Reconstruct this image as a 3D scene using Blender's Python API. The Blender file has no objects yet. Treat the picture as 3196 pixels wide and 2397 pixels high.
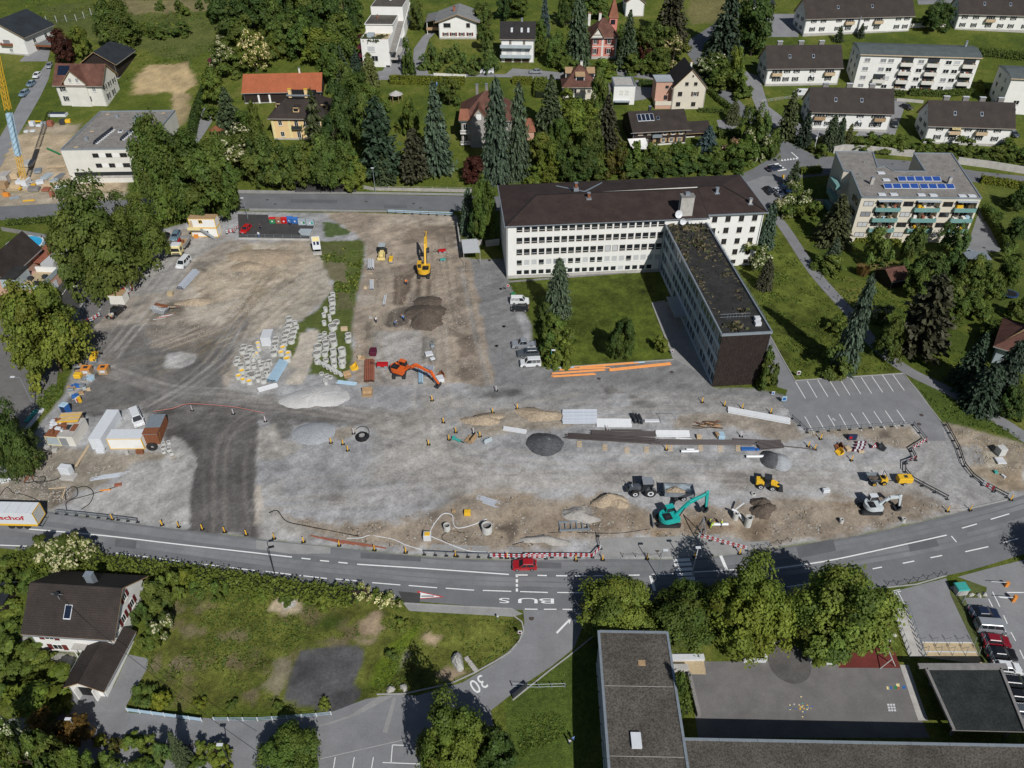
import bpy,bmesh,math,random
def sv(n,k,v):n.inputs[k].default_value=v
def Q_(n,*a):return [a[i:i+n] for i in range(0,len(a),n)]
def P_(*a):return list(zip(a[::2],a[1::2]))
from math import cos,sin,atan2,hypot
import numpy as np
from mathutils import Vector,Matrix
from mathutils.geometry import tessellate_polygon
R=random.Random(7);U=R.uniform;MT=Matrix.Translation;MR_=Matrix.Rotation;ZV=lambda z:Vector((0,0,z));S=bpy.context.scene;C=S.collection;PI=math.pi;rad=math.radians
# -- camera, sky, sun
F=2455.0;PIT=rad(38.8);H=100.0
cd=bpy.data.cameras.new('camera');cam=bpy.data.objects.new('camera',cd);C.objects.link(cam)
cd.sensor_width=36;cd.lens=F/3196*36;cd.clip_start=1;cd.clip_end=6000
cam.location=(0,0,H);cam.rotation_euler=(PI/2-PIT,0,0);S.camera=cam
W=bpy.data.worlds.new('World');S.world=W;W.use_nodes=True
sk=W.node_tree.nodes.new('ShaderNodeTexSky');sk.sky_type='NISHITA';sk.sun_disc=False
SAZ,SEL=rad(113),rad(41)
sk.sun_elevation=SEL;sk.sun_rotation=rad(157);sk.altitude=500
bg=W.node_tree.nodes['Background'];sv(bg,1,0.05)
W.node_tree.links.new(sk.outputs[0],bg.inputs[0])
sl=bpy.data.lights.new('sun','SUN');sun=bpy.data.objects.new('sun',sl);C.objects.link(sun)
sl.energy=4.2;sl.angle=rad(.5);sl.color=(1,.985,.965)
sun.rotation_euler=Vector((cos(SAZ)*cos(SEL),sin(SAZ)*cos(SEL),-sin(SEL))).to_track_quat('-Z','Y').to_euler()
vs=S.view_settings;vs.view_transform='Standard';vs.look='None';vs.exposure=0.0;vs.gamma=1;vs.use_curve_mapping=False
# -- photo tile -> place
TS={'A0':(0,0),'A1':(800,0),'A2':(1600,0),'A3':(2396,0),'B0':(0,600),'B1':(800,600),'B3':(2396,420),'M':(1500,480),'C0':(0,1200),'C1':(800,1200),'C2':(1600,1200),'C3':(2396,1000),'D0':(0,1797),'D1':(800,1797),'D2':(1600,1797),'D3':(2396,1797),'V':(0,0)}
KN=P_(-400,-6.7,50,-6.7,58,-6.5,66,-5.9,74,-4.9,82,-3.75,90,-2.6,98,-1.5,106,-.65,113,-.15,119,0,186,0,192,.2,200,.7,210,1.7,222,3.3,320,20,340,22.5,365,24.8,400,27,900,60,3000,120)
def zt(y):
    for (a,b),(c,d) in zip(KN,KN[1:]):
        if y<=c:return b+(d-b)*(y-a)/(c-a)
    return KN[-1][1]
def ray(t,x,y):
    s=1000/2212 if t=='M' else (3196/2212 if t=='V' else 800/2212)
    X,Y=TS[t][0]+s*x-1598,TS[t][1]+s*y-1198.5
    return X/F,cos(PIT)-Y/F*sin(PIT),-sin(PIT)-Y/F*cos(PIT)
def at(t,x,y,dz=0.):
    d=ray(t,x,y);lo,hi=20.,4000.
    for _ in range(50):
        m=(lo+hi)/2
        if H+m*d[2]<zt(m*d[1])+dz:hi=m
        else:lo=m
    return Vector((d[0]*hi,d[1]*hi,H+hi*d[2]))
def abs_at(t,x,y,z):
    d=ray(t,x,y);m=(z-H)/d[2];return Vector((d[0]*m,d[1]*m,z))
def gz(x,y,o=0):return Vector((x,y,zt(y)+o))
def pxm(p):# V pixels per metre at a place
    d=p[1]*cos(PIT)-(p[2]-H)*sin(PIT);return F/d/1.4448
# -- materials
MATS={}
def nt(m):return m.node_tree.nodes,m.node_tree.links
def mat(name,col,rough=.8,var=.15,scale=1.5,grain=.1,gscale=25,bump=0,bscale=30,metal=0,spec=.3,coat=0,alpha=None,world=False):
    if name in MATS:return MATS[name]
    m=bpy.data.materials.new(name);m.use_nodes=True;N,L=nt(m);b=N['Principled BSDF']
    sv(b,'Roughness',rough);sv(b,'Metallic',metal);sv(b,'Specular IOR Level',spec)
    sv(b,'Coat Weight',coat)
    if world:g=N.new('ShaderNodeNewGeometry');co=g.outputs['Position']
    else:g=N.new('ShaderNodeTexCoord');co=g.outputs['Object']
    n1=N.new('ShaderNodeTexNoise');sv(n1,'Scale',scale);sv(n1,'Detail',5);sv(n1,'Roughness',.65)
    n2=N.new('ShaderNodeTexNoise');sv(n2,'Scale',gscale);sv(n2,'Detail',2)
    L.new(co,n1.inputs[0]);L.new(co,n2.inputs[0])
    a=N.new('ShaderNodeMapRange');sv(a,1,.25);sv(a,2,.75);sv(a,3,1-var);sv(a,4,1+var);L.new(n1.outputs[0],a.inputs[0])
    c=N.new('ShaderNodeMapRange');sv(c,1,.25);sv(c,2,.75);sv(c,3,1-grain);sv(c,4,1+grain);L.new(n2.outputs[0],c.inputs[0])
    mu=N.new('ShaderNodeMath');mu.operation='MULTIPLY';L.new(a.outputs[0],mu.inputs[0]);L.new(c.outputs[0],mu.inputs[1])
    v=N.new('ShaderNodeVectorMath');v.operation='SCALE';sv(v,0,col);L.new(mu.outputs[0],v.inputs['Scale']);L.new(v.outputs[0],b.inputs['Base Color'])
    if bump:
        n3=N.new('ShaderNodeTexNoise');sv(n3,'Scale',bscale);sv(n3,'Detail',4);L.new(co,n3.inputs[0])
        bn=N.new('ShaderNodeBump');sv(bn,'Strength',bump);sv(bn,'Distance',.1);L.new(n3.outputs[0],bn.inputs['Height']);L.new(bn.outputs[0],b.inputs['Normal'])
    MATS[name]=m;return m
def tiles(name,col,rows=3.,var=.35):  # roof courses:fine relief and wear
    if name in MATS:return MATS[name]
    m=mat(name,col,.75,var,.35,.3,9);N,L=nt(m);b=N['Principled BSDF']
    t=N.new('ShaderNodeTexCoord');w=N.new('ShaderNodeTexBrick');sv(w,'Scale',1);sv(w,'Brick Width',.35);sv(w,'Row Height',1/rows);sv(w,'Mortar Size',.04)
    sv(w,'Color1',(1,1,1,1));sv(w,'Color2',(.75,.75,.75,1));sv(w,'Mortar',(.35,.35,.35,1))
    L.new(t.outputs['UV'],w.inputs[0])
    src=b.inputs['Base Color'].links[0].from_socket;mx=N.new('ShaderNodeMix');mx.data_type='RGBA';mx.blend_type='MULTIPLY';sv(mx,0,.55)
    L.new(src,mx.inputs[6]);L.new(w.outputs[0],mx.inputs[7]);L.new(mx.outputs[2],b.inputs['Base Color'])
    bn=N.new('ShaderNodeBump');sv(bn,'Strength',.5);sv(bn,'Distance',.05);L.new(w.outputs[0],bn.inputs['Height']);L.new(bn.outputs[0],b.inputs['Normal'])
    return m
mat('white',(.72,.71,.67),.8,.06,.4,.05);mat('ofwhite',(.62,.6,.54),.85,.1,.4,.06);mat('cream',(.6,.55,.45),.85,.08,.4);mat('yellow_wall',(.7,.5,.25),.85,.08);mat('pink',(.55,.2,.16),.85,.1)
mat('salmon',(.5,.3,.22),.85,.1);mat('greywall',(.45,.46,.46),.85,.08,.4);mat('bluegrey',(.36,.41,.43),.6,.12,.6);mat('stone',(.33,.31,.28),.9,.25,1,.25,8,.3);mat('conc',(.4,.38,.35),.9,.22,.7,.15,12,.15)
mat('conc_dark',(.2,.19,.18),.9,.25,.7,.2,12);mat('ringcon',(.5,.5,.47),.9,.12,1.2,.12,14);mat('darkwood',(.026,.018,.015),.8,.5,2,.4,12);mat('wood',(.36,.24,.13),.8,.25,2,.2,12);mat('pwood',(.5,.38,.24),.8,.2,2,.2)
mat('wingpanel',(.33,.41,.46),.6,.1,.6);mat('glass',(.018,.022,.026),.08,.3,.5,.1,3,0,1,0,.6);mat('blind',(.47,.48,.48),.6,.05);mat('greyblind',(.22,.23,.24),.6,.08);mat('winframe',(.68,.67,.63),.6,.05);mat('brframe',(.1,.07,.05),.6,.1)  # wingpanel: bluish shade of the wing facade is put into its colour
mat('shutter_dark',(.045,.055,.055),.6,.15);mat('shutter_red',(.13,.022,.02),.6,.15);mat('metal',(.34,.36,.38),.45,.15,2,.1,20,0,1,.6,.5);mat('galv',(.33,.37,.4),.5,.15,2,.1,20,0,1,.5,.5);mat('dmetal',(.05,.055,.06),.5,.2,2,.1,20,0,1,.4)
mat('flash',(.3,.34,.37),.45,.12,1.2,.08,20,0,1,.4);mat('black',(.014,.014,.015),.6,.3);mat('rubber',(.025,.024,.023),.85,.3,4,.2,20);mat('chrome',(.6,.6,.6),.25,.05,2,0,1,0,1,.9)
mat('orange',(.66,.24,.04),.45,.12,3,.08);mat('exc_orange',(.62,.11,.02),.42,.15,2,.1);mat('exc_yellow',(.66,.38,.03),.42,.14,2,.1);mat('exc_teal',(.015,.36,.32),.4,.12,2,.1);mat('exc_white',(.5,.54,.55),.45,.12,2);mat('exc_palgelb',(.7,.55,.22),.5,.12)
mat('yellow',(.72,.43,.03),.5,.12,3,.08);mat('paleyellow',(.7,.6,.3),.6,.1);mat('red',(.42,.012,.015),.4,.12);mat('rust',(.2,.075,.035),.85,.35,3,.3,12);mat('brownred',(.28,.1,.06),.8,.2);mat('blue',(.03,.12,.35),.5,.15);mat('lightblue',(.36,.5,.6),.5,.1,2)
mat('pool',(.03,.35,.6),.1,.1,1);mat('pvblue',(.025,.07,.26),.12,.25,2,.15,8,0,1,0,.7);mat('pvdark',(.012,.018,.035),.12,.2,2,.1);mat('greenglass',(.16,.3,.28),.35,.1,1);mat('green',(.03,.2,.08),.5,.15);mat('teal',(.05,.33,.29),.5,.12)
mat('pipe_dark',(.035,.024,.022),.45,.3,2,.1);mat('pipe_grey',(.42,.45,.5),.4,.08,2);mat('pwhite',(.56,.57,.58),.4,.06,2);mat('lwhite',(.6,.62,.64),.4,.05);mat('plum',(.09,.012,.03),.6,.2)
mat('skin',(.5,.3,.22),.6,.05);mat('hivis',(.5,.7,.06),.6,.1);mat('hivis_orange',(.75,.2,.03),.6,.1);mat('navy',(.02,.03,.07),.8,.1);mat('hair',(.03,.02,.015),.8,.2);mat('shirt',(.6,.6,.6),.8,.1);mat('shirt_blue',(.1,.22,.45),.8,.1)
tiles('roof_brown',(.043,.033,.028));tiles('roof_dark',(.026,.023,.022));tiles('roof_office',(.05,.033,.028));tiles('roof_red',(.135,.06,.042),3,.5);tiles('roof_orange',(.42,.125,.055),3,.15);tiles('roof_terracotta',(.27,.105,.06),3,.4);tiles('roof_slate',(.03,.036,.042));tiles('roof_grey',(.25,.25,.24),1,.2)
mat('roof_gravel',(.22,.205,.185),.95,.25,.5,.45,5,.4,9);mat('roof_gravel_dark',(.085,.075,.062),.95,.38,.22,.6,4.5,.5,7);mat('roof_bitumen',(.028,.027,.026),.9,.5,.5,.4,5);mat('roof_green',(.085,.1,.1),.9,.2,.4,.2,6);mat('roof_canopy',(.022,.026,.025),.9,.45,.5,.4,4)
mat('asphalt',(.142,.145,.15),.9,.16,.25,.14,9,.15,14,world=True);mat('asphalt_dark',(.052,.05,.048),.92,.22,.3,.2,8,.2,12,world=True);mat('asphalt_pale',(.2,.2,.203),.92,.16,.3,.14,8,.15,12,world=True);mat('asphalt_brown',(.15,.142,.135),.92,.2,.35,.16,8,.15,12,world=True)
mat('paint',(.7,.7,.68),.7,.12,3,.15,14);mat('paint_red',(.42,.05,.05),.7,.1);mat('kerb',(.33,.325,.31),.9,.15,1,.1);mat('pavement',(.26,.255,.245),.9,.16,.5,.12,8,world=True);mat('redrubber',(.13,.028,.022),.95,.2,.5,.2,8)
mat('sand',(.42,.33,.2),.95,.2,.5,.2,6);mat('gravelpile',(.3,.31,.32),.95,.18,.9,.3,6,.5,8);mat('palegravel',(.46,.45,.43),.95,.12,.9,.25,7,.4,8);mat('soil',(.1,.078,.06),.97,.35,.6,.4,4,.7,5);mat('subsoil',(.33,.262,.185),.97,.28,.5,.3,4,.6,4);mat('darkgravel',(.075,.077,.08),.95,.35,.8,.5,5,.6,7);mat('boulder',(.36,.35,.32),.9,.25,2,.2,8,.3)
# -- mesh helpers
SD4=[(0,1,5,4),(1,2,6,5),(2,3,7,6),(3,0,4,7)]
class MB:
    def __init__(s):s.v=[];s.f=[];s.m=[];s.mats=[]
    def mi(s,m):
        m=MATS[m] if isinstance(m,str) else m
        if m not in s.mats:s.mats.append(m)
        return s.mats.index(m)
    def add(s,vs,fs,m):
        o=len(s.v);k=s.mi(m);s.v+=[tuple(p) for p in vs];s.f+=[tuple(i+o for i in f) for f in fs];s.m+=[k]*len(fs);return s
    def box(s,x0,y0,z0,x1,y1,z1,m,M=None,taper=0):
        t=taper;p=[(x0,y0,z0),(x1,y0,z0),(x1,y1,z0),(x0,y1,z0),(x0+t,y0+t,z1),(x1-t,y0+t,z1),(x1-t,y1-t,z1),(x0+t,y1-t,z1)]
        if M is not None:p=[M@Vector(q) for q in p]
        return s.add(p,[(0,3,2,1),(4,5,6,7),(0,1,5,4),(1,2,6,5),(2,3,7,6),(3,0,4,7)],m)
    def bar(s,a,b,r,m,n=6,r2=None,cap=True):
        a=Vector(a);b=Vector(b);d=(b-a).normalized();u=d.orthogonal().normalized();w=d.cross(u);r2=r if r2 is None else r2
        vs=[];
        for p,q in ((a,r),(b,r2)):
            for i in range(n):
                t=2*PI*i/n+PI/n;vs.append(p+(u*cos(t)+w*sin(t))*q)
        fs=[(i,(i+1)%n,n+(i+1)%n,n+i) for i in range(n)]
        if cap:fs+=[tuple(range(n))[::-1],tuple(range(n,2*n))]
        return s.add(vs,fs,m)
    def tube(s,pts,r,m,n=6):
        for a,b in zip(pts,pts[1:]):s.bar(a,b,r,m,n)
        return s
    def beam(s,a,b,w,h,m,up=(0,0,1)):
        a=Vector(a);b=Vector(b);d=(b-a).normalized();x=d.cross(Vector(up))
        if x.length<1e-4:x=Vector((1,0,0))
        x.normalize();z=x.cross(d).normalized();vs=[]
        for p in (a,b):
            for i,j in ((-1,-1),(1,-1),(1,1),(-1,1)):vs.append(p+x*(i*w/2)+z*(j*h/2))
        return s.add(vs,[(0,1,2,3),(7,6,5,4),(0,4,5,1),(1,5,6,2),(2,6,7,3),(3,7,4,0)],m)
    def prism(s,poly,z0,z1,m,mt=None):  # poly 2D,counterclockwise
        a=sum(p[0]*q[1]-q[0]*p[1] for p,q in zip(poly,poly[1:]+poly[:1]))
        if a<0:poly=poly[::-1]
        n=len(poly);vs=[(p[0],p[1],z0) for p in poly]+[(p[0],p[1],z1) for p in poly]
        s.add(vs,[(i,(i+1)%n,n+(i+1)%n,n+i) for i in range(n)]+[tuple(range(n))[::-1]],m)
        tr=tessellate_polygon([[Vector((p[0],p[1],0)) for p in poly]]);s.add([(p[0],p[1],z1) for p in poly],[fixup(poly,t) for t in tr],mt or m);return s
    def side(s,prof,y0,y1,m,inset=0):# profile in xz,extruded along y
        n=len(prof);vs=[(p[0],y0,p[1]) for p in prof]+[(p[0],y1,p[1]) for p in prof]
        a=sum(p[0]*q[1]-q[0]*p[1] for p,q in zip(prof,prof[1:]+prof[:1]));fl=a<0
        fs=[(i,(i+1)%n,n+(i+1)%n,n+i) for i in range(n)]+[tuple(range(n))[::-1],tuple(range(n,2*n))]
        if not fl:fs=[f[::-1] for f in fs];
        return s.add(vs,fs,m)
    def lathe(s,prof,m,n=20,c=(0,0,0)):
        vs=[(c[0]+r*cos(2*PI*i/n),c[1]+r*sin(2*PI*i/n),c[2]+z) for r,z in prof for i in range(n)];k=len(prof)
        return s.add(vs,[(j*n+i,j*n+(i+1)%n,(j+1)*n+(i+1)%n,(j+1)*n+i) for j in range(k-1) for i in range(n)],m)
    def mesh(s,name):
        me=bpy.data.meshes.new(name);me.from_pydata(s.v,[],s.f)
        for m in s.mats:me.materials.append(m)
        me.polygons.foreach_set('material_index',s.m);me.update();s.__init__();return me
    def bd(s,name,parent=None,loc=(0,0,0),rz=0,smooth=False):
        me=s.mesh(name)
        if smooth:me.polygons.foreach_set('use_smooth',[True]*len(me.polygons))
        return link(name,me,parent,loc,rz)
def bx(n,p,*a,**k):return MB().box(*a,**k).bd(n,p)
def br(n,p,*a,**k):return MB().bar(*a,**k).bd(n,p)
def bm_(n,p,*a,**k):return MB().beam(*a,**k).bd(n,p)
def fixup(poly,t):
    a,b,c=[poly[i] for i in t]
    return tuple(t) if (b[0]-a[0])*(c[1]-a[1])-(b[1]-a[1])*(c[0]-a[0])>0 else tuple(t)[::-1]
def link(name,me,parent=None,loc=(0,0,0),rz=0,scale=None):
    o=bpy.data.objects.new(name,me);C.objects.link(o);o.location=loc;o.rotation_euler=(0,0,rz)
    if scale:o.scale=scale
    if parent:o.parent=parent
    return o
def tag(o,label,cat,group=None):
    o['label']=label;o['category']=cat
    if group:o['group']=group
    return o
def thing(name,label,cat,loc=(0,0,0),rz=0,group=None):
    o=bpy.data.objects.new(name,None);C.objects.link(o);o.location=loc;o.rotation_euler=(0,0,rz);o.empty_display_size=.2;return tag(o,label,cat,group)
def kind(o,k='structure'):o['kind']=k;return o
def W2(t,pts):return [at(t,*p) for p in pts]
def sh_(name,pts,m,off=.02,parent=None,k='structure',holes=()):
    bm=bmesh.new();P=[(p[0],p[1]) for p in pts]
    vs=[bm.verts.new((x,y,0)) for x,y in P]
    for t in tessellate_polygon([[Vector((x,y,0)) for x,y in P]]):
        try:bm.faces.new([vs[i] for i in fixup(P,t)])
        except ValueError:pass
    ys=[p[1] for p in P]
    for ky,_ in KN:
        if min(ys)<ky<max(ys):bmesh.ops.bisect_plane(bm,geom=bm.verts[:]+bm.edges[:]+bm.faces[:],plane_co=(0,ky,0),plane_no=(0,1,0))
    for v in bm.verts:v.co.z=zt(v.co.y)+off
    me=bpy.data.meshes.new(name);bm.to_mesh(me);bm.free();me.materials.append(MATS[m] if isinstance(m,str) else m)
    o=link(name,me,parent)
    if k and not parent:o['kind']=k
    return o
def ribbon(pts,w):# closed outline of a strip along world points
    P=[Vector((p[0],p[1])) for p in pts];l=[];r=[]
    for i,p in enumerate(P):
        d=(P[min(i+1,len(P)-1)]-P[max(i-1,0)]).normalized();n=Vector((-d.y,d.x))*w/2;l.append(p+n);r.append(p-n)
    return l+r[::-1]
def sml(pts,n=6):
    P=[Vector((p[0],p[1])) for p in pts];out=[]
    for i in range(len(P)-1):
        a,b,c,d=P[max(i-1,0)],P[i],P[i+1],P[min(i+2,len(P)-1)]
        for k in range(n):
            t=k/n;out.append(.5*((2*b)+(c-a)*t+(2*a-5*b+4*c-d)*t*t+(3*b-a-3*c+d)*t**3))
    return out+[P[-1]]
# -- ground: one sheet, painted with the surfaces of the site
rs=np.random.RandomState(5);_ng=[rs.rand(256,256) for _ in range(6)]
def vn(x,y,sc,seed=0,oct=4):
    r=np.zeros_like(x);a=1.;t=0
    for o in range(oct):
        g=_ng[(seed+o)%6];u=x/sc+17.3*o+seed*7.7;v=y/sc+9.1*o+seed*3.1
        i=np.floor(u).astype(int);j=np.floor(v).astype(int);fu=u-i;fv=v-j;fu=fu*fu*(3-2*fu);fv=fv*fv*(3-2*fv)
        A=g[i%256,j%256];B=g[(i+1)%256,j%256];D=g[i%256,(j+1)%256];E=g[(i+1)%256,(j+1)%256]
        r+=a*((A*(1-fu)+B*fu)*(1-fv)+(D*(1-fu)+E*fu)*fv);t+=a;a*=.55;sc/=2.1
    return r/t-.5
def rng(a,b,s):return list(np.arange(a,b-1e-6,s))
gx=[-3000,-1200,-500,-320]+rng(-240,-120,1.2)+rng(-120,115,.42)+rng(115,240,1.2)+[240,320,500,1200,3000]
gy=[-400,-100,0,30]+rng(40,60,.8)+rng(60,215,.42)+rng(215,400,1.1)+rng(400,520,8)+[520,700,1200,3000]
gy=sorted(set(round(float(q),3) for q in gy+[k for k,_ in KN]));gx=[float(q) for q in gx]
GX,GY=np.meshgrid(np.array(gx),np.array(gy));NX,NY=len(gx),len(gy)
GZ=np.interp(GY,[k for k,_ in KN],[v for _,v in KN])
COL=np.zeros((NY,NX,3));GR=np.ones((NY,NX));RO=np.zeros((NY,NX))
n1=vn(GX,GY,16,0);n2=vn(GX,GY,4,1);n3=vn(GX,GY,1.6,2);n4=vn(GX,GY,9,3)
g0=np.array([.085,.11,.016]);g1=np.array([.135,.14,.03]);g2=np.array([.055,.08,.013])
t=np.clip(.5+1.3*n1+1.0*n2+.8*n3,0,1)[...,None]
COL[:]=g2+(g0-g2)*np.minimum(t*2,1)+(g1-g0)*np.maximum(t*2-1,0)
def sdist(X,Y,P):
    d=np.full(X.shape,1e9);ins=np.zeros(X.shape,bool)
    for (ax,ay),(bx,by) in zip(P,P[1:]+P[:1]):
        dx,dy=bx-ax,by-ay;L=dx*dx+dy*dy+1e-12
        t=np.clip(((X-ax)*dx+(Y-ay)*dy)/L,0,1);d=np.minimum(d,(X-ax-t*dx)**2+(Y-ay-t*dy)**2)
        if ay!=by:ins^=((ay>Y)!=(by>Y))&(X<(bx-ax)*(Y-ay)/(by-ay)+ax)
    d=np.sqrt(d);return np.where(ins,-d,d)
def pt(t,pts,col,fe=.6,na=1.5,st=1.,grass=0.,rough=None,mott=.2,world=False):
    P=[(p[0],p[1]) for p in (pts if world else W2(t,pts))];m=fe+na+1
    xs=[p[0] for p in P];ys=[p[1] for p in P]
    i0,i1=np.searchsorted(gx,[min(xs)-m,max(xs)+m]);j0,j1=np.searchsorted(gy,[min(ys)-m,max(ys)+m])
    if i1<=i0 or j1<=j0:return
    sl_=(slice(j0,j1),slice(i0,i1));X,Y=GX[sl_],GY[sl_]
    d=sdist(X,Y,P)+na*(1.3*n2[sl_]+1.2*n3[sl_]);w=np.clip(.5-d/(2*fe),0,1);w=w*w*(3-2*w)*st
    c=np.array(col)*(1+mott*2*(n2[sl_]+n3[sl_]+.6*n1[sl_]))[...,None]
    COL[sl_]=COL[sl_]*(1-w[...,None])+c*w[...,None];GR[sl_]=GR[sl_]*(1-w)+grass*w
    if rough is not None:RO[sl_]=RO[sl_]*(1-w)+rough*w
def stk_(t,pts,wd,col,**k):
    P=sml(W2(t,pts));k.setdefault('fe',.5);k.setdefault('na',.6);pt(None,[tuple(q) for q in ribbon(P,wd)],col,world=True,**k)
GRAV=(.3,.297,.295);DIRT=(.3,.258,.208);TAN=(.4,.335,.25);PALE=(.44,.39,.32);BROWN=(.135,.104,.077);DARK=(.085,.078,.071);DGREY=(.135,.129,.122);ASP=(.2,.197,.193);PG=(.4,.39,.375);LAWN=(.083,.108,.016);LUSH=(.062,.1,.014)
# meadows and lawns away from the site
pt('V',P_(90,10,200,5,470,40,480,90,400,130,250,100,100,60),(.085,.098,.03),2,5,.7,1)
pt('A0',P_(1020,0,1900,0,1850,90,1450,110,1150,130,1050,60),(.2,.165,.085),1.5,3,.8,.6)
pt('A2',P_(1540,0,2050,0,1990,140,1740,190,1560,220,1500,120),(.17,.15,.06),1.5,3,.9,1)
pt('V',P_(245,380,440,370,450,200,270,210),LAWN,1.5,3,.6,1)
pt('A0',P_(1150,700,1270,560,1600,550,1680,640,1690,740,1620,780,1500,1120,1480,800,1130,815),(.4,.3,.165),1,2.2,.95,.05)
pt('A0',P_(1480,800,1620,780,1640,960,1560,1100,1500,1080),(.3,.23,.13),1.2,2.5,.85,.2)
pt('A0',P_(120,1160,640,1150,600,1380,1100,1560,1100,1659,-60,1659,-60,1500),(.36,.285,.19),.8,1.5,1,0,.3)
pt('A0',P_(240,1070,700,1070,640,1160,200,1160),(.3,.25,.18),.8,1.5,1,0,.2)
pt('B0',P_(-60,0,1100,0,1000,90,600,95,-60,125),(.33,.28,.21),.8,1.2,1,0,.2)
# the construction site base
SITE=P_(165,700,232,650,300,570,335,500,415,478,500,456,985,466,1000,556,1040,560,1080,560,1097,612,1150,700,1150,792,1190,795,1455,777,1420,660,1440,640,1541,838,1640,840,1660,850,1700,868,1840,880,2040,915,2120,940,2230,975,2230,1070,2084,1105,1850,1158,1661,1188,1483,1210,1107,1212,916,1203,729,1184,554,1165,300,1134,104,1107,-20,1100,-20,1020,60,960,95,905,140,850,160,790,230,760,210,720)
pt('V',SITE,GRAV,.5,.6,1,0,.1)
# parking strip and yard asphalt, dusty
pt('V',P_(1003,558,1096,560,1100,615,1150,792,1455,777,1418,655,1437,640,1541,838,1640,840,1720,862,1700,885,1500,868,1300,850,1060,848,1046,835),ASP,.4,.6,1,0,0,.06)
pt('V',P_(1060,835,1300,830,1520,850,1700,870,1690,890,1480,905,1200,880,1060,885,960,900,900,860),(.27,.262,.25),1,2,.85,0,0)
# west half: dirt yard
pt('V',P_(175,695,240,650,320,560,360,500,430,490,520,520,690,520,700,600,640,700,560,760,500,840,400,850,250,830,215,770,190,720),DIRT,1,2,.9,0,.4)
pt('V',P_(195,720,300,700,470,700,540,690,480,800,500,850,640,870,830,900,830,925,690,915,560,905,540,960,556,1165,406,1146,410,1000,370,960,300,880,160,900,140,870,190,830,240,790),DGREY,.8,2,.95,0,.1)
pt('V',P_(500,900,560,905,552,1000,553,1080,570,1160,406,1146,408,1070,412,1000,380,960,355,930,430,905),(.1,.093,.088),.3,.7,1,0,0)
pt('V',P_(330,880,520,890,700,905,800,920,690,925,540,912,430,905,340,915),(.105,.098,.092),.8,1.5,.8)
pt('B0',P_(2180,1040,2100,1300,1900,1659,1300,1659,1560,1480,1900,1230,2080,1050),(.125,.117,.108),.7,1.5,.8)
pt('B0',P_(730,1160,1180,1140,1280,1330,1000,1400,1000,1659,860,1659,720,1400),(.12,.11,.1),1,2,.7)
stk_('B0',P_(1100,1480,1450,1420,1750,1400),2,(.2,.175,.14),st=.5,fe=1.5,na=1.5)
stk_('V',P_(480,845,600,870,720,885,830,898),3,(.235,.215,.19),st=.8,fe=1.2,na=1)
stk_('V',P_(240,880,480,862,620,885,810,912),1.2,(.2,.185,.165),st=.6,fe=.8,na=1)
stk_('V',P_(520,700,450,760,300,830),1.5,(.2,.18,.15),st=.5,fe=1,na=1)
for k in range(14):
    a=U(0,1);stk_('V',[(230+U(0,120),780+U(0,90)),(330+U(0,100),830+U(0,70)),(520+U(0,300),860+U(0,60))],U(.3,.6),R.choice([(.21,.19,.165),(.08,.075,.07)]),st=U(.25,.5),fe=.4,na=.7)
pt('B0',P_(1410,1490,1440,1400,1560,1375,1690,1400,1680,1460,1560,1520,1440,1520),(.4,.395,.38),.4,.7,1)
# container yard, south-west
pt('C0',P_(250,540,420,540,800,580,1480,600,1620,580,1640,700,1300,640,1160,690,1080,760,780,900,560,900,460,1060,-40,1000,-40,850,100,720),(.25,.215,.165),.8,1.5,.9,0,.4)
pt('C0',P_(1160,690,1560,640,1700,680,1640,900,1640,1130,1610,1230,800,1110,620,1000,800,920,1060,800),(.345,.335,.315),.4,.8,1,0,.05)
pt('C0',P_(1490,450,1560,470,1640,570,1690,640,1650,700,1500,620,1450,520),(.33,.32,.3),.3,.6,.9)
pt('C0',P_(450,890,640,900,620,1030,470,1030),BROWN,.6,1,.7,0,.5)
pt('C0',P_(90,720,500,720,480,880,60,880),(.2,.18,.15),1,2,.7,0,.3)
pt('C0',P_(2200,860,2260,860,2290,1200,2200,1200),PALE,.3,.5,.8)
# tan heap area and around
pt('B0',P_(1600,840,1720,690,1920,610,2212,560,2300,620,2212,900,1900,1200,1650,1120,1560,950),PALE,1.2,2,.9,0,.3)
pt('B1',P_(-60,430,450,450,560,560,680,830,540,980,380,1110,60,1300,-60,1100),(.36,.32,.255),1,1.5,.9,0,.4)
pt('V',P_(410,600,520,545,660,520,690,560,640,600,520,640,430,660),TAN,1.2,2.5,.9,0,.5)
pt('B1',P_(-60,600,180,600,230,700,100,780,-60,760),(.27,.215,.145),.8,1.5,.7)
pt('B1',P_(-60,800,100,800,80,900,-60,980),(.28,.225,.15),.8,1.5,.7)
pt('B0',P_(2080,450,2212,450,2212,620,2060,620),(.29,.235,.15),1,2,.8)
for k in range(16):
    x=430+U(0,230);y=540+U(0,130);stk_('V',[(x,y),(x-U(20,60),y+U(20,50)),(x-U(60,110),y+U(40,90))],U(.4,.9),R.choice([(.24,.2,.15),(.42,.37,.29),(.22,.19,.16)]),st=.5,fe=.5,na=.8)
pt('B0',P_(1200,1170,1700,1100,2000,1150,1800,1280,1560,1360,1300,1330),(.22,.19,.155),.8,2,.7,0,.5)
pt('B0',P_(1260,1000,1560,950,1580,1060,1440,1110,1280,1120),(.16,.14,.11),.8,1.5,.8,.2,.3)
pt('B0',P_(1280,780,1480,600,1560,640,1400,840,1290,830),(.12,.115,.108),.8,1.2,.7)
pt('B0',P_(1650,600,1850,590,1750,680,1650,660),(.13,.12,.1),.7,1,.7)
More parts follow.
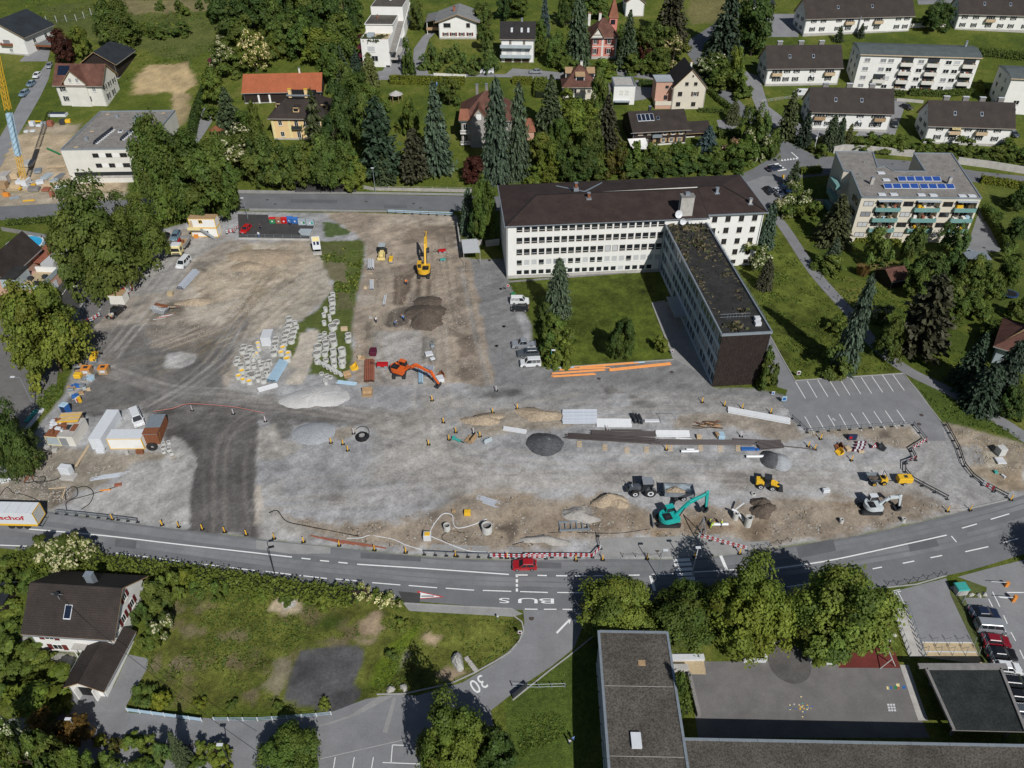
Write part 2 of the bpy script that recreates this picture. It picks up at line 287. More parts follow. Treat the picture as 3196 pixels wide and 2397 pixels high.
pt('B0',P_(1380,380,1700,400,2060,380,1850,470,1650,600,1500,850,1100,900,1250,600),(.3,.292,.278),.8,1,.75)
# grass strips on the site
pt('B1',P_(590,260,700,270,840,330,790,370,600,385),LUSH,.5,1.6,.9,1)
pt('B1',P_(470,470,560,425,880,410,945,430,930,620,890,850,860,1000,830,1150,845,1400,800,1560,780,1659,700,1620,650,1590,450,1570,470,1420,560,1250,500,1180,440,1180,380,1400,240,1480,160,1450,210,1280,240,1150,400,1110,540,1000,620,890,690,840,640,760,590,640,560,570),LAWN,.5,1,.95,1)
pt('B1',P_(590,600,780,610,800,780,660,790,600,720),(.2,.165,.11),.8,1.6,.65,.4)
pt('B1',P_(480,470,760,430,800,520,600,560,500,540),(.13,.12,.06),.8,1.6,.5,.8)
pt('B1',P_(700,850,830,860,850,1000,700,1000),(.16,.13,.085),.7,1.5,.5,.5)
stk_('B1',P_(415,1210,390,1350,330,1480,290,1659),2.2,PALE,fe=.3,na=.5)
stk_('B1',P_(497,1190,480,1320,430,1470,360,1659),2.2,PALE,fe=.3,na=.5)
pt('V',P_(505,740,560,720,640,690,600,790,640,800,600,850,520,850,500,820),(.3,.29,.27),.7,1.2,.75)
# the trench field, middle
pt('B1',P_(580,170,1720,190,1740,480,1850,600,2060,1659,840,1659,830,1200,870,900,945,600,940,420,800,330),(.31,.255,.198),.6,1.2,1,0,.4)
pt('B1',P_(1160,210,1710,200,1700,290,1200,280,1000,300),(.33,.285,.225),.8,1.5,.8)
pt('B1',P_(1300,300,1710,290,1740,500,1500,420,1250,450),(.185,.145,.11),1.2,2,.7)
pt('B1',P_(1180,720,1360,700,1320,860,1270,980,1180,980),BROWN,.4,.6,1,0,.3)
pt('B1',P_(1150,640,1420,600,1400,700,1190,720),(.17,.135,.105),.8,1.2,.8)
pt('B1',P_(1090,1100,1180,1000,1320,980,1330,1120,1200,1180,1110,1160),(.1,.085,.07),.5,.8,.9,0,.5)
pt('B1',P_(1320,860,1400,860,1420,1000,1330,1130,1290,1050),(.2,.17,.14),.6,1,.8,0,.5)
pt('B1',P_(1400,900,1560,890,1610,1040,1560,1160,1380,1200,1320,1150),(.1,.088,.075),.5,1,.9)
stk_('B1',P_(1405,760,1390,890),1.2,(.16,.125,.095),fe=.3,na=.3);stk_('B1',P_(1495,760,1480,890),1.2,(.16,.125,.095),fe=.3,na=.3)
pt('B1',P_(940,1110,1000,1130,1010,1250,960,1250),(.15,.125,.1),.5,.8,.9)
pt('B1',P_(1020,1200,1420,1200,1420,1500,1550,1659,1000,1659,1000,1400),(.33,.315,.295),.6,1.3,.9)
pt('B1',P_(1440,1250,1540,1250,1550,1460,1440,1470),(.13,.115,.095),.3,.5,.95,0,.6)
pt('B1',P_(1680,1190,1860,1230,1930,1420,1740,1430,1720,1260),(.155,.12,.092),.5,1.2,.85,0,.3)
pt('B1',P_(1760,1510,1900,1560,1900,1620,1740,1600),(.15,.12,.095),.5,1.2,.7)
for y in (900,1000,1080,1290,1450):pt('B1',[(1700+y*.03,y),(1725+y*.03,y),(1730+y*.04,y+70),(1700+y*.03,y+60)],(.15,.125,.1),.4,.8,.7)
stk_('B1',P_(1780,680,1850,1000,1890,1300,1960,1650),1.2,(.21,.175,.14),st=.7)
stk_('B1',P_(1760,640,1900,1250,2000,1650),1.,(.3,.29,.27),st=.6)
pt('B1',P_(860,870,1000,880,1100,960,900,990),(.3,.27,.23),.6,1,.6)
# central and east yard
pt('V',P_(830,925,960,850,1060,880,1000,960,1050,1010,1200,1020,1400,1010,1700,1010,1900,1030,1990,1100,1850,1060,1600,1040,1340,1060,1000,1060,800,1030),(.325,.305,.275),1.5,3,.75,0,.05)
pt('V',P_(940,880,1060,885,1080,960,1230,935,1690,960,1700,1000,1300,990,1000,985,960,960),(.262,.262,.262),1,2,.85,0,.25)
pt('V',P_(1410,985,1560,990,1520,1040,1430,1020),(.215,.218,.222),1,2,.6)
pt('V',P_(980,905,1080,885,1200,890,1260,905,1210,925,1140,925,1050,945),(.285,.235,.17),.8,1.5,.85,0,.4)
pt('V',P_(1440,905,1510,890,1580,890,1700,905,1740,945,1690,955,1580,925,1460,925),(.25,.21,.16),.8,1.5,.85,0,.5)
pt('C1',P_(1850,900,2212,880,2212,1060,1950,1060,1880,1000),(.27,.23,.18),.6,1.2,.8)
pt('C1',P_(1900,120,2060,40,2250,30,2300,80,2100,110),(.085,.083,.082),.8,1,.75)
pt('V',P_(790,890,830,885,960,905,830,945,800,930),(.3,.275,.235),1,1.5,.7)
pt('C1',P_(130,350,330,330,300,460,190,480),(.12,.113,.105),.5,1,.85)
pt('C1',P_(320,470,360,360,420,330,640,360,660,420,540,515,380,500),(.335,.34,.345),.4,.6,1)
pt('C1',P_(650,390,830,350,900,400,820,450,680,480),(.27,.23,.175),.5,.8,.85)
pt('C1',P_(20,400,150,350,210,480,420,540,250,620,20,640),(.36,.335,.295),.6,1.2,.8)
pt('C1',P_(40,880,250,820,210,960,60,1000),(.25,.23,.205),.8,1.5,.5)
pt('C1',P_(610,1000,700,970,780,1010,600,1060),(.17,.15,.13),.5,1,.6)
pt('C1',P_(180,40,620,20,730,100,640,190,330,160,160,110),(.36,.36,.355),.6,.8,1)
pt('C2',P_(830,90,990,75,1020,180,850,200),(.3,.3,.3),.25,.3,.9)
pt('C2',P_(760,10,860,20,1000,70,1240,180,1200,220,1050,180,1000,75,830,90,800,80),(.125,.118,.108),.6,1,.75)
pt('C2',P_(1760,830,1900,730,2000,760,2060,860,1950,920,1850,890),(.125,.105,.088),.7,1.6,.85)
pt('C2',P_(2170,570,2260,570,2260,680,2190,670),(.15,.15,.15),.4,.6,.8)
# the dug-up strip along the road
pt('V',P_(580,1100,640,1120,760,1135,930,1110,1020,1060,1110,1060,1180,1075,1300,1060,1420,1110,1560,1090,1800,1065,1900,1090,2000,1080,2080,1095,1850,1155,1661,1183,1560,1165,1290,1165,1050,1200,800,1178,620,1150),(.245,.2,.15),1,2,.95,0,.8)
pt('V',P_(560,1100,590,1100,640,1130,700,1160,600,1165,562,1160),(.33,.315,.29),.6,1,.8)
pt('C2',P_(1990,1180,2212,1150,2212,1330,1990,1320),(.2,.15,.105),.6,1,.8,0,.8)
pt('C2',P_(400,1090,700,1050,1150,1110,1180,1250,700,1280,100,1380,60,1290,250,1150),(.21,.165,.12),.8,1.6,.75,0,.8)
pt('C2',P_(0,900,150,960,180,1080,60,1300,-60,1350,-250,1250,-60,1100),(.26,.21,.155),.5,1,.9,0,.7)
pt('C2',P_(-120,1240,20,1160,70,1280,-20,1350),(.09,.07,.055),.6,.8,.8)
pt('C2',P_(1440,1150,1600,1130,2000,1210,1990,1290,1500,1290),(.17,.125,.085),.6,1,.8,0,.8)
pt('C2',P_(520,1060,640,1050,700,1100,640,1180,500,1160),(.3,.29,.275),.5,1,.7)
pt('C3',P_(560,1560,860,1560,1000,1500,1300,1480,1450,1560,1000,1640,700,1659,560,1659),(.215,.165,.115),.8,1.5,.9,0,.7)
pt('C3',P_(280,960,1230,900,1370,1030,1200,1120,1000,1090,800,1000,500,990,330,990),(.25,.205,.15),.6,1.2,.9,0,.6)
pt('C3',P_(960,960,1060,950,1060,1010,960,1020),(.12,.1,.08),.6,.8,.8)
pt('C3',P_(1240,900,1360,1030,1230,1110,1210,1220,1170,1300,1250,1370,1540,1530,1700,1640,2100,1530,1950,1450,1760,1340,1680,1250,1640,1100,1520,900),(.27,.265,.257),.4,.5,.95,0,0,.06)
pt('C3',P_(1530,880,2212,1060,2212,1450,2000,1480,1760,1320,1690,1240,1640,1100),(.285,.24,.18),.5,1,1,0,.7)
pt('C3',P_(1650,1070,1830,1090,1870,1230,1720,1270,1660,1180),(.28,.272,.26),.6,1,.9)
pt('C3',P_(1870,1140,2030,1110,2050,1260,1900,1270),(.5,.45,.36),.4,.6,.8)
pt('C3',P_(1820,1290,2212,1290,2212,1440,1980,1450),(.23,.175,.12),.8,1.5,.8,0,.7)
for k in range(26):
    x=760+U(0,1150);y=985+U(-20,55);L_=U(60,220);stk_('V',[(x,y),(x+L_/2,y+U(-6,6)),(x+L_,y+U(-10,10))],U(.4,1.1),R.choice([(.36,.34,.31),(.26,.25,.235),(.37,.34,.29)]),st=.4,fe=.6,na=.8)
for a,b,c in (((890,850),(905,930),(960,1000)),((930,850),(935,930),(1000,1000)),((1060,860),(960,920),(880,990)),((1250,850),(1060,890),(930,960))):stk_('V',[a,b,c],1.1,(.36,.335,.295),st=.5,fe=.6,na=.8)
# wheel tracks in pairs, worn light or dark
def ruts(t,pts,n,sp,cols,st):
    for k in range(n):
        o=(R.gauss(0,sp),R.gauss(0,sp));P=[Vector((q.x+o[0],q.y+o[1]*.6)) for q in sml(W2(t,[(x+U(-8,8),y+U(-5,5)) for x,y in pts]))];c=R.choice(cols)
        for off in (-.95,.95):
            Q=[]
            for i,q in enumerate(P):d=(P[min(i+1,len(P)-1)]-P[max(i-1,0)]).normalized();Q.append(q+Vector((-d.y,d.x))*off)
            pt(None,[tuple(q) for q in ribbon(Q,.5)],c,.35,.35,st*U(.6,1.2),world=True)
LTD=[(.4,.38,.35),(.36,.33,.29),(.2,.19,.175),(.17,.16,.15)]
ruts('V',P_(840,935,1000,975,1250,1000,1550,1005,1900,1020,2050,1080),7,4,LTD,.4);ruts('V',P_(480,1150,490,950,600,890,850,910,1000,1000),6,3,LTD[1:],.2);ruts('V',P_(240,800,400,850,600,870,830,910),8,3,LTD,.45);ruts('V',P_(540,690,500,760,420,830,330,880),6,2,LTD,.4);ruts('V',P_(925,700,920,840,960,950),5,3,LTD,.45);ruts('V',P_(600,560,540,640,470,710,360,760),7,5,[(.43,.37,.29),(.22,.18,.13)],.5);ruts('V',P_(660,600,560,680,480,790),5,4,[(.43,.37,.29),(.22,.18,.13)],.5);ruts('V',P_(430,500,370,590,290,690,230,760),6,2.5,LTD,.45);ruts('V',P_(1700,880,1350,880,1080,900,930,950),6,3,LTD,.4);ruts('B1',P_(1000,400,1100,800,1010,1300,1100,1650),5,3,[(.3,.26,.2),(.16,.13,.1)],.45);ruts('B1',P_(1700,350,1750,800,1830,1300,1900,1650),5,2.5,[(.3,.26,.2),(.17,.14,.11)],.45);ruts('V',P_(620,1080,850,1060,1100,1040,1500,1040,1900,1060),6,4,LTD,.35);ruts('C3',P_(1250,1480,1450,1250,1400,1000,1200,750),4,2,LTD,.3)
# courtyard lawn, eastern lawns
pt('V',P_(1097,608,1427,588,1460,655,1408,655,1455,775,1192,795,1152,790,1148,700),LAWN,.15,.1,1,1,0,.5)
pt('V',P_(1580,560,1640,540,1670,480,1820,680,1945,800,1800,818,1712,820,1660,720),(.09,.11,.018),.3,.4,.9,1,0,.6)
pt('C3',P_(1185,460,1500,620,2212,1000,2212,1060,1900,950,1600,890,1510,870,1400,740),(.07,.1,.018),.3,.3,1,1,0)
pt('V',P_(2130,390,2230,400,2230,700,2000,600,2100,520),(.075,.1,.02),1,2,.7,1)
# bottom lot, rough
pt('V',P_(330,1260,560,1250,760,1290,900,1330,1130,1330,1130,1400,1000,1470,900,1500,780,1510,620,1530,280,1530,310,1440),(.1,.11,.022),.5,.6,1,1,0,.6)
for q in range(60):
    x=U(330,800);y=U(1270,1520);s=U(8,30);pt('V',[(x-s,y),(x,y-s*.5),(x+s,y),(x,y+s*.5)],R.choice([(.2,.16,.1),(.16,.125,.07),(.05,.075,.012),(.085,.11,.018),(.13,.125,.035)]),.8,3,.7,.9)
pt('D1',P_(90,300,160,160,390,190,390,310,250,340),(.36,.29,.2),.5,1.2,.95,0,.3);pt('D1',P_(210,190,340,200,330,270,250,290),(.42,.42,.42),.3,.5,.9)
pt('D1',P_(890,390,1050,320,1130,450,1030,560,920,500),(.3,.225,.15),.5,1.4,.95,0,.3);pt('D1',P_(850,540,1030,540,1020,600,880,590),(.27,.21,.14),.5,1.2,.9,.1)
pt('D1',P_(1420,530,1500,460,1620,530,1560,620,1430,600),(.32,.24,.16),.4,1.2,.95,0,.3)
pt('D1',P_(1570,850,1650,760,1760,790,1840,830,1680,910,1600,900),(.25,.19,.13),.4,1.,.95,0);pt('D1',P_(1200,690,1300,620,1350,690,1230,790),(.26,.23,.17),.4,1,.8,.2)
pt('D1',P_(980,930,1100,640,1370,430,1420,440,1220,800,1080,960),(.11,.155,.014),.5,1,.85,1)
pt('D1',P_(180,690,290,700,270,900,200,1060,60,1010,160,800),(.25,.215,.15),.6,1.8,.8,.2)
# gardens near the lower houses, school grounds
pt('D0',P_(280,660,650,680,640,740,530,900,560,740,300,740,170,560,230,480),(.33,.32,.29),.3,.3,1,0)
pt('D2',P_(720,560,560,640,110,960,-60,1100,-60,1659,600,1659,740,1400),(.07,.1,.018),.3,.3,1,1)
pt('D1',P_(380,640,560,615,880,600,940,650,920,760,850,930,900,1010,790,1170,640,1185,220,1090,290,880,340,740),(.076,.074,.074),.22,.4,1,0,0,.25)
# write the mesh
n6=vn(GX,GY,.95,4,3);cs,sn=.83,.55;n7=vn((GX*cs+GY*sn)*.16,GX*-sn+GY*cs,1.1,1,3)
COL*=(1+(1-GR)*(.5*n6+.42*n7+.3*n2))[...,None]
NZ=GZ+RO*(.5*n2+.36*n3+.3*n6)
m=bpy.data.meshes.new('ground');m.vertices.add(NX*NY);m.vertices.foreach_set('co',np.stack([GX,GY,NZ],-1).ravel())
ii,jj=np.meshgrid(np.arange(NX-1),np.arange(NY-1));a=(jj*NX+ii).ravel()
q=np.stack([a,a+1,a+NX+1,a+NX],1).ravel();nq=len(q)//4
m.loops.add(nq*4);m.loops.foreach_set('vertex_index',q);m.polygons.add(nq);m.polygons.foreach_set('loop_start',np.arange(nq)*4);m.polygons.foreach_set('loop_total',np.full(nq,4));m.polygons.foreach_set('use_smooth',[True]*nq);m.update()
ca=m.attributes.new('tone','FLOAT_COLOR','POINT');ca.data.foreach_set('color',np.concatenate([COL,GR[...,None]],-1).astype(np.float32).ravel())
gm=bpy.data.materials.new('ground');gm.use_nodes=True;N,L=nt(gm);b=N['Principled BSDF'];sv(b,'Roughness',.95);sv(b,'Specular IOR Level',.15)
at_=N.new('ShaderNodeAttribute');at_.attribute_name='tone';ge=N.new('ShaderNodeNewGeometry')
def nz(sc,de,lo,hi,ro=.6):
    n=N.new('ShaderNodeTexNoise');sv(n,'Scale',sc);sv(n,'Detail',de);sv(n,'Roughness',ro);L.new(ge.outputs['Position'],n.inputs[0])
    r=N.new('ShaderNodeMapRange');sv(r,1,.3);sv(r,2,.7);sv(r,3,lo);sv(r,4,hi);L.new(n.outputs[0],r.inputs[0]);return n,r
def mth(op,a,b=None):
    k=N.new('ShaderNodeMath');k.operation=op
    for i,v in enumerate((a,b)):
        if v is None:continue
        if isinstance(v,(int,float)):sv(k,i,v)
        else:L.new(v,k.inputs[i])
    return k.outputs[0]
_,f1=nz(2.2,6,.78,1.22);_,f2=nz(9,3,.84,1.16);_,h1=nz(1.4,8,.55,1.45,.75);_,h2=nz(7,4,.6,1.4);nb,_=nz(5,6,0,1,.7)
fd=mth('MULTIPLY',f1.outputs[0],f2.outputs[0]);fg=mth('MULTIPLY',h1.outputs[0],h2.outputs[0])
mx=N.new('ShaderNodeMix');L.new(at_.outputs['Alpha'],mx.inputs[0]);L.new(fd,mx.inputs[2]);L.new(fg,mx.inputs[3])
sc_=N.new('ShaderNodeVectorMath');sc_.operation='SCALE';L.new(at_.outputs['Color'],sc_.inputs[0]);L.new(mx.outputs[0],sc_.inputs['Scale']);L.new(sc_.outputs[0],b.inputs['Base Color'])
bn=N.new('ShaderNodeBump');sv(bn,'Strength',.55);L.new(mth('ADD',mth('MULTIPLY',at_.outputs['Alpha'],.3),.1),bn.inputs['Distance']);L.new(nb.outputs[0],bn.inputs['Height']);L.new(bn.outputs[0],b.inputs['Normal'])
m.materials.append(gm);kind(link('ground',m))
# -- roads, paths, yards
MAINUP=[('V',-30,1088),('V',104,1105),('V',300,1133),('V',554,1164),('V',729,1183),('V',916,1203),('V',1107,1211),('V',1283,1208),('V',1483,1208),('V',1608,1196),('V',1661,1188),('V',1850,1158),('V',2000,1126),('V',2084,1104),('V',2184,1078),('V',2250,1058)]
MAINLO=[('V',2250,1185),('V',2120,1225),('V',2041,1244),('V',1909,1269),('V',1700,1296),('V',1500,1312),('V',1290,1318),('V',1240,1318),('V',1130,1318),('V',1060,1312),('V',960,1304),('V',880,1297),('V',740,1283),('V',560,1262),('V',330,1226),('V',180,1205),('V',-30,1180)]
up=[at(*q) for q in MAINUP];lo=[at(*q) for q in MAINLO]
road=sh_('road',sml(up,4)+sml(lo,4),'asphalt',.02)
def lmk(*a):return sh_('lane_marking',*a)
def line(t,pts,w=.14,m='paint',par=None,o=.026,nm='lane_marking'):
    P=sml(W2(t,pts),4) if len(pts)>2 else [Vector(q[:2]) for q in W2(t,pts)]
    return sh_(nm,[Vector((p.x,p.y)) for p in ribbon(P,w)],m,o,par or road)
def dashes(t,segs,w=.14,par=None):
    for a,b in segs:line(t,[a,b],w,par=par)
line('C0',P_(250,1248,900,1305,1500,1375,2212,1455,2520,1490),.2)
dashes('C1',[((390,1500),(468,1508)),((550,1520),(628,1527)),((708,1535),(788,1543))],.2)
line('C1',P_(870,1552,1500,1592,2180,1640),.2)
dashes('C0',[((-60,1385),(235,1396)),((1000,1455),(1290,1492)),((1360,1502),(1590,1531)),((1662,1541),(1895,1568)),((1968,1578),(2200,1606))],.16)
dashes('C1',[((65,1612),(300,1640)),((372,1648),(610,1675))],.16)
dashes('D1',[((685,28),(925,50)),((1000,60),(1243,80)),((1315,85),(1560,104)),((1635,108),(1880,125)),((1955,127),(2200,135))],.16)
dashes('D2',[((65,137),(305,145)),((385,145),(620,147)),((700,146),(930,142))],.16)
dashes('D1',[((2155,285),(2212,288))]);dashes('D2',[((105,288),(215,290)),((270,290),(378,290)),((430,290),(545,291)),((610,291),(700,290))],.16)
dashes('D2',[((36,-5),(37,12)),((36,30),(37,58)),((36,72),(37,95)),((36,110),(37,137))],.35)
dashes('C2',[((25,1645),(130,1645)),((215,1648),(295,1650)),((375,1651),(470,1652)),((540,1652),(640,1652)),((700,1651),(780,1650)),((860,1650),(938,1649)),((1000,1647),(1095,1645)),((1200,1640),(1388,1634))],.2)
line('C2',P_(1560,1620,1850,1603,2030,1588,2212,1575),.18)
line('V',P_(1661,1230,1780,1213,1900,1188,2045,1156),.2)
line('C2',P_(1795,1478,1850,1605),.5)
for y0,x0,x1 in Q_(3,1520,1385,1530,1558,1395,1543,1600,1405,1552,1641,1418,1560,1681,1430,1572,1722,1440,1590):line('C2',[(x0,y0),(x1,y0-9)],.55)
line('D2',P_(1190,0,1225,130),.5)
dashes('V',[((1885,1229),(1905,1225)),((1950,1217),(1975,1212)),((2010,1205),(2035,1200)),((2085,1192),(2135,1181)),((2168,1172),(2200,1163)),((2055,1158),(2066,1171)),((2078,1141),(2110,1132)),((2140,1122),(2180,1110)),((1700,1268),(1760,1259)),((1800,1252),(1850,1243))],.18)
mat('asphalt_worn',(.175,.177,.18),.92,.25,.2,.12,8,world=True);mat('asphalt_new',(.105,.108,.112),.92,.18,.3,.12,8,world=True)
for k,f in enumerate((.1,.2,.42,.53)):
    A_,B_=sml(up,4),sml([at(*q) for q in MAINLO[::-1]],4);n_=40;L_=[A_[int(i*(len(A_)-1)/n_)].lerp(B_[int(i*(len(B_)-1)/n_)],f+U(-.004,.004)) for i in range(n_+1)];sh_('worn_strip',ribbon(L_,.75),'asphalt_worn',.022+.0003*k,road)
for t_,pts in (('C0',P_(1000,1330,1180,1350,1170,1420,990,1400)),('C1',P_(900,1450,1420,1485,1420,1530,900,1500)),('D1',P_(500,40,640,50,630,95,490,85)),('C2',P_(200,1530,420,1540,420,1590,200,1585)),('V',P_(1720,1180,1800,1165,1806,1190,1726,1206)),('V',P_(1960,1170,2020,1158,2028,1180,1966,1192)),('B1',P_(300,60,700,66,700,95,300,90)),('B1',P_(1100,110,1300,112,1300,140,1100,138))):sh_('asphalt_patch',W2(t_,pts),'asphalt_new',.0245,road)
def text(s,t,p,wdir,hgt,m,par,stretch=1.,o=.026):
    cu=bpy.data.curves.new('lettering','FONT');cu.body=s;cu.size=1;cu.align_x='CENTER';cu.align_y='CENTER'
    ob=bpy.data.objects.new('tmp',cu);C.objects.link(ob);dg=bpy.context.evaluated_depsgraph_get();me=bpy.data.meshes.new_from_object(ob.evaluated_get(dg));bpy.data.objects.remove(ob)
    me.materials.clear();me.materials.append(MATS[m]);c=at(t,*p);ang=atan2(wdir[1],wdir[0])
    for v in me.vertices:
        x,y=v.co.x*hgt*stretch,v.co.y*hgt;X=c.x+x*cos(ang)-y*sin(ang);Y=c.y+x*sin(ang)+y*cos(ang);v.co=(X,Y,zt(Y)+o)
    return link('lettering',me,par)
text('U','D2',(132,213),(-1,.02),1.25,'paint',road,4.2);text('B','D2',(300,216),(-1,.02),1.25,'paint',road,4);text('S','D1',(2140,212),(-1,.03),1.25,'paint',road,3.4)
lmk(W2('D1',P_(1390,130,1628,184,1385,205)),'paint_red',.026,road);lmk(W2('D1',P_(1412,143,1590,183,1408,195)),'paint',.03,road);lmk(W2('D1',P_(1425,172,1530,172,1532,181,1425,181)),'asphalt_dark',.034,road)
sh_('asphalt_patch',W2('D1',P_(1225,135,1418,152,1410,240,1270,232)),'asphalt_dark',.038,road)
sh_('asphalt_patch',W2('C1',P_(0,1345,640,1405,640,1460,300,1462,0,1420)),'pavement',.024,road)
# side street and lower street
side=sh_('side_street',W2('V',P_(1130,1316,1240,1316,1256,1316,1262,1345,1240,1400,1190,1440,1130,1480,1060,1535,1090,1700,-20,1700,-20,1560,150,1535,250,1537,420,1550,560,1557,720,1537,790,1510,850,1500,900,1503,1000,1474,1080,1425,1125,1380,1133,1345)),'asphalt_pale',.016)
text('30','D1',(1915,930),(-.82,-.57),3.1,'paint',side,.8,.022)
line('D2',P_(380,495,478,392),.3,par=side,o=.022)
for k in range(5):x=490+50*k;lmk(W2('D2',[(x-16,378),(x+14,378),(x,418)]),'paint',.022,side)
sh_('asphalt_patch',W2('D1',P_(250,1340,520,1300,800,1210,1060,1040,1180,1040,880,1200,640,1280,500,1310)),'pavement',.021,side);sh_('asphalt_patch',W2('D1',P_(1180,1050,1210,1050,1130,1360,1090,1350)),'pavement',.021,side)
line('D1',P_(530,1585,1280,1415),.12,'kerb',side,.022);
for x in (676,840,1005):line('D1',[(x+6,1565),(x-10,1659)],.12,par=side,o=.022)
line('D1',P_(1175,1460,1162,1615),.12,par=side,o=.022);line('D1',P_(1090,1612,1420,1625),.12,par=side,o=.022);line('D1',P_(1175,1460,1300,1465),.12,par=side,o=.022)
sh_('pavement',W2('D1',P_(1265,235,1410,243,1780,262,2212,285,2300,330,2212,355,1320,305)),'pavement',.05)
sh_('pavement',W2('C2',P_(760,1330,1500,1310,1940,1280,1990,1360,2212,1350,2230,1390,2000,1450,1500,1488,760,1488,765,1400)),'pavement',.05)
sh_('pavement',W2('C1',P_(1430,1375,2212,1400,2300,1410,2300,1480,1600,1475,1440,1460)),'pavement',.02)
# rear road with junction
rear=sh_('rear_road',sml(W2('V',P_(-30,448,150,438,330,428,500,419,780,420,1010,424,1200,420,1500,400,1610,372,1650,350,1690,335,1760,338,1850,340,2010,352,2110,370,2250,384)),3)+W2('V',P_(2250,410,2100,393,1960,385,1800,377,1720,385,1660,440,1500,452,1000,456,780,453,480,452,150,470,-30,477)),'asphalt',.02)
sh_('pavement',W2('B1',P_(-60,140,1700,165,1700,178,-60,160)),'pavement',.024)
sh_('pavement',W2('V',P_(500,410,1010,418,1010,423,780,419,500,418)),'pavement',.024)
up_=sh_('hill_street',W2('V',P_(1680,340,1650,300,1610,260,1560,215,1520,165,1480,110,1490,85,1530,60,1545,50,1560,62,1520,95,1515,120,1550,170,1610,230,1640,250,1690,300,1760,336)),'asphalt',.024)
sh_('hill_street',W2('V',P_(1600,150,1640,165,1660,230,1700,260,1745,270,1840,250,1900,210,1960,215,1930,300,1840,300,1900,240,1760,300,1690,290,1640,250,1620,200)),'asphalt_pale',.022)
sh_('hill_street',W2('V',P_(1640,30,1725,30,1725,80,1640,80)),'asphalt_pale',.02);sh_('hill_street',W2('A3',P_(1290,0,1600,0,1600,30,1300,40)),'asphalt_pale',.02)
for k in range(6):x=115+25*k;lmk(W2('B3',[(x,228-3*k),(x+22,228-3*k),(x+8,212-3*k)]),'paint',.03,rear)
line('B3',P_(205,153,265,205),.3,par=rear,o=.03)
for k in range(4):line('B3',[(10+26*k,268+15*k),(95+22*k,250+17*k)],.6,par=rear,o=.03)
sh_('garden_street',W2('A2',P_(-1200,650,0,668,420,690,830,640,1230,690,1230,640,1060,615,830,600,420,625,130,600,0,590,-60,640,-800,640)),'asphalt_pale',.02)
sh_('driveway',W2('A1',P_(1175,480,1200,400,1260,310,1310,320,1335,640,1150,655,1150,690,1040,690,1040,620,1090,610)),'asphalt_pale',.024)
sh_('driveway',W2('A1',P_(1340,655,1360,420,1440,310,1500,265,1560,270,1490,340,1445,480,1490,655)),'asphalt_pale',.024)
sh_('driveway',W2('A0',P_(165,530,260,440,240,370,450,370,410,530)),'asphalt_pale',.02)
sh_('lane',W2('A0',P_(-60,1240,0,1180,130,960,180,860,330,640,410,540,450,540,420,680,350,830,230,1040,120,1230,0,1450,-60,1500)),'asphalt_pale',.02)
sh_('driveway',W2('B3',P_(1750,880,1830,640,1850,640,2020,1010,1620,1030,1640,950)),'asphalt_pale',.02)
sh_('driveway',W2('A1',P_(0,1250,60,1210,130,1210,140,1245)),'pavement',.02)
sh_('driveway',W2('A0',P_(1720,930,1800,925,1830,1050,1760,1160,1700,1250,1680,1200)),'asphalt_pale',.02)
sh_('driveway',W2('A1',P_(330,1659,330,1580,560,1570,700,1600,860,1610,860,1659)),'asphalt_dark',.024)
sh_('driveway',W2('A2',P_(1060,690,1220,700,1230,830,1130,860,1050,870,1060,740)),'asphalt_pale',.02);sh_('driveway',W2('A2',P_(1760,1035,1890,1040,1980,1060,1900,1115,1780,1110)),'asphalt_pale',.02)
sh_('forecourt',W2('V',P_(1610,395,1650,380,1720,385,1700,430,1650,450,1620,420)),'asphalt_pale',.024)
# lane on the west side
west=sh_('west_lane',W2('V',P_(-30,690,30,690,90,660,85,640,95,590,140,590,200,610,262,645,250,660,195,715,130,760,120,850,90,895,20,990,-30,1060)),'asphalt_brown',.02)
sh_('driveway',W2('B0',P_(350,700,560,700,720,890,620,1090,460,1000,340,830)),'asphalt_dark',.024)
line('B0',P_(490,945,580,825),.14,par=west,o=.03);line('B0',P_(620,1110,740,920),.5,'kerb',west,.03)
sh_('terrace',W2('B0',P_(180,395,390,395,330,515,170,510)),'conc_dark',.06);sh_('terrace',W2('B0',P_(380,690,470,570,560,570,560,690,530,705,380,705)),'sand',.03)
# parking lot, paths
lot=sh_('parking_lot',W2('C3',P_(235,520,1170,458,1300,600,1400,740,1500,880,1540,1040,1370,1040,1250,890,330,945,200,830,130,720,170,600,85,575,0,400,0,180,15,110)),'asphalt_pale',.018)
for a,b in zip(P_(240,530,340,522,432,515,527,508,626,510,716,498,806,490,898,482,990,472,1080,468),P_(325,675,425,668,520,660,617,653,710,645,804,637,897,630,993,622,1085,614,1180,606)):line('C3',[a,b],.14,par=lot,o=.024)
for a,b in zip(P_(320,830,420,824,520,816,618,808,718,800,818,793,916,786,1014,780,1115,773),P_(400,975,510,978,582,920,690,940,815,955,915,945,1018,940,1118,935,1195,888)):line('C3',[a,b],.14,par=lot,o=.024)
def kerb(t,pts,w=.18,h=.12,parent=None,m='kerb'):
    P=W2(t,pts);b=MB()
    for p,q in zip(P,P[1:]):b.beam(gz(p.x,p.y,h/2-.02),gz(q.x,q.y,h/2-.02),w,h+.04,m)
    o=b.bd('kerb',parent)
    if not parent:o['kind']='structure'
kerb('C3',P_(15,130,235,520,1170,458,1500,880),parent=lot);kerb('V',P_(1192,795,1455,777,1408,655,1437,650));kerb('D1',P_(1040,1025,1280,1020,1680,930,1880,840,2060,740,2200,650),parent=side);kerb('D2',P_(-10,640,60,560,95,470,80,400,0,340),parent=side);kerb('D2',P_(700,520,470,705,330,810,0,1075),parent=side)
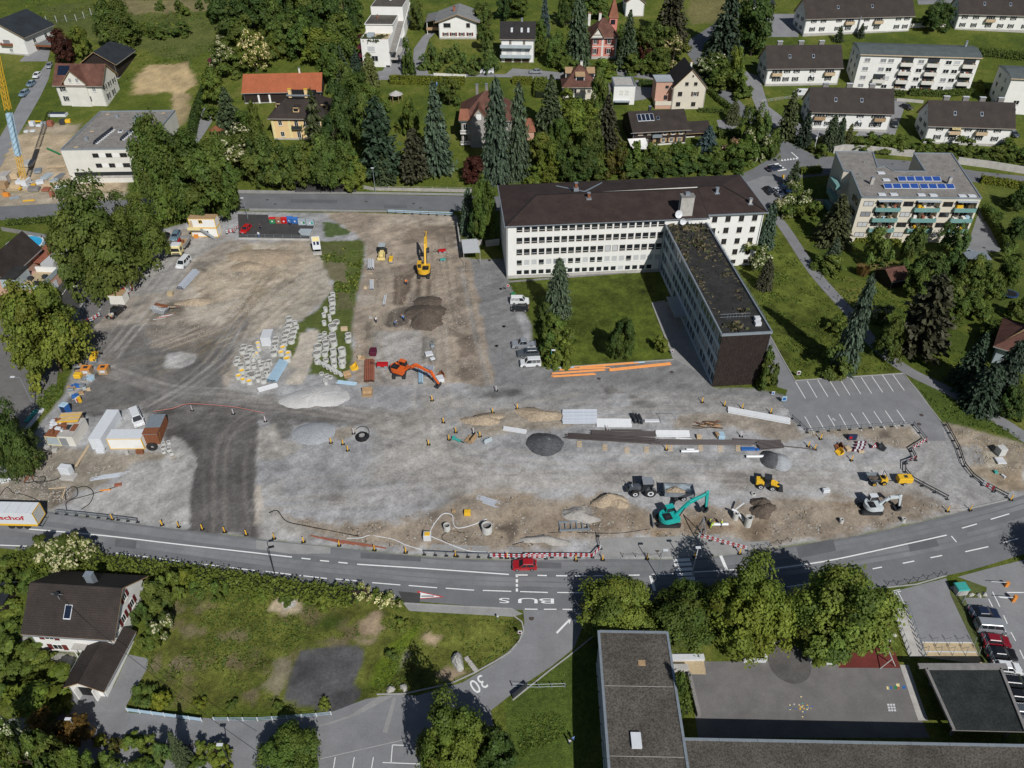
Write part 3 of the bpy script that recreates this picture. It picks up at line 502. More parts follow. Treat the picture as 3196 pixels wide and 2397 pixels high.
kerb('D1',P_(1280,238,1780,265,2212,285),parent=road);kerb('C3',P_(1560,1640,1760,1620,2060,1550),.25,.14,road);kerb('D3',P_(1000,105,1280,75,1540,0),parent=road)
path=sh_('path',ribbon(sml(W2('V',P_(1660,448,1700,500,1760,590,1840,680,1890,745,1960,800,2060,850,2230,955)),5),2.9),'asphalt_pale',.022)
sh_('path',W2('V',P_(1408,655,1425,650,1460,655,1480,690,1541,835,1500,800,1455,775)),'pavement',.02)
# school grounds
sh_('playground',W2('D2',P_(1350,690,1650,690,1655,740,2212,740,2800,740,3345,790,3600,1400,1600,1400,1550,1000,1520,860,1360,800)),'asphalt_brown',.02)
sh_('sports_surface',W2('D3',P_(860,550,1070,570,1145,797,610,795,660,680)),'redrubber',.03);
sh_('schoolyard',W2('D3',P_(990,160,1540,20,1570,100,1860,770,1330,700,1060,280)),'asphalt_pale',.02)
ramp=sh_('footpath',W2('D3',P_(1070,282,1195,282,1370,700,1220,700)),'conc',.06);sh_('footpath',W2('D3',P_(1140,770,1215,770,1385,1250,1300,1250)),'conc',.03);sh_('footpath',W2('D2',P_(1365,740,1650,735,1670,852,1540,850,1510,800,1370,800)),'sand',.026)
sh_('bicycle_stand_floor',W2('D3',P_(1330,575,1770,575,1860,770,1370,700)),'sand',.03)
park=sh_('car_park',W2('D3',P_(1700,190,1880,190,1890,100,1640,10,1900,-60,2300,-160,2300,1300,2212,1300,1930,770,1860,600)),'asphalt_pale',.02)
for a,b in [((1906,200),(1940,268)),((1940,138),(2003,268)),((2035,342),(2068,415)),((2100,488),(2140,563)),((2040,490),(2075,560)),((2112,640),(2145,718)),((2175,640),(2212,720)),((1970,340),(1990,375)),((2185,800),(2212,850))]:line('D3',[a,b],.14,par=park,o=.026)
line('D3',P_(2065,145,2212,145),.16,par=park,o=.026);line('D3',P_(2000,185,2140,198),.2,par=park,o=.026)
for a,b in [((1070,132),(1140,120)),((1080,145),(1150,133)),((1105,140),(1160,275)),((1125,137),(1195,275))]:line('D3',[a,b],.1,par=ramp,o=.03)
for n,(x,y,c) in enumerate([(1040,970,'paleyellow'),(1055,968,'blue'),(1103,966,'green'),(1122,945,'paleyellow'),(1124,972,'brownred'),(1175,964,'blue')]):sh_('play_marking',W2('D3',[(x-14,y-14),(x+14,y-14),(x+16,y+12),(x-12,y+12)]),c,.028)
for k in range(30):
    a=R.choice([(300+U(-20,20),1050+U(-20,170)),(190+U(0,110),1130+U(-25,25)),(320+U(0,110),1140+U(-25,25))]);sh_('play_marking',W2('D3',[(a[0]-6,a[1]-5),(a[0]+6,a[1]-5),(a[0]+6,a[1]+5),(a[0]-6,a[1]+5)]),R.choice(['blue','paleyellow','teal','pwhite','yellow']),.028)
for i in range(3):
    for j in range(3):x=1040+24*i+5*j;y=1113+24*j;sh_('play_marking',W2('D3',[(x-9,y-8),(x+9,y-6),(x+10,y+10),(x-8,y+8)]),'pwhite',.028)
# driveway of the lower house, old asphalt pad
sh_('driveway',W2('D0',P_(1110,680,1280,715,1270,800,1090,1120,1090,1190,600,1160,630,1000,900,1005,980,960)),'asphalt_pale',.024)
# manhole covers
def cover(t,x,y,r=.4,m=mat('cast_iron',(.075,.06,.052),.8)):
    p=at(t,x,y);MB().lathe([(0,.045),(r*.8,.045),(r*.8,.05),(r,.05),(r,0)],m,16).bd('manhole_cover',None,p);C.objects[-1]['kind']='structure'
for q in [('B1',95,65),('B1',163,102),('B1',948,80),('B1',1357,98),('B1',1418,135),('B1',2010,587),('B1',2135,1158),('B1',2075,1326),('B1',2108,835),('M',108,1327),('M',162,1192),('M',1320,1508),('M',817,1553),('M',62,735),('M',140,933),('C3',1327,818),('C3',1306,895),('B3',272,238),('B3',1075,252),('B3',1175,232),('B3',1855,338),('B3',1985,342),('B3',1867,977),('C2',1247,1430),('D2',162,368),('A1',1212,518)]:cover(*q)
# -- buildings
_wm={}
def win_mesh(w,h,glass,frame,mull,sill):
    k=(round(w,2),round(h,2),glass,frame,mull,sill)
    if k in _wm:return _wm[k]
    b=MB();f=.09;d=.06   # frame stands 6 cm out of the wall,y<0 outward
    b.box(0,-d,0,w,.02,f,frame);b.box(0,-d,h-f,w,.02,h,frame);b.box(0,-d,f,f,.02,h-f,frame);b.box(w-f,-d,f,w,.02,h-f,frame)
    for i in range(mull):x=w*(i+1)/(mull+1);b.box(x-.035,-d+.015,f,x+.035,.02,h-f,frame)
    if sill:b.box(-.08,-.16,-.09,w+.08,-.002,-.005,sill)
    p=MB();p.add([(f,-.02,f),(w-f,-.02,f),(w-f,-.02,h-f),(f,-.02,h-f)],[(0,1,2,3)],glass)
    _wm[k]=(b.mesh('window'),p.mesh('pane'));return _wm[k]
_sh={}
def wd(par,x,z,w,h,M=None,glass='glass',frame='winframe',mull=1,sill='ofwhite',shut=None,rec=0):
    a,p=win_mesh(w,h,glass,frame,mull,sill);o=link('window',a,par)
    o.matrix_local=(M or Matrix())@MT((x-w/2,rec,z))
    link('pane',p,o)
    if shut:
        k=(round(w,2),round(h,2),shut)
        if k not in _sh:
            b=MB();b.box(0,-.08,0,w*.5,-.03,h,shut);_sh[k]=b.mesh('shutter')
        for q in (-w*.5-.02,w+.02):link('shutter',_sh[k],o,(q,-.004,0))
    return o
def balcony(par,x,z,w,d,M,m='wood',h=1.,slab='conc'):
    b=MB();b.box(x-w/2,-d,z-.18,x+w/2,-.002,z,slab);b.box(x-w/2,-d-.06,z-.1,x+w/2,-d,z+h,m);b.box(x-w/2-.05,-d,z-.1,x-w/2,-.002,z+h,m);b.box(x+w/2,-d,z-.1,x+w/2+.05,-.002,z+h,m)
    o=b.bd('balcony',par)
    if M is not None:o.matrix_local=M
    return o
def roofmesh(polys,th,m,under='wood',uvs=None):
    # polys: lists of 3D points (outward-facing, first edge is the eave); slab of thickness th, courses run along the eave
    me=bpy.data.meshes.new('roof');v=[];f=[];mi=[];uv=[]
    for P in polys:
        P=[Vector(p) for p in P];n=(P[1]-P[0]).cross(P[2]-P[1]).normalized();o=len(v);k=len(P)
        v+=[tuple(p) for p in P]+[tuple(p-ZV(th)) for p in P];u=(P[1]-P[0]).normalized();w=n.cross(u)
        f.append(tuple(range(o,o+k)));mi.append(0);uv+=[((p-P[0]).dot(u),(p-P[0]).dot(w)) for p in P]
        f.append(tuple(range(o+k,o+2*k))[::-1]);mi.append(1);uv+=[(0,0)]*k
        for i in range(k):f.append((o+i,o+k+i,o+k+(i+1)%k,o+(i+1)%k));mi.append(1);uv+=[(0,0)]*4
    me.from_pydata(v,[],f);me.materials.append(MATS[m]);me.materials.append(MATS[under]);me.polygons.foreach_set('material_index',mi)
    ul=me.uv_layers.new(name='UVMap');ul.data.foreach_set('uv',[c for p in uv for c in p]);me.update();return me
def gable_x(w,d,h,rh,ov,oe=None):# ridge parallel to the front
    oe=ov if oe is None else oe;k=rh/(d/2);e=h-k*ov
    return [[(-oe,-ov,e),(w+oe,-ov,e),(w+oe,d/2,h+rh),(-oe,d/2,h+rh)],[(w+oe,d+ov,e),(-oe,d+ov,e),(-oe,d/2,h+rh),(w+oe,d/2,h+rh)]]
def gable_y(w,d,h,rh,ov,oe=None):
    oe=ov if oe is None else oe;k=rh/(w/2);e=h-k*ov
    return [[(-ov,d+oe,e),(-ov,-oe,e),(w/2,-oe,h+rh),(w/2,d+oe,h+rh)],[(w+ov,-oe,e),(w+ov,d+oe,e),(w/2,d+oe,h+rh),(w/2,-oe,h+rh)]]
def hip(w,d,h,rh,ov,a,b=None):
    b=a if b is None else b;k=rh/(d/2);e=h-k*ov;A=(-ov,-ov,e);B=(w+ov,-ov,e);D=(w+ov,d+ov,e);E=(-ov,d+ov,e);r0=(a,d/2,h+rh);r1=(w-b,d/2,h+rh)
    if abs(w-a-b)<.05:return [[A,B,r0],[B,D,r0],[D,E,r0],[E,A,r0]]
    return [[A,B,r1,r0],[B,D,r1],[D,E,r0,r1],[E,A,r0]]
def frame_of(FL,FR,h,zb=None):
    a=at(*FL,h);b=at(*FR,h);z=zt((a.y+b.y)/2) if zb is None else zb;w=hypot(b.x-a.x,b.y-a.y);return Vector((a.x,a.y,z)),w,atan2(b.y-a.y,b.x-a.x)
def faces(w,d):
    return {'f':Matrix(),'r':MT((w,0,0))@MR_(PI/2,4,'Z'),'b':MT((w,d,0))@MR_(PI,4,'Z'),'l':MT((0,d,0))@MR_(-PI/2,4,'Z')}
def chm(t,x,y,z0,z1,w=.7,d=.7,m='ofwhite',cap='galv'):
    b=MB();b.box(x-w/2,y-d/2,z0,x+w/2,y+d/2,z1,m);b.box(x-w/2-.08,y-d/2-.08,z1+.15,x+w/2+.08,y+d/2+.08,z1+.22,cap)
    for i in (-1,1):
        for j in (-1,1):b.box(x+i*(w/2-.06)-.04,y+j*(d/2-.06)-.04,z1,x+i*(w/2-.06)+.04,y+j*(d/2-.06)+.04,z1+.15,cap)
    return b.bd('chimney',t)
def skylight(t,x,y,w,d,k,z0,m='pvdark',fr='galv'):# on a roof plane z=z0+k*y
    b=MB();f=lambda X,Y,o:(X,Y,z0+k*Y+o)
    for (x0,y0,x1,y1,mm,o0,o1) in ((x-w/2,y-d/2,x+w/2,y+d/2,fr,-.05,.1),(x-w/2+.08,y-d/2+.08,x+w/2-.08,y+d/2-.08,m,.1,.12)):
        vs=[f(x0,y0,o0),f(x1,y0,o0),f(x1,y1,o0),f(x0,y1,o0),f(x0,y0,o1),f(x1,y0,o1),f(x1,y1,o1),f(x0,y1,o1)];b.add(vs,[(4,5,6,7),(0,1,5,4),(1,2,6,5),(2,3,7,6),(3,0,4,7)],mm)
    return b.bd('skylight',t)
def house(label,FL,FR,h,d,roof='x',rh=3,ov=.6,wm='white',rm='roof_brown',wins={},cat='house',name='house',zb=None,plinth=.6,pm='conc',oe=None,a=None,under='wood',w=None):
    p,w_,rz=frame_of(FL,FR,h,zb);w=w or w_;t=thing(name,label,cat,p,rz);b=MB()
    b.box(0,0,-4,w,d,h,wm)
    if roof=='x':b.add([(0,0,h),(0,d,h),(0,d/2,h+rh-.12)],[(0,2,1)],wm);b.add([(w,0,h),(w,d,h),(w,d/2,h+rh-.12)],[(0,1,2)],wm)
    if roof=='y':b.add([(0,0,h),(w,0,h),(w/2,0,h+rh-.12)],[(0,1,2)],wm);b.add([(0,d,h),(w,d,h),(w/2,d,h+rh-.12)],[(0,2,1)],wm)
    b.bd('wall',t)
    if plinth:bx('plinth',t,-.04,-.04,-4,w+.04,d+.04,plinth,pm)
    P={'x':lambda:gable_x(w,d,h,rh,ov,oe),'y':lambda:gable_y(w,d,h,rh,ov,oe),'hip':lambda:hip(w,d,h,rh,ov,a or d/2)}
    if roof in P:
        r=link('roof',roofmesh([[(x,y,z+.16) for x,y,z in q] for q in P[roof]()],.2,rm,under),t)
        g=MB();k=rh/(d/2) if roof!='y' else rh/(w/2);e=h-k*ov+.02
        if roof=='y':g.beam((-ov-.06,-.3,e),(-ov-.06,d+.3,e),.13,.13,'flash');g.beam((w+ov+.06,-.3,e),(w+ov+.06,d+.3,e),.13,.13,'flash')
        else:g.beam((-ov,-ov-.07,e),(w+ov,-ov-.07,e),.13,.13,'flash')
        g.bar((.15,-.08,-.5),(.15,-.08,h-.1),.05,'flash',5);g.bar((w-.15,-.08,-.5),(w-.15,-.08,h-.1),.05,'flash',5);g.bd('gutter',t)
    F_=faces(w,d);L_={'f':w,'b':w,'l':d,'r':d}
    for side,ws in wins.items():
        for q in ws:
            u,z,ww,hh=q[:4];kw=q[4] if len(q)>4 else {}
            wd(t,u*L_[side],z,ww,hh,F_[side],**kw)
    t['_w']=w;return t,w,F_
SD=dict(shut='shutter_dark');SR=dict(shut='shutter_red')
# --- the office slab with its wing ------------------------------------------------
def hwl(b,w,z0,z1,holes,m,rec=.22):
    xs=sorted({0,w}|{q for x0,a,x1,c in holes for q in (x0,x1)});zs=sorted({z0,z1}|{q for a,y0,c,y1 in holes for q in (y0,y1)})
    hs={(round(x0,3),round(a,3)):(x1,c) for x0,a,x1,c in holes}
    for i in range(len(xs)-1):
        for j in range(len(zs)-1):
            cx,cz=(xs[i]+xs[i+1])/2,(zs[j]+zs[j+1])/2
            if any(x0<cx<x1 and a<cz<c for x0,a,x1,c in holes):continue
            b.add([(xs[i],0,zs[j]),(xs[i+1],0,zs[j]),(xs[i+1],0,zs[j+1]),(xs[i],0,zs[j+1])],[(0,1,2,3)],m)
    for x0,a,x1,c in holes:
        b.add([(x0,0,a),(x1,0,a),(x1,0,c),(x0,0,c),(x0,rec,a),(x1,rec,a),(x1,rec,c),(x0,rec,c)],[(0,4,5,1),(1,5,6,2),(2,6,7,3),(3,7,4,0)],m)
O=Vector((40.4,123.6,0));al=.088;OW=Vector((cos(al),sin(al),0));OL=Vector((-sin(al),cos(al),0));wW,wL,wH=9.6,45.2,12.8
p0=O+OL*wL-OW*37.8
off=thing('office_building','large white office slab with dark hipped roof and a long flat roofed wing','office building',p0,al)
HF=14.2;b=MB();holes=[];specs=[]
ys=P_(12.37,14.0,9.36,10.95,6.3,7.93,3.4,4.98,.9,2.2)
for r,(za,zb_) in enumerate(ys):
    for i in range(20):
        x=2.98+1.775*i
        if r==4 and i==19:continue
        holes.append((x-.7,za,x+.7,zb_));specs.append((x,za,zb_,r,i))
hwl(b,37.8,-1,HF,holes,'white',.13)
b.add([(0,0,-1),(0,21.5,-1),(0,21.5,HF),(0,0,HF)],[(0,3,2,1)],'white')
b.box(47.6,1.2,-1,61.8,21.4,HF+.25,'white');b.add([(37.8,0,-1),(47.6,0,-1),(47.6,0,HF),(37.8,0,HF)],[(0,1,2,3)],'white');b.add([(0,21.5,-1),(47.6,21.5,-1),(47.6,21.5,HF),(0,21.5,HF)],[(3,2,1,0)],'white')
b.bd('wall',off)
bx('interior',off,.02,.7,-1,47.4,21.2,HF-.1,'black')
blind4={1:'blind',2:'blind',4:'blind',5:'greyblind',6:'blind',9:'blind',12:'blind',13:'blind',14:'blind',16:'blind',17:'blind',18:'blind',19:'blind'}
for x,za,zb_,r,i in specs:
    g='glass'
    if r==3:g=blind4.get(i,'glass')
    if r==2 and i in (12,13):g='blind'
    if r==4 and i==14:g='blind'
    wd(off,x,za,1.4,zb_-za,None,g,'brframe' if r<3 else 'winframe',0,'ofwhite',None,.1)
    if g=='glass' and r<4:bx('transom',off,x-.63,.06,za+.42,x+.63,.1,za+.5,'winframe')
for r,z in enumerate([12.2,9.2,6.2,3.2,.7]):
    for j,u in enumerate((2.1,5.35,8.65,11.9)):wd(off,61.8-u,z,1.25,1.5 if r<4 else 1.05,MT((0,1.2,0)),'blind' if (r,j)==(2,3) else 'glass','brframe',1)
for z in (9.2,6.2):
    for u in (5,13):wd(off,u,z,1.2,1.4,faces(61.8,21.4)['l'])
bx('plinth',off,-.06,-.06,-1,37.7,0,.85,'conc')
# roof: hipped, the eastern bay with its eave set back and a little higher
ov=.4;e=HF+.05;rzg=16.6
RP=[[(-ov,-ov,e),(47.9,-ov,e),(47.9,10.6,rzg),(8,10.6,rzg)],[(47.9,.5,e+.4),(62.4,.5,e+.4),(54,11.2,rzg+.3),(47.9,11.2,rzg+.3)],[(62.4,.5,e+.4),(62.4,22,e+.4),(54,11.2,rzg+.3)],[(62.4,22,e+.4),(-ov,22,e),(8,10.6,rzg),(54,11.2,rzg+.3)],[(-ov,22,e),(-ov,-ov,e),(8,10.6,rzg)]]
link('roof',roofmesh(RP,.25,'roof_office','ofwhite'),off)
g=MB();g.beam((-ov,-ov-.1,e-.1),(47.9,-ov-.1,e-.02),.16,.18,'flash');g.beam((47.9,.4,e+.3),(62.4,.4,e+.3),.2,.28,'flash');g.beam((-ov-.1,-ov,e-.1),(-ov-.1,22,e-.1),.2,.28,'flash');g.beam((62.5,.4,e+.3),(62.5,22,e+.3),.2,.28,'flash');g.beam((47.95,-.6,e-.1),(47.95,.5,e+.3),.2,.3,'flash')
for x in (.2,37.4,61.5):g.bar((x,-.1+(1.2 if x>50 else 0),-.5),(x,-.1+(1.2 if x>50 else 0),14),.07,'flash',6)
g.bd('gutter',off)
r_=MB();r_.beam((8,10.6,rzg+.06),(47.9,10.6,rzg+.06),.35,.12,'roof_dark');r_.beam((47.9,11.2,rzg+.36),(54,11.2,rzg+.36),.35,.12,'roof_dark');r_.beam((-ov,-ov,e+.06),(8,10.6,rzg+.06),.3,.12,'roof_dark');r_.beam((62.4,.5,e+.46),(54,11.2,rzg+.36),.3,.12,'roof_dark');r_.bd('ridge',off)
for pts in (((14,18.5),(20,11.5),(26,20)),((45,19),(52,12.5))):
    g=MB();zz=lambda y:rzg-(y-10.6)*(rzg-e)/11.4
    for a,c in zip(pts,pts[1:]):g.beam((a[0],a[1],zz(a[1])+.12),(c[0],c[1],zz(c[1])+.12),.5,.1,'flash')
    g.bd('valley_flashing',off)
for x,y,c in ((20.5,8.5,'rust'),(18,12.5,'rust'),(52,8.5,'galv'),(59,4,'conc')):
    z=e+(y+ov)*(rzg-e)/11.2;s=MB();s.box(x-.6,y-.6,z-.5,x+.6,y+.6,z+.25,'flash');s.box(x-.3,y-.3,z+.2,x+.3,y+.3,z+1.4,c);s.box(x-.42,y-.42,z+1.5,x+.42,y+.42,z+1.58,'galv');s.bd('vent',off)
# wing (local frame of the slab: its long side runs toward -y)
X0=37.8;b=MB();holes=[];ML=MT((X0,0,0))@MR_(-PI/2,4,'Z')
n=22;px_=wL/n
for r in range(4):
    for i in range(n):holes.append((px_*i+.2,.72+3.1*r,px_*(i+1)-.04,2.78+3.1*r))
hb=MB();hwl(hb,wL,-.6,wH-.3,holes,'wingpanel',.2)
for v in range(len(hb.v)):hb.v[v]=tuple(ML@Vector(hb.v[v]))
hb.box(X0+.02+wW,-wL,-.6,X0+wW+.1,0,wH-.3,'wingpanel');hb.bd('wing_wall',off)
bx('wing_interior',off,X0+.35,-wL+.3,-.6,X0+wW,0,wH-.4,'black')
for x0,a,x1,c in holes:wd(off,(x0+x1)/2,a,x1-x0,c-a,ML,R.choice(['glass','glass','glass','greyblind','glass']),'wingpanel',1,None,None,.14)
hb=MB();nb_=32
for i in range(nb_):
    xa=X0+wW*i/nb_;o_=.02*(i%2)+U(0,.012);bx('board',off,xa+.012,-wL-.08-o_,-.3,xa+wW/nb_-.012,-wL-.002,wH-.35,'darkwood')
hb.box(X0,-wL-.0,-.6,X0+wW+.1,-wL+.3,wH-.35,'black');hb.bd('end_wall',off)
bx('wing_slab',off,X0-.15,-wL-.15,wH-.35,X0+wW+.15,-.02,wH-.1,'conc_dark')
bx('wing_roof',off,X0+.1,-wL+.1,wH-.1,X0+wW-.1,-.02,wH-.06,'roof_bitumen')
hb=MB()
for a,c in (((X0-.18,-wL-.1),(X0-.18,-.1)),((X0+wW+.1,-wL-.1),(X0+wW+.1,-.1)),((X0-.2,-wL-.12),(X0+wW+.2,-wL-.12))):hb.beam((*a,wH),(*c,wH),.3,.5,'flash')
hb.bd('parapet',off)
hb=MB();hb.bar((X0+wW,-wL+4,wH+1),(X0+wW,-2,wH+1),.03,'galv',5);hb.bar((X0+wW,-wL+4,wH+.6),(X0+wW,-2,wH+.6),.03,'galv',5)
for i in range(24):hb.bar((X0+wW,-2-i*1.7,wH),(X0+wW,-2-i*1.7,wH+1),.03,'galv',5)
for i in range(7):hb.bar((X0+2.5+i*.6,-wL+5.2,wH),(X0+2.5+i*.6,-wL+5.2,wH+1.1),.03,'galv',5)
for z in (.4,1.1):hb.bar((X0+1,-wL+5.2,wH+z),(X0+7,-wL+5.2,wH+z),.035,'galv',5)
hb.bd('railing',off)
hb=MB();hb.box(X0-2.6,-24,2.7,X0-.01,-16,2.95,'galv');hb.bar((X0-2.3,-23.5,-.2),(X0-2.3,-23.5,2.7),.06,'galv');hb.bar((X0-2.3,-16.5,-.2),(X0-2.3,-16.5,2.7),.06,'galv');hb.bd('entrance_canopy',off)
hb=MB();hb.box(X0+7.6,-wL+3.6,wH-.05,X0+8.7,-wL+4.6,wH+.8,'pwhite');hb.box(X0+7.2,-wL+2.2,wH-.05,X0+8.4,-wL+3.2,wH+.7,'pwhite');hb.bd('roof_unit',off)
c=abs_at('M',1407,475,wH);hb=MB();Mi=MT(p0)@MR_(al,4,'Z');cl=Mi.inverted()@c
hb.box(cl.x-1.5,cl.y,wH-.1,cl.x+1.6,cl.y+1.7,19.2,'conc');hb.box(cl.x-1.6,cl.y-.1,19.2,cl.x+1.7,cl.y+1.8,19.5,'conc_dark');hb.box(cl.x-.5,cl.y+.4,19.5,cl.x+.5,cl.y+1.2,20.2,'galv');hb.bd('chimney',off)
for dx,dz,r in ((-1.9,1.6,.95),(-.9,0,.75),(.8,-.1,.4)):
    s=MB();cc=Vector((cl.x+dx,cl.y-.5 if dz>1 else cl.y-1.2,wH+.9+dz));nrm=Vector((.2,-.9,.35)).normalized();u=nrm.orthogonal().normalized();w_=nrm.cross(u);vs=[]
    for rr,q in ((0,0),(r*.5,.06),(r,.22)):
        for i in range(16):vs.append(cc+(u*cos(2*PI*i/16)+w_*sin(2*PI*i/16))*rr+nrm*q)
    s.add(vs,[(j*16+i,j*16+(i+1)%16,(j+1)*16+(i+1)%16,(j+1)*16+i) for j in range(2) for i in range(16)],'pwhite');s.bar(cc,(cc.x,cc.y+.4,wH-.1),.05,'galv',6);s.bar(cc+nrm*.1,cc+nrm*.7,.03,'galv',5);s.bd('satellite_dish',off)
pl=MB() # moss and weeds on the old flat roof:uneven clumps of blades
def weeds(mb,c,n,s,hh,ms):
    for _ in range(n):
        x=c[0]+R.gauss(0,s[0]);y=c[1]+R.gauss(0,s[1]);a=U(0,PI);l=U(.3,1)*hh;w=U(.1,.3)*(1+hh)
        dx,dy=cos(a)*w,sin(a)*w;ox,oy=R.gauss(0,.3)*l,R.gauss(0,.3)*l
        mb.add([(x-dx,y-dy,c[2]),(x+dx,y+dy,c[2]),(x+dx+ox,y+dy+oy,c[2]+l),(x-dx+ox,y-dy+oy,c[2]+l)],[(0,1,2,3)],R.choice(ms))
mat('weed',(.055,.068,.025),.9,.3);mat('drygrass',(.13,.105,.06),.9,.3);mat('moss',(.07,.066,.034),.95,.3)
for cx,cy,n,sx,sy,hh in Q_(6,1.2,-6,90,.7,4,.5,3.2,-9,60,1.4,1.6,.35,5.4,-9,90,1.2,2.4,.6,6.2,-14,60,1,2,.4,6.9,-3,90,1.5,1.5,.6,1,-16,60,.5,5,.4,7.2,-24,50,.8,1,.25,1.2,-30,70,.5,6,.3,7.6,-32,30,.4,2,.3,6.2,-37.5,26,.6,.5,.5,3,-43,70,.9,.7,.8,4,-21,40,2,3,.2,4.2,-2,70,1.6,1,.5,8.9,-22,60,.25,9,.35):weeds(pl,(X0+min(max(cx,.6),8.6),cy,wH-.08),n,(sx,sy),hh,['weed','drygrass','moss','drygrass'])
kind(pl.bd('roof_weeds',off),'stuff')
# --- flat-roofed blocks ----------------------------------------------------------
def block(label,FL,FR,h,d,wm,rm,name='apartment_block',cat='apartment block',par=.35,rim='flash',zb=None,rad_=None):
    p,w,rz=frame_of(FL,FR,h,zb);t=thing(name,label,cat,p,rz);bx('wall',t,0,0,-4,w,d,h-par,wm)
    bx('roof',t,.05,.05,h-par,w-.05,d-.05,h-par+.03,rm);b=MB();o=.04
    b.box(-o,-o,h-par,w+o,.3,h,rim);b.box(-o,d-.3,h-par,w+o,d+o,h,rim);b.box(-o,.3,h-par,.3,d-.3,h,rim);b.box(w-.3,.3,h-par,w+o,d-.3,h,rim);b.bd('parapet',t)
    return t,w,faces(w,d)
cube,w,FF=block('pale cubic apartment block with gravel roof beside the tower crane',('A0',520,1290),('A0',1235,1276),10.2,30.5,'ofwhite','roof_gravel')
for z in (7.6,4.6):
    for u in (9.2,12.9):wd(cube,u,z,1.7,1.25,FF['f'],'glass','brframe',1,None)
    for u in (11.05,14.9):bx('facade_panel',cube,u-.95,-.05,z,u+.95,-.01,z+1.25,'white')
    wd(cube,17,z,2,1.25,FF['f'],'glass','brframe',1,None)
b=MB();b.box(1.5,-.06,2.2,w,-.01,3.3,'glass');b.box(1.5,-.08,1.5,w,-.01,2.2,'conc');b.bd('window_band',cube);b.box(9.5,-.07,-3,13,-.02,-.3,'dmetal');b.box(2.4,-.05,-3,5.6,-.02,-.2,'ofwhite');b.bd('garage_door',cube)
for u,z in Q_(2,6,6.4,8,6.4,11,4.2,6,3.4,15,6.4,14,3.2):wd(cube,u,z,1.5,1.9,FF['r'],'glass','brframe',1,None)
for x,y,n,a in ((7.5,4,11,86),(14.2,6.5,9,86)):
    for i in range(n):
        b=MB();cx=x+.12*i;cy=y+1.25*i*(20/24);b.add([(cx,cy,10),(cx,cy+1,10),(cx+.55,cy+1,10.95),(cx+.55,cy,10.95),(cx+.62,cy,10),(cx+.62,cy+1,10)],[(0,3,2,1),(3,4,5,2),(0,4,3),(1,2,5)],'pvdark');b.bd('solar_panel',cube);bx('ballast_block',cube,cx+.7,cy+.3,9.88,cx+1.4,cy+.6,10.1,'pwhite')
for u,v,s in Q_(3,7,25.5,.9,14.2,23.5,2.6,17.6,24,1,14.8,19.5,.9,4.5,7.5,.9,15,11.5,1):
    b=MB();b.box(u-s/2,v-s/2,9.85,u+s/2,v+s/2,10.7,'galv');b.box(u-s/2+.15,v-s/2+.15,10.7,u+s/2-.15,v+s/2-.15,10.76,'flash');b.bd('roof_vent',cube)
b=MB();b.box(11.5,12.8,9.85,12.7,14.2,10.2,'pwhite');b.box(11.7,13,10.2,12.5,14,10.24,'pvdark');b.bd('skylight',cube)
for u,v in Q_(2,3,28,20,28.5,3.5,14,18,15,3.5,2.2):
    b=MB();b.box(u-.6,v-.25,9.86,u+.6,v+.25,9.92,'pwood');b.box(u-.25,v-.6,9.92,u+.25,v+.6,9.97,'pwood');b.bd('timber_cross',cube)
# right-hand apartment house with green balconies
zb=0;hA=12.6
P=[abs_at('B3',x,y,hA) for x,y in [(812,540),(1845,549),(1588,163),(1262,160),(1362,318),(1088,314),(1015,272),(950,285),(906,150),(585,148),(655,308),(722,318)]]
pA=P[0].copy();pA.z=0;rzA=atan2(P[1].y-P[0].y,P[1].x-P[0].x);apt=thing('apartment_house','flat roofed apartment house with green balcony fronts and solar panels','apartment house',pA,rzA)
IA=(MT(pA)@MR_(rzA,4,'Z')).inverted();LP=[IA@Vector((p.x,p.y,0)) for p in P];wA=LP[1].x
pol=[(p.x,p.y) for p in LP];b=MB()
ins=[(.05,1.6),(wA-.05,1.6)]+[(q[0]-(.05 if q[0]>5 else -.05),q[1]-.05) for q in pol[2:]]
b.prism(ins,-1,hA-.35,'cream');b.bd('core_wall',apt)
holes=[];cols=[(4.2,10.4),(14.0,20.2),(24,wA-.5)]
for z in (9.4,6.5,3.6):holes+=[(a,z,c,z+2.35) for a,c in cols]
holes+=[(a,.6,c,2.9) for a,c in cols[:1]]
b=MB();hwl(b,wA,-1,hA-.35,holes,'cream',1.58);b.add([(0,0,-1),(0,1.6,-1),(0,1.6,hA-.35),(0,0,hA-.35)],[(0,3,2,1)],'cream');b.add([(wA,0,-1),(wA,1.6,-1),(wA,1.6,hA-.35),(wA,0,hA-.35)],[(0,1,2,3)],'cream');b.bd('wall',apt)
b=MB();b.prism(pol,hA-.35,hA-.05,'flash','roof_gravel');b.bd('roof',apt)
b=MB()
for a,c in zip(pol,pol[1:]+pol[:1]):b.beam((*a,hA),(*c,hA),.35,.26,'flash')
b.bd('parapet',apt)
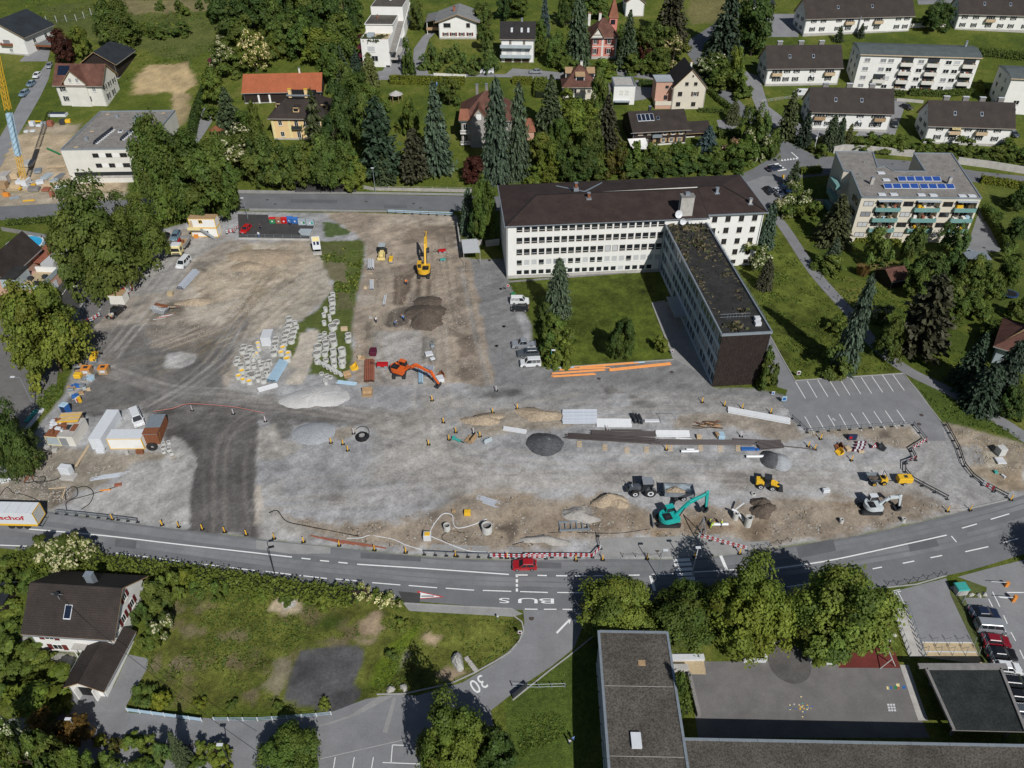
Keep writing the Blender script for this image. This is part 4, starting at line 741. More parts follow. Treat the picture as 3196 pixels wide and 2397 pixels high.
for a,c in cols:
    for z in (9.4,6.5,3.6):
        b=MB();b.box(a-.15,-.9,z-.35,c-.05,-.82,z+.75,'greenglass');b.box(a-.15,-.82,z-.35,a-.07,-.01,z+.75,'greenglass');b.box(c-.13,-.82,z-.35,c-.05,-.01,z+.75,'greenglass');b.box(a-.07,-.82,z-.3,c-.13,1.5,z-.05,'conc');b.bd('balcony',apt)
        wd(apt,a+1.6,z+.05,2,2.1,MT((0,1.6,0)),'glass','winframe',1,None);wd(apt,c-1.6,z+.05,2,2.1,MT((0,1.6,0)),'glass','winframe',1,None)
        for _ in range(5):x=U(a+.4,c-.5);bx('balcony_clutter',apt,x,U(-.5,.4),z-.04,x+U(.3,.9),.8,z+U(.6,1.1),R.choice(['weed','white','lightblue','brownred','wood','drygrass','yellow']))
    bx('awning',apt,a,-1.1,hA-.75,c-.2,-.02,hA-.66,'bluegrey')
for u,z,g in Q_(3,2.2,10.2,'blind',2.2,7.3,'greyblind',2.2,4.4,'blind',2.2,1.5,'blind',12.2,10.2,'glass',12.2,7.3,'blind',12.2,4.4,'glass',12.2,1.6,'blind',22.1,10.2,'glass',22.1,7.3,'glass',22.1,4.4,'glass',22.1,1.6,'blind'):wd(apt,u,z,2.5,1.35,None,g,'brframe',1,None)
MLA=MT((0,7.5,0))@MR_(-PI/2,4,'Z')
for u,z in ((3,9.6),(5.5,9.6),(3,6.6),(5.5,6.6)):wd(apt,u,z,1.5,1.5,MLA,'glass','brframe',1,None)
for z in (8.3,4.9,1.5):
    xx=min(p[0] for p in pol);b=MB();b.box(xx-1.2,14,z-.3,xx+.02,20,z+.9,'greenglass');b.box(xx-1.1,14.1,z-.31,xx,19.9,z-.1,'conc');b.bd('balcony',apt)
def px2l(x,y):q=IA@abs_at('B3',x,y,hA);return q.x,q.y
for row,(y,x0,x1,n) in enumerate(((395,1118,1490,5),(458,998,1300,4),(460,1308,1608,4))):
    for i in range(n):
        a=px2l(x0+(x1-x0)*i/n,y);c=px2l(x0+(x1-x0)*(i+1)/n,y);pn=MB();D=1.7
        vs=[(a[0]+.05,a[1]-D/2,hA+.15),(c[0]-.05,c[1]-D/2,hA+.15),(c[0]-.05,c[1]+D/2,hA+.75),(a[0]+.05,a[1]+D/2,hA+.75)];pn.add(vs+[(v[0],v[1],v[2]-.08) for v in vs],[(0,1,2,3),(0,4,5,1),(1,5,6,2),(2,6,7,3),(3,7,4,0)],'lwhite');up2=[(vs[0][0]+.1,vs[0][1]+.1,vs[0][2]+.045),(vs[1][0]-.1,vs[1][1]+.1,vs[1][2]+.045),(vs[2][0]-.1,vs[2][1]-.1,vs[2][2]+.015),(vs[3][0]+.1,vs[3][1]-.1,vs[3][2]+.015)];pn.add(up2,[(0,1,2,3)],'pvblue')
        for vv in (vs[3],vs[2]):pn.box(vv[0]-.04,vv[1]-.04,hA-.05,vv[0]+.04,vv[1]+.04,vv[2]-.08,'galv')
        pn.bd('solar_panel',apt)
for x,y in Q_(2,985,518,1088,518,1325,522,1428,525,1678,531,1762,531,978,333,1022,393):a=px2l(x,y);bx('skylight',apt,a[0]-.9,a[1]-.6,hA-.05,a[0]+.9,a[1]+.6,hA+.22,'lwhite')
for x,y in ((893,425),(1560,425)):a=px2l(x,y);b=MB();b.box(a[0]-.4,a[1]-.4,hA-.05,a[0]+.4,a[1]+.4,hA+1.7,'conc');b.box(a[0]-.3,a[1]-.3,hA+1.7,a[0]+.3,a[1]+.3,hA+2,'galv');b.bd('chimney',apt)
for x,y in Q_(2,830,240,785,345,1250,358,1480,365,1620,315):a=px2l(x,y);br('roof_vent',apt,(a[0],a[1],hA-.05),(a[0],a[1],hA+.6),.14,'galv')
# --- housing estate on the hill ------------------------------------------------------
EST=[('long white house with dark roof and three wooden balconies, topmost left of the estate',('A3',335,158),('A3',1262,112),(4.3,1.4),(.075,.165,.31,.57,.87,.95),((.41,1),(.68,1))),
 ('white house with stone plinth in the top right corner of the estate',('A3',1662,98),('A3',2360,130),(4.1,1.3),(.08,.22,.55,.68,.85),((.4,1),)),
 ('white house with three chimneys and two wooden balconies beside the steep street',('A3',5,578),('A3',640,566),(4.2,1.5),(.16,.27,.4,.62),((.13,1),(.85,1))),
 ('white house behind the tall cypress, with dark roof and satellite dishes',('A3',376,945),('A3',1078,970),(4.3,1.5),(.24,.4,.62,.8),((.12,1),(.86,1))),
 ('white house with six chimneys and a lowered awning, lowest of the estate',('A3',1400,1062),('A3',2122,1095),(4.3,1.6),(.14,.48,.83),((.32,1),(.64,1)))]
for n,(lab,FL,FR,zs,us,bal) in enumerate(EST):
    t,w,FF=house(lab,FL,FR,6.3,10.5,'x',5.2,.7,'white','roof_brown',{'f':[(u,z,1.05,1.35,SD) for z in zs for u in us]+[(u,zs[1]+.05,1.1,1.4,SD) for u,_ in bal],'l':[(u,z,1,1.3,SD) for u in (.3,.7) for z in zs]+[(.5,7.3,.9,1.1,{})]},zb=None,plinth=.7,name='estate_house',oe=.5)
    for u,_ in bal:
        wd(t,u*w,zs[0]-.6,1.5,2,None,'glass','winframe',1,None,'shutter_dark');balcony(t,u*w,zs[0]-.65,3.3,1.1,None,'pwood' if n!=3 else 'wood',.95)
        if n==4 and u<.5:b=MB();b.add([(u*w-1.3,-.02,6.1),(u*w+1.3,-.02,6.1),(u*w+1.3,-1.6,5.2),(u*w-1.3,-1.6,5.2)],[(0,1,2,3),(3,2,1,0)],'paleyellow');b.bd('awning',t)
    for u in ((.18,.47,.75) if n<4 else (.2,.43,.63,.85)):chm(t,u*w,5.9,11,12.6,1.7,.8,'conc_dark','lwhite')
    for u in (.3,.62):skylight(t,u*w,2.3,.8,.9,5.2/5.25,6.55)
    if n in (3,2):s=MB();s.lathe(P_(0,0,.35,.05,.5,.14),'pwhite',12);o=s.bd('satellite_dish',t);o.matrix_local=MT((w*.62,-.5,3.4))@MR_(rad(75),4,'X')
    if n in (0,):bx('downpipe',t,w*.497,-.74,1,w*.503,-.02,6.2,'flash')
for lab,FL,FR,n in (('long white apartment block with green grey roof and stacked recessed balconies',('A3',812,456),('A3',1836,506),1),('white apartment block with curved green grey roof at the right edge',('A3',2112,670),('A3',2420,690),2)):
    p,w,rz=frame_of(FL,FR,11.2);t=thing('apartment_block',lab,'apartment block',p,rz);d=12
    b=MB();b.box(0,0,-4,w,d,11.2,'white');b.add([(0,0,11.2),(0,d,11.2),(0,d*.75,12.2),(0,d*.35,12.3)],[(0,3,2,1)],'bluegrey');b.add([(w,0,11.2),(w,d,11.2),(w,d*.75,12.2),(w,d*.35,12.3)],[(0,1,2,3)],'white');b.bd('wall',t)
    ys=[(-.5,11.1),(2,11.9),(d*.5,12.5),(d-2,12),(d+.5,11.1)];link('roof',roofmesh([[(-.5,a[0],a[1]+.15),(w+.5,a[0],a[1]+.15),(w+.5,c[0],c[1]+.15),(-.5,c[0],c[1]+.15)] for a,c in zip(ys,ys[1:])],.2,'roof_green','flash'),t)
    bm_('gutter',t,(-.5,-.6,11.1),(w+.5,-.6,11.1),.2,.2,'pwood')
    if n==1:
        for r,z in enumerate((8.7,5.9,3.1,.4)):
            for u,g in ((.065,'greyblind'),(.2,'greyblind' if r<2 else None),(.265,'greyblind' if r==0 else ('glass' if r in (1,3) else 'blind')),(.52,'greyblind' if r==0 else 'glass'),(.75,'greyblind' if r==2 else 'glass'),(.82,'blind' if r in (0,3) else 'glass')):
                if g:wd(t,u*w,z,1.9,1.3,None,g,'winframe',1)
            for u in (.4,.62,.92)+((.2,) if r==2 else ()):
                bx('loggia',t,u*w-1.9,-.05,z-.2,u*w+1.9,-.01,z+1.9,'dmetal')
                b=MB();b.box(u*w-2,-1.2,z-.75,u*w+2,-1.1,z+.45,'ofwhite');b.box(u*w-2,-1.1,z-.75,u*w-1.92,-.06,z+.45,'ofwhite');b.box(u*w+1.92,-1.1,z-.75,u*w+2,-.06,z+.45,'ofwhite');b.box(u*w-1.92,-1.1,z-.6,u*w+1.92,-.06,z-.45,'conc');b.bd('balcony',t)
                for _ in range(3):x=u*w+U(-1.7,1.3);bx('balcony_clutter',t,x,-.9,z-.44,x+.5,-.4,z+.75,R.choice(['weed','white','brownred','wood']))
    else:
        wd(t,4,3,1.8,1.4);wd(t,4,.3,1.8,1.4);b=MB();b.box(-1.3,3,2,-.02,6,2.3,'conc');b.box(-1.3,3,-.5,-1.2,6,.8,'ofwhite');b.bd('balcony',t)
    for z in (8.6,5.8,3):
        for u in (3,8):wd(t,u,z,1.5,1.4,faces(w,d)['l'])
    chm(t,w-3,7,12,14.2,.6,.6,'galv')
# --- houses along the garden street -------------------------------------------------
# terraced white house with stepped flat roofs
p,w,rz=frame_of(('A1',900,355),('A1',1140,360),8.5);ter=thing('terraced_house','white stepped house with planted roof terraces beside the twin driveways','house',p,rz);b=MB();b.box(0,0,-4,w,10,8.4,'white');b.box(0,10,-4,w,22,11.4,'white');b.box(0,22,-4,w+2,38,14.4,'white');b.bd('wall',ter)
bx('terrace_floor',ter,.1,.1,8.4,w-.1,9.9,8.45,'sand');b=MB();b.box(-.3,9.6,11.4,w+.3,22,11.6,'white');b.box(0,9.9,11.6,w,21.9,11.65,'roof_gravel_dark');b.box(.2,22.2,14.4,w+1.8,38,14.45,'roof_gravel_dark');b.bd('roof',ter)
b=MB();b.box(0,0,8.4,w,.2,9.2,'white');b.box(0,.2,8.4,.2,9.9,9.2,'white');b.box(w-.2,.2,8.4,w,9.9,9.2,'white');b.bd('parapet',ter)
b=MB();b.box(w,1,2.2,w+2.6,36,2.6,'conc');b.add([(w,-.5,5.2),(w+2.4,-.5,5.2),(w+2.4,36,12.4),(w,36,12.4)],[(0,1,2,3)],'roof_gravel');b.beam((w+2.5,-.5,5.3),(w+2.5,36,12.5),.25,.5,'white');b.bd('stair_roof',ter)
wd(ter,w*.35,5,2.6,1.9,None,'blind','winframe',0);wd(ter,w*.45,1.9,2.3,1.9,None,'glass','winframe',1);b=MB();b.box(-1.4,.5,5.8,-.02,6,6.6,'plum');b.box(-1.4,.5,3,-.02,6,3.9,'plum');b.box(-1.4,.5,.2,-.02,6,1.1,'plum');b.bd('balcony',ter)
bx('entrance',ter,w-1.6,-.05,-3,w-.1,-.01,.6,'dmetal')
b=MB();b.add([(-1.6,.6,9.3),(-.05,.6,9.8),(-.05,5,9.8),(-1.6,5,9.3)],[(0,1,2,3),(3,2,1,0)],'plum');b.bd('awning',ter)
b=MB()
for cx,cy,n,s in Q_(4,1.2,1.5,160,.6,5,1.2,160,.8,6.3,5,90,.5,.8,6,90,.4,3,.8,60,.6):weeds(b,(cx,cy,8.5),n,(s,s),.9,['weed','moss','weed'])
kind(b.bd('terrace_plants',ter),'stuff')
bx('roof_box',ter,1.6,3.4,8.45,4,5.6,10,'bluegrey');chm(ter,3.2,17,11.6,12.8,.4,.4,'brownred');s=MB();s.lathe(P_(0,0,.4,.05,.6,.16),'pwhite',12);o=s.bd('satellite_dish',ter);o.matrix_local=MT((6,30,15.2))@MR_(rad(70),4,'X')
t,w,FF=house('white chalet with pale grey gable roof and red shutters above the lawn',('A1',1572,182),('A1',1898,182),6.2,14,'y',2.4,1.2,'white','roof_grey',{'f':[(.22,4,2.6,1.5,{'frame':'brframe'}),(.78,4,1.4,1.5,{'frame':'brframe'}),(.17,1.1,1.1,1.2,SR),(.38,1.1,1.3,1.2,SR),(.6,1.1,1.1,1.2,SR),(.82,1.1,1.2,1.2,SR)]},a=None)
chm(t,w*.4,6,7.6,9.6,.8,.8,'brownred','rust');b=MB();b.add([(-5.2,3,5.1),(-.9,3,5.9),(-.9,15,5.9),(-5.2,15,5.1)],[(0,1,2,3)],'roof_grey');b.add([(-5.2,3,5.0),(-.9,3,5.8),(-.9,15,5.8),(-5.2,15,5.0)],[(3,2,1,0)],'wood');b.box(-4.8,3.4,2.2,-.02,9,2.4,'wood');b.box(-4.9,3.3,2.2,-4.8,9,3.2,'wood');b.box(-4.9,3.2,2.2,-.02,3.3,3.2,'wood');b.bar((-4.6,3.5,-3),(-4.6,3.5,5.2),.12,'white');b.bar((-2,3.5,2.2),(-2,3.5,5.6),.1,'wood');b.bd('porch',t)
t,w,FF=house('grey white house with dark roof and two garages below a long balcony',('A1',2112,325),('A2',185,330),8.2,8.5,'x',4.2,.5,'white','roof_dark',{'f':[(.28,5.9,.95,2,{'glass':'brframe'}),(.7,5.9,.95,2,{'glass':'brframe'}),(.25,3,2.2,1.7,{'glass':'blind'}),(.55,3,1.6,1.7,{'glass':'blind'}),(.8,3,1.6,1.7,{'glass':'blind'})]},plinth=.2)
for z in (5.5,2.2):b=MB();b.box(-.3,-1.6,z-.25,w-.8,-.02,z,'bluegrey');b.box(-.3,-1.65,z-.3,w-.8,-1.6,z+.8,'bluegrey');b.bd('balcony',t)
for u in (.22,.5,.75):bx('garage_door',t,u*w-1.2,-.06,-.6,u*w+1.2,-.01,1.7,'brframe')
for u in (.32,.62,.82):skylight(t,u*w,1.9,.7,1.1,4.2/4.25,8.4,'blind','lwhite')
chm(t,w*.62,4.4,12,13.4,.6,.6,'galv')
# pink villa with spire
t,w,FF=house('pink villa with red shutters and a pointed corner spire behind spruces',('A2',690,315),('A2',905,312),7.6,11,'hip',4.6,.6,'pink','roof_red',{'f':[(.12,5.1,1.2,1.9,SR),(.68,5.1,1.3,1.9,SR),(.12,1.7,1.2,1.9,SR),(.68,1.7,1.3,1.9,SR)]},plinth=.9,a=3.9)
b=MB();b.box(w*.38,-.1,.9,w*.46,-.01,7.5,'ofwhite');b.box(w*.93,-.1,.9,w*.995,-.01,7.5,'ofwhite');b.box(0,-.08,4.15,w,-.01,4.4,'ofwhite');b.bd('pilaster',t)
b=MB();b.add([(-.6,-.9,7.4),(w*.42,-.9,7.4),(w*.2,-.9,10.6)],[(0,1,2)],'ofwhite');b.beam((-.4,-.93,7.7),(w*.2,-.93,10.2),.2,.12,'darkwood',(0,1,0));b.beam((w*.4,-.93,7.7),(w*.2,-.93,10.2),.2,.12,'darkwood',(0,1,0));b.beam((-.4,-.93,8.3),(w*.4,-.93,8.3),.16,.12,'darkwood',(0,1,0));b.bd('timber_gable',t);link('gable_roof',roofmesh([[(-.9,4,7.1),(-.9,-1.3,7.1),(w*.2,-1.3,10.9),(w*.2,4,10.9)],[(w*.45,-1.3,7.4),(w*.45,4,7.4),(w*.2,4,10.9),(w*.2,-1.3,10.9)]],.15,'roof_red'),t)
b=MB();b.box(w-2.2,6.5,0,w+.6,9.3,12.2,'pink');b.box(w-1.8,6.46,9.8,w-.2,6.5,11.4,'glass');b.bd('tower',t);link('spire',roofmesh([[(w-2.6,6.1,12.2),(w+1,6.1,12.2),(w-.8,7.9,19)],[(w+1,6.1,12.2),(w+1,9.7,12.2),(w-.8,7.9,19)],[(w+1,9.7,12.2),(w-2.6,9.7,12.2),(w-.8,7.9,19)],[(w-2.6,9.7,12.2),(w-2.6,6.1,12.2),(w-.8,7.9,19)]],.1,'roof_terracotta'),t);chm(t,w*.35,6.5,11,13.6,.9,.7,'ofwhite','brownred');chm(t,-.5,8.5,9,13,.9,.9,'ofwhite','brownred')
t,w,FF=house('small cream cottage with red brown hip roof and wooden dormers',('A2',440,738),('A2',725,738),4.6,10.5,'hip',4.8,.6,'cream','roof_red',{'f':[(.32,1.9,1.9,1.6,{}),(.78,2.1,1.2,1.3,{'glass':'brframe'}),(.8,-.6,1.6,1,{}),(.2,-.6,1,1,{})]},plinth=0,a=5)
b=MB();b.box(w*.05,-1.1,1,w*.55,-.02,1.2,'cream');b.box(w*.05,-1.1,1.2,w*.55,-1,2,'ofwhite');b.bd('balcony',t)
for x,y,ww in ((w*.5,1.6,3.2),(w*.18,5,2.6),(w*.85,5,2.8)):
    b=MB();b.box(x-ww/2+.2,y-.4,5,x+ww/2-.2,y+2.2,7.1,'white');b.add([(x-ww/2,y-.9,7.2),(x+ww/2,y-.9,7.2),(x+ww/2,y+2.8,8.2),(x-ww/2,y+2.8,8.2)],[(0,1,2,3)],'wood');b.box(x-ww/2+.4,y-.45,5.8,x+ww/2-.4,y-.41,6.8,'glass');b.bd('dormer',t)
chm(t,w*.55,5.6,8.6,10.6,.8,.6,'ofwhite')
t,w,FF=block('small white two storey block with grey flat roof between garden trees',('A2',878,738),('A2',1062,738),6.2,9,'white','conc','house','house',.3)
for u in (w*.36,w*.62):wd(t,u,3.4,1.1,1.3,None,'ofwhite')
b=MB();b.box(.3,-1.5,1.2,w-1.6,-.02,1.4,'galv');b.box(.3,-.06,-1.5,w-1.6,-.02,1.1,'dmetal');b.bd('canopy',t);bx('annex',t,-1.7,2,-2,-.02,8,4.5,'conc_dark')
t,w,FF=house('cream house with a steep dark gable and a pink flat roofed annex',('A2',1390,755),('A2',1672,752),7,13,'y',5.4,.45,'cream','roof_dark',{'f':[(.22,4.2,1.4,1.4,{'glass':'glass','frame':'brframe'}),(.68,4.2,1.2,1.4,{'shut':'brframe'}),(.2,.9,1.4,1.4,{'frame':'brframe'}),(.67,.9,1.4,1.4,{'frame':'brframe'}),(.39,7.5,1.1,1.1,{'frame':'brframe'}),(.66,7.5,1.1,1.1,{'frame':'brframe'}),(.55,10.2,.55,.6,{'frame':'brframe'})]},plinth=0,oe=.3)
b=MB();b.box(-5.2,2.5,-4,-.02,8.5,8,'salmon');b.box(-5.2,.3,-4,-.02,2.5,1.2,'salmon');b.bd('annex',t);bx('annex_roof',t,-5.5,2.2,8,.2,9,8.3,'galv');b.box(-5.3,.2,1.2,-.02,.35,2.5,'cream');b.box(-5.3,.35,1.2,-5.2,2.5,2.5,'cream');b.bd('terrace_wall',t);wd(t,-1.6,5.8,1.1,1,MT((0,2.5,0)),'glass','brframe');wd(t,-1.7,2.2,1.2,1.5,MT((0,2.5,0)),'glass','brframe');chm(t,w*.6,7,10.5,12.8,.6,.6,'ofwhite','brownred')
for i in range(6):bx('roof_seam',t,-5.5,2.25+1.1*i,8.3,.2,2.32+1.1*i,8.36,'lwhite')
# dark timber chalet with lean-to garage
t,w,FF=house('dark timber chalet with solar panels on its brown roof and a white awning',('A2',1042,1128),('A2',1508,1092),5.2,12.5,'x',3.3,1.1,'darkwood','roof_brown',{'f':[(.14,3.5,1.5,.9,{'glass':'wood','frame':'wood'}),(.3,3.5,1.1,.9,{'glass':'wood','frame':'wood'}),(.44,3.1,1,1.6,{}),(.6,3.2,1,1.2,{'shut':'wood'}),(.75,3.2,1,1.2,{'shut':'wood'}),(.9,3.2,1,1.2,{'shut':'wood'}),(.26,.8,1,1.3,{}),(.58,.9,1,1.3,{'shut':'wood'}),(.73,.9,1,1.3,{'shut':'wood'}),(.88,.9,1,1.3,{'shut':'wood'})]},plinth=.5,pm='ofwhite',oe=.5)
balcony(t,w*.44,2.9,2.9,1,None,'galv',.9)
bx('door',t,w*.41-.5,-.07,.5,w*.41+.5,-.01,2.2,'wood');chm(t,w*.38,6.2,8,9.8,.8,.8,'dmetal');skylight(t,w*.5,3.4,.9,1.2,3.3/6.25,5.36,'pvdark')
kk=3.3/6.25
for i in range(4):x=w*.12+1.3*i;b=MB();f=lambda X,Y,o:(X,Y,5.36+kk*Y+o);vs=[f(x,2.6,.02),f(x+1.22,2.6,.02),f(x+1.22,5,.02),f(x,5,.02),f(x,2.6,.14),f(x+1.22,2.6,.14),f(x+1.22,5,.14),f(x,5,.14)];b.add(vs,[(0,1,5,4),(1,2,6,5),(2,3,7,6),(3,0,4,7),(4,5,6,7)],'lwhite');b.add([f(x+.07,2.67,.15),f(x+1.15,2.67,.15),f(x+1.15,4.93,.15),f(x+.07,4.93,.15)],[(0,1,2,3)],'pvdark');b.bd('solar_panel',t)
b=MB();
for i in range(8):
    for j in range(6):
        f=lambda u,v:(-1.6+5.6*u,-5.2*(1-v)-.1,2.6-.9*(1-v)-.5*sin(PI*u)*sin(PI*(1-v)*.9)-.5*u*(1-v));b.add([f(i/8,j/6),f((i+1)/8,j/6),f((i+1)/8,(j+1)/6),f(i/8,(j+1)/6)],[(0,1,2,3)],'white')
b.bd('awning',t)
b=MB();b.box(w+.6,3,-3,w+8,9.5,2.4,'darkwood');b.box(w+1,2.95,-1,w+4,2.99,1,'white');b.bd('garage_wall',t);link('garage_roof',roofmesh([[(w+.4,2,2.3),(w+9,2,2.3),(w+9.2,7,4.3),(w+.4,7,4.3)],[(w+9,11,2.6),(w+.4,11,2.6),(w+.4,7,4.3),(w+9.2,7,4.3)]],.15,'roof_brown'),t)
# brick villa behind the twin spruces
t,w,FF=house('old stone villa with red brown tiled roofs and arched white windows behind twin spruces',('A1',1765,1035),('A1',2230,1030),7.8,15,'hip',6,.5,'stone','roof_red',{'f':[(.08,4.6,1.4,2,{}),(.08,1.2,1.4,2,{}),(.33,4.3,1.5,2.2,{}),(.33,.9,1.5,2.2,{}),(.7,4.3,1.3,2,{}),(.7,.9,1.3,2,{})],'l':[(.3,4.4,1.2,2,{}),(.3,1.2,1.2,2,{}),(.7,4.4,1.2,2,{})]},plinth=.8,a=7.4)
b=MB();b.box(w*.17,-1.6,-2,w*.5,-.01,8.2,'stone');b.add([(w*.17,-1.6,8.2),(w*.5,-1.6,8.2),(w*.335,-1.6,11.4)],[(0,1,2)],'stone');b.box(w*.29,-1.66,8.3,w*.38,-1.61,10,'white');b.bd('bay',t);link('bay_roof',roofmesh([[(w*.15,5,7.9),(w*.15,-1.9,7.9),(w*.335,-1.9,11.7),(w*.335,5,11.7)],[(w*.52,-1.9,7.9),(w*.52,5,7.9),(w*.335,5,11.7),(w*.335,-1.9,11.7)]],.15,'roof_red'),t)
for z in (.6,4):b=MB();b.box(-.3,-1,z-.25,2.6,-.02,z,'white');b.box(-.3,-1.05,z+.8,2.6,-.95,z+.95,'white');[b.box(-.25+.35*i,-1.03,z,-.13+.35*i,-.97,z+.8,'ofwhite') for i in range(9)];b.bd('balustrade',t)
link('turret_roof',roofmesh([[(-.7,-1,8),(2.8,-1,8),(2.3,1.6,10.6),(-.2,1.6,10.6)],[(-.7,4,8),(-.7,-1,8),(-.2,1.6,10.6)]],.1,'roof_terracotta'),t);chm(t,w*.62,6,11.5,14.5,1,.9,'conc_dark');chm(t,w*.3,11,10,14.6,.8,.8,'conc_dark');chm(t,w*.48,12,10,14.4,.8,.8,'conc_dark')
bx('annex',t,w,2,-3,w+6,10,3.4,'salmon');link('annex_roof',roofmesh([[(w-.2,1.6,3.4),(w+6.5,1.6,3.4),(w+5,6,6),(w-.2,6,6)],[(w+6.5,1.6,3.4),(w+6.5,10.4,3.4),(w+5,6,6)]],.12,'roof_terracotta'),t)
# barn and yellow villa
t,w,FF=house('long barn with bright orange tiled roof and dark wooden front',('A1',-116,800),('A1',553,776),3.6,13,'x',3.6,.6,'darkwood','roof_orange',{},plinth=.2,name='barn',cat='barn',oe=.4);chm(t,w*.72,6.6,7.2,8.8,.5,.5,'ofwhite')
b=MB()
for u in (.19,.33):b.box(u*w-.3,-.08,-2,u*w+.3,-.02,2.6,'white')
b.bd('pillar',t)
t,w,FF=house('yellow villa with dark hipped roof and two brick chimney stacks beside a tall pine',('A1',118,1005),('A1',600,1012),7.2,15,'hip',4.6,.8,'yellow_wall','roof_brown',{'f':[(.16,4.5,1.2,1.6,{}),(.45,4.1,1.2,2.1,{}),(.62,4.2,1.2,1.9,{}),(.85,4.3,1.2,1.7,{}),(.17,1,1.2,1.6,{}),(.47,.6,1.2,2.1,{}),(.64,1,1.2,1.6,{}),(.86,1,1.2,1.6,{})],'r':[(.2,4.3,1.1,1.8,{}),(.4,4.3,1.1,1.8,{}),(.65,4.3,1.1,1.8,{}),(.2,1,1.1,1.8,{}),(.4,1,1.1,1.8,{}),(.65,1,1.1,1.8,{})]},plinth=.5,a=5.2)
b=MB();
for x in (0,w*.3,w-.8):b.box(x,-.12,.5,x+.8,-.01,7.1,'paleyellow')
b.bd('corner_quoins',t);balcony(t,w*.46,3.9,2.9,1.2,None,'dmetal',.9)
b=MB();b.box(w*.28,5.2,11,w*.74,10,12.1,'roof_dark');b.box(w*.27,5,11.7,w*.75,5.2,12.2,'flash');b.bd('roof_platform',t)
for u in (.33,.62):chm(t,w*u,5.6,11.2,13.6,.9,.9,'yellow_wall','yellow')
for x,y in ((w*.46,1.6),(w*.92,4.5),(w*.1,5)):b=MB();b.box(x-.9,y-.3,7.9,x+.9,y+1.6,9.4,'yellow_wall');b.add([(x-1.1,y-.6,9.3),(x+1.1,y-.6,9.3),(x+1.1,y+2.2,9.7),(x-1.1,y+2.2,9.7)],[(0,1,2,3)],'roof_brown');b.box(x-.7,y-.34,8.4,x+.7,y-.31,9.1,'glass');b.bd('dormer',t)
# upper left: villa with brown roofs, barn, house with black roof and carport
t,w,FF=house('cream villa with patchy red brown roof, dark shutters and a front cross gable',('A0',470,722),('A0',868,728),7,11,'x',4.6,.7,'ofwhite','roof_red',{'f':[(.16,4.6,1.2,1.6,SD),(.38,4.7,1.3,1.6,SD),(.57,4.7,1.3,1.6,SD),(.82,4.6,1.2,1.5,{'glass':'greyblind'}),(.17,1.5,1.2,1.6,SD),(.42,1.5,1.3,1.6,{}),(.62,1.5,1.2,1.6,SD)],'r':[(.2,4.6,1.1,1.6,SD),(.5,4.6,1.1,1.6,SD),(.8,4.6,1.1,1.6,SD),(.25,1.5,1.1,1.8,SD),(.6,1.5,1.1,1.8,SD)]},plinth=.9,pm='ofwhite',oe=.7)
b=MB();b.box(w*.23,-.5,-2,w*.68,.0,8,'ofwhite');b.add([(w*.23,-.5,8),(w*.68,-.5,8),(w*.455,-.5,11.2)],[(0,1,2)],'ofwhite');b.bd('cross_gable',t);link('gable_roof',roofmesh([[(w*.18,5,7.3),(w*.18,-1.2,7.3),(w*.455,-1.2,11.6),(w*.455,5,11.6)],[(w*.73,-1.2,7.3),(w*.73,5,7.3),(w*.455,5,11.6),(w*.455,-1.2,11.6)]],.15,'roof_red'),t)
for q in FF['f'],:
    for u in (.38,.53):wd(t,u*w,7.6,1,1.4,MT((0,-.5,0)),'greyblind')
b=MB();f=lambda X,Y,o:(X,Y,7.16+4.6/5.5*Y+o);b.add([f(.5,2.2,.1),f(4.2,2.2,.1),f(4.2,4.8,.1),f(.5,4.8,.1)],[(0,1,2,3)],'pvdark');b.bd('solar_panel',t)
t,w,FF=house('grey roofed timber barn behind the cream villa',('A0',700,540),('A0',985,545),5.2,15,'y',3.6,.8,'darkwood','roof_slate',{},plinth=.3,name='barn',cat='barn')
t,w,FF=house('white house with steep black roof in the top left corner',('A0',-190,285),('A0',200,320),6.4,16,'y',4.6,.9,'white','roof_slate',{'f':[(.58,3.4,2.6,1.4,{'glass':'greyblind','frame':'shutter_red'}),(.62,.8,1.4,1.1,{'glass':'greyblind'})],'r':[(.3,3,1.6,1.6,{}),(.7,3,1.6,1.6,{}),(.3,.5,1.4,1.3,{})]},plinth=.3)
balcony(t,w*.58,3.2,4.2,1,None,'rust',.7)
b=MB();b.box(w+1,8,-1,w+9,8.2,2.4,'dmetal');b.box(w+.6,3.5,2.4,w+9.6,13,2.75,'roof_grey');b.box(w+.6,3.4,2.1,w+9.6,3.5,2.75,'rust');b.bar((w+9.3,3.9,-1),(w+9.3,3.9,2.4),.1,'rust');b.bar((w+1,3.9,-1),(w+1,3.9,2.4),.1,'rust');b.bd('carport',t)
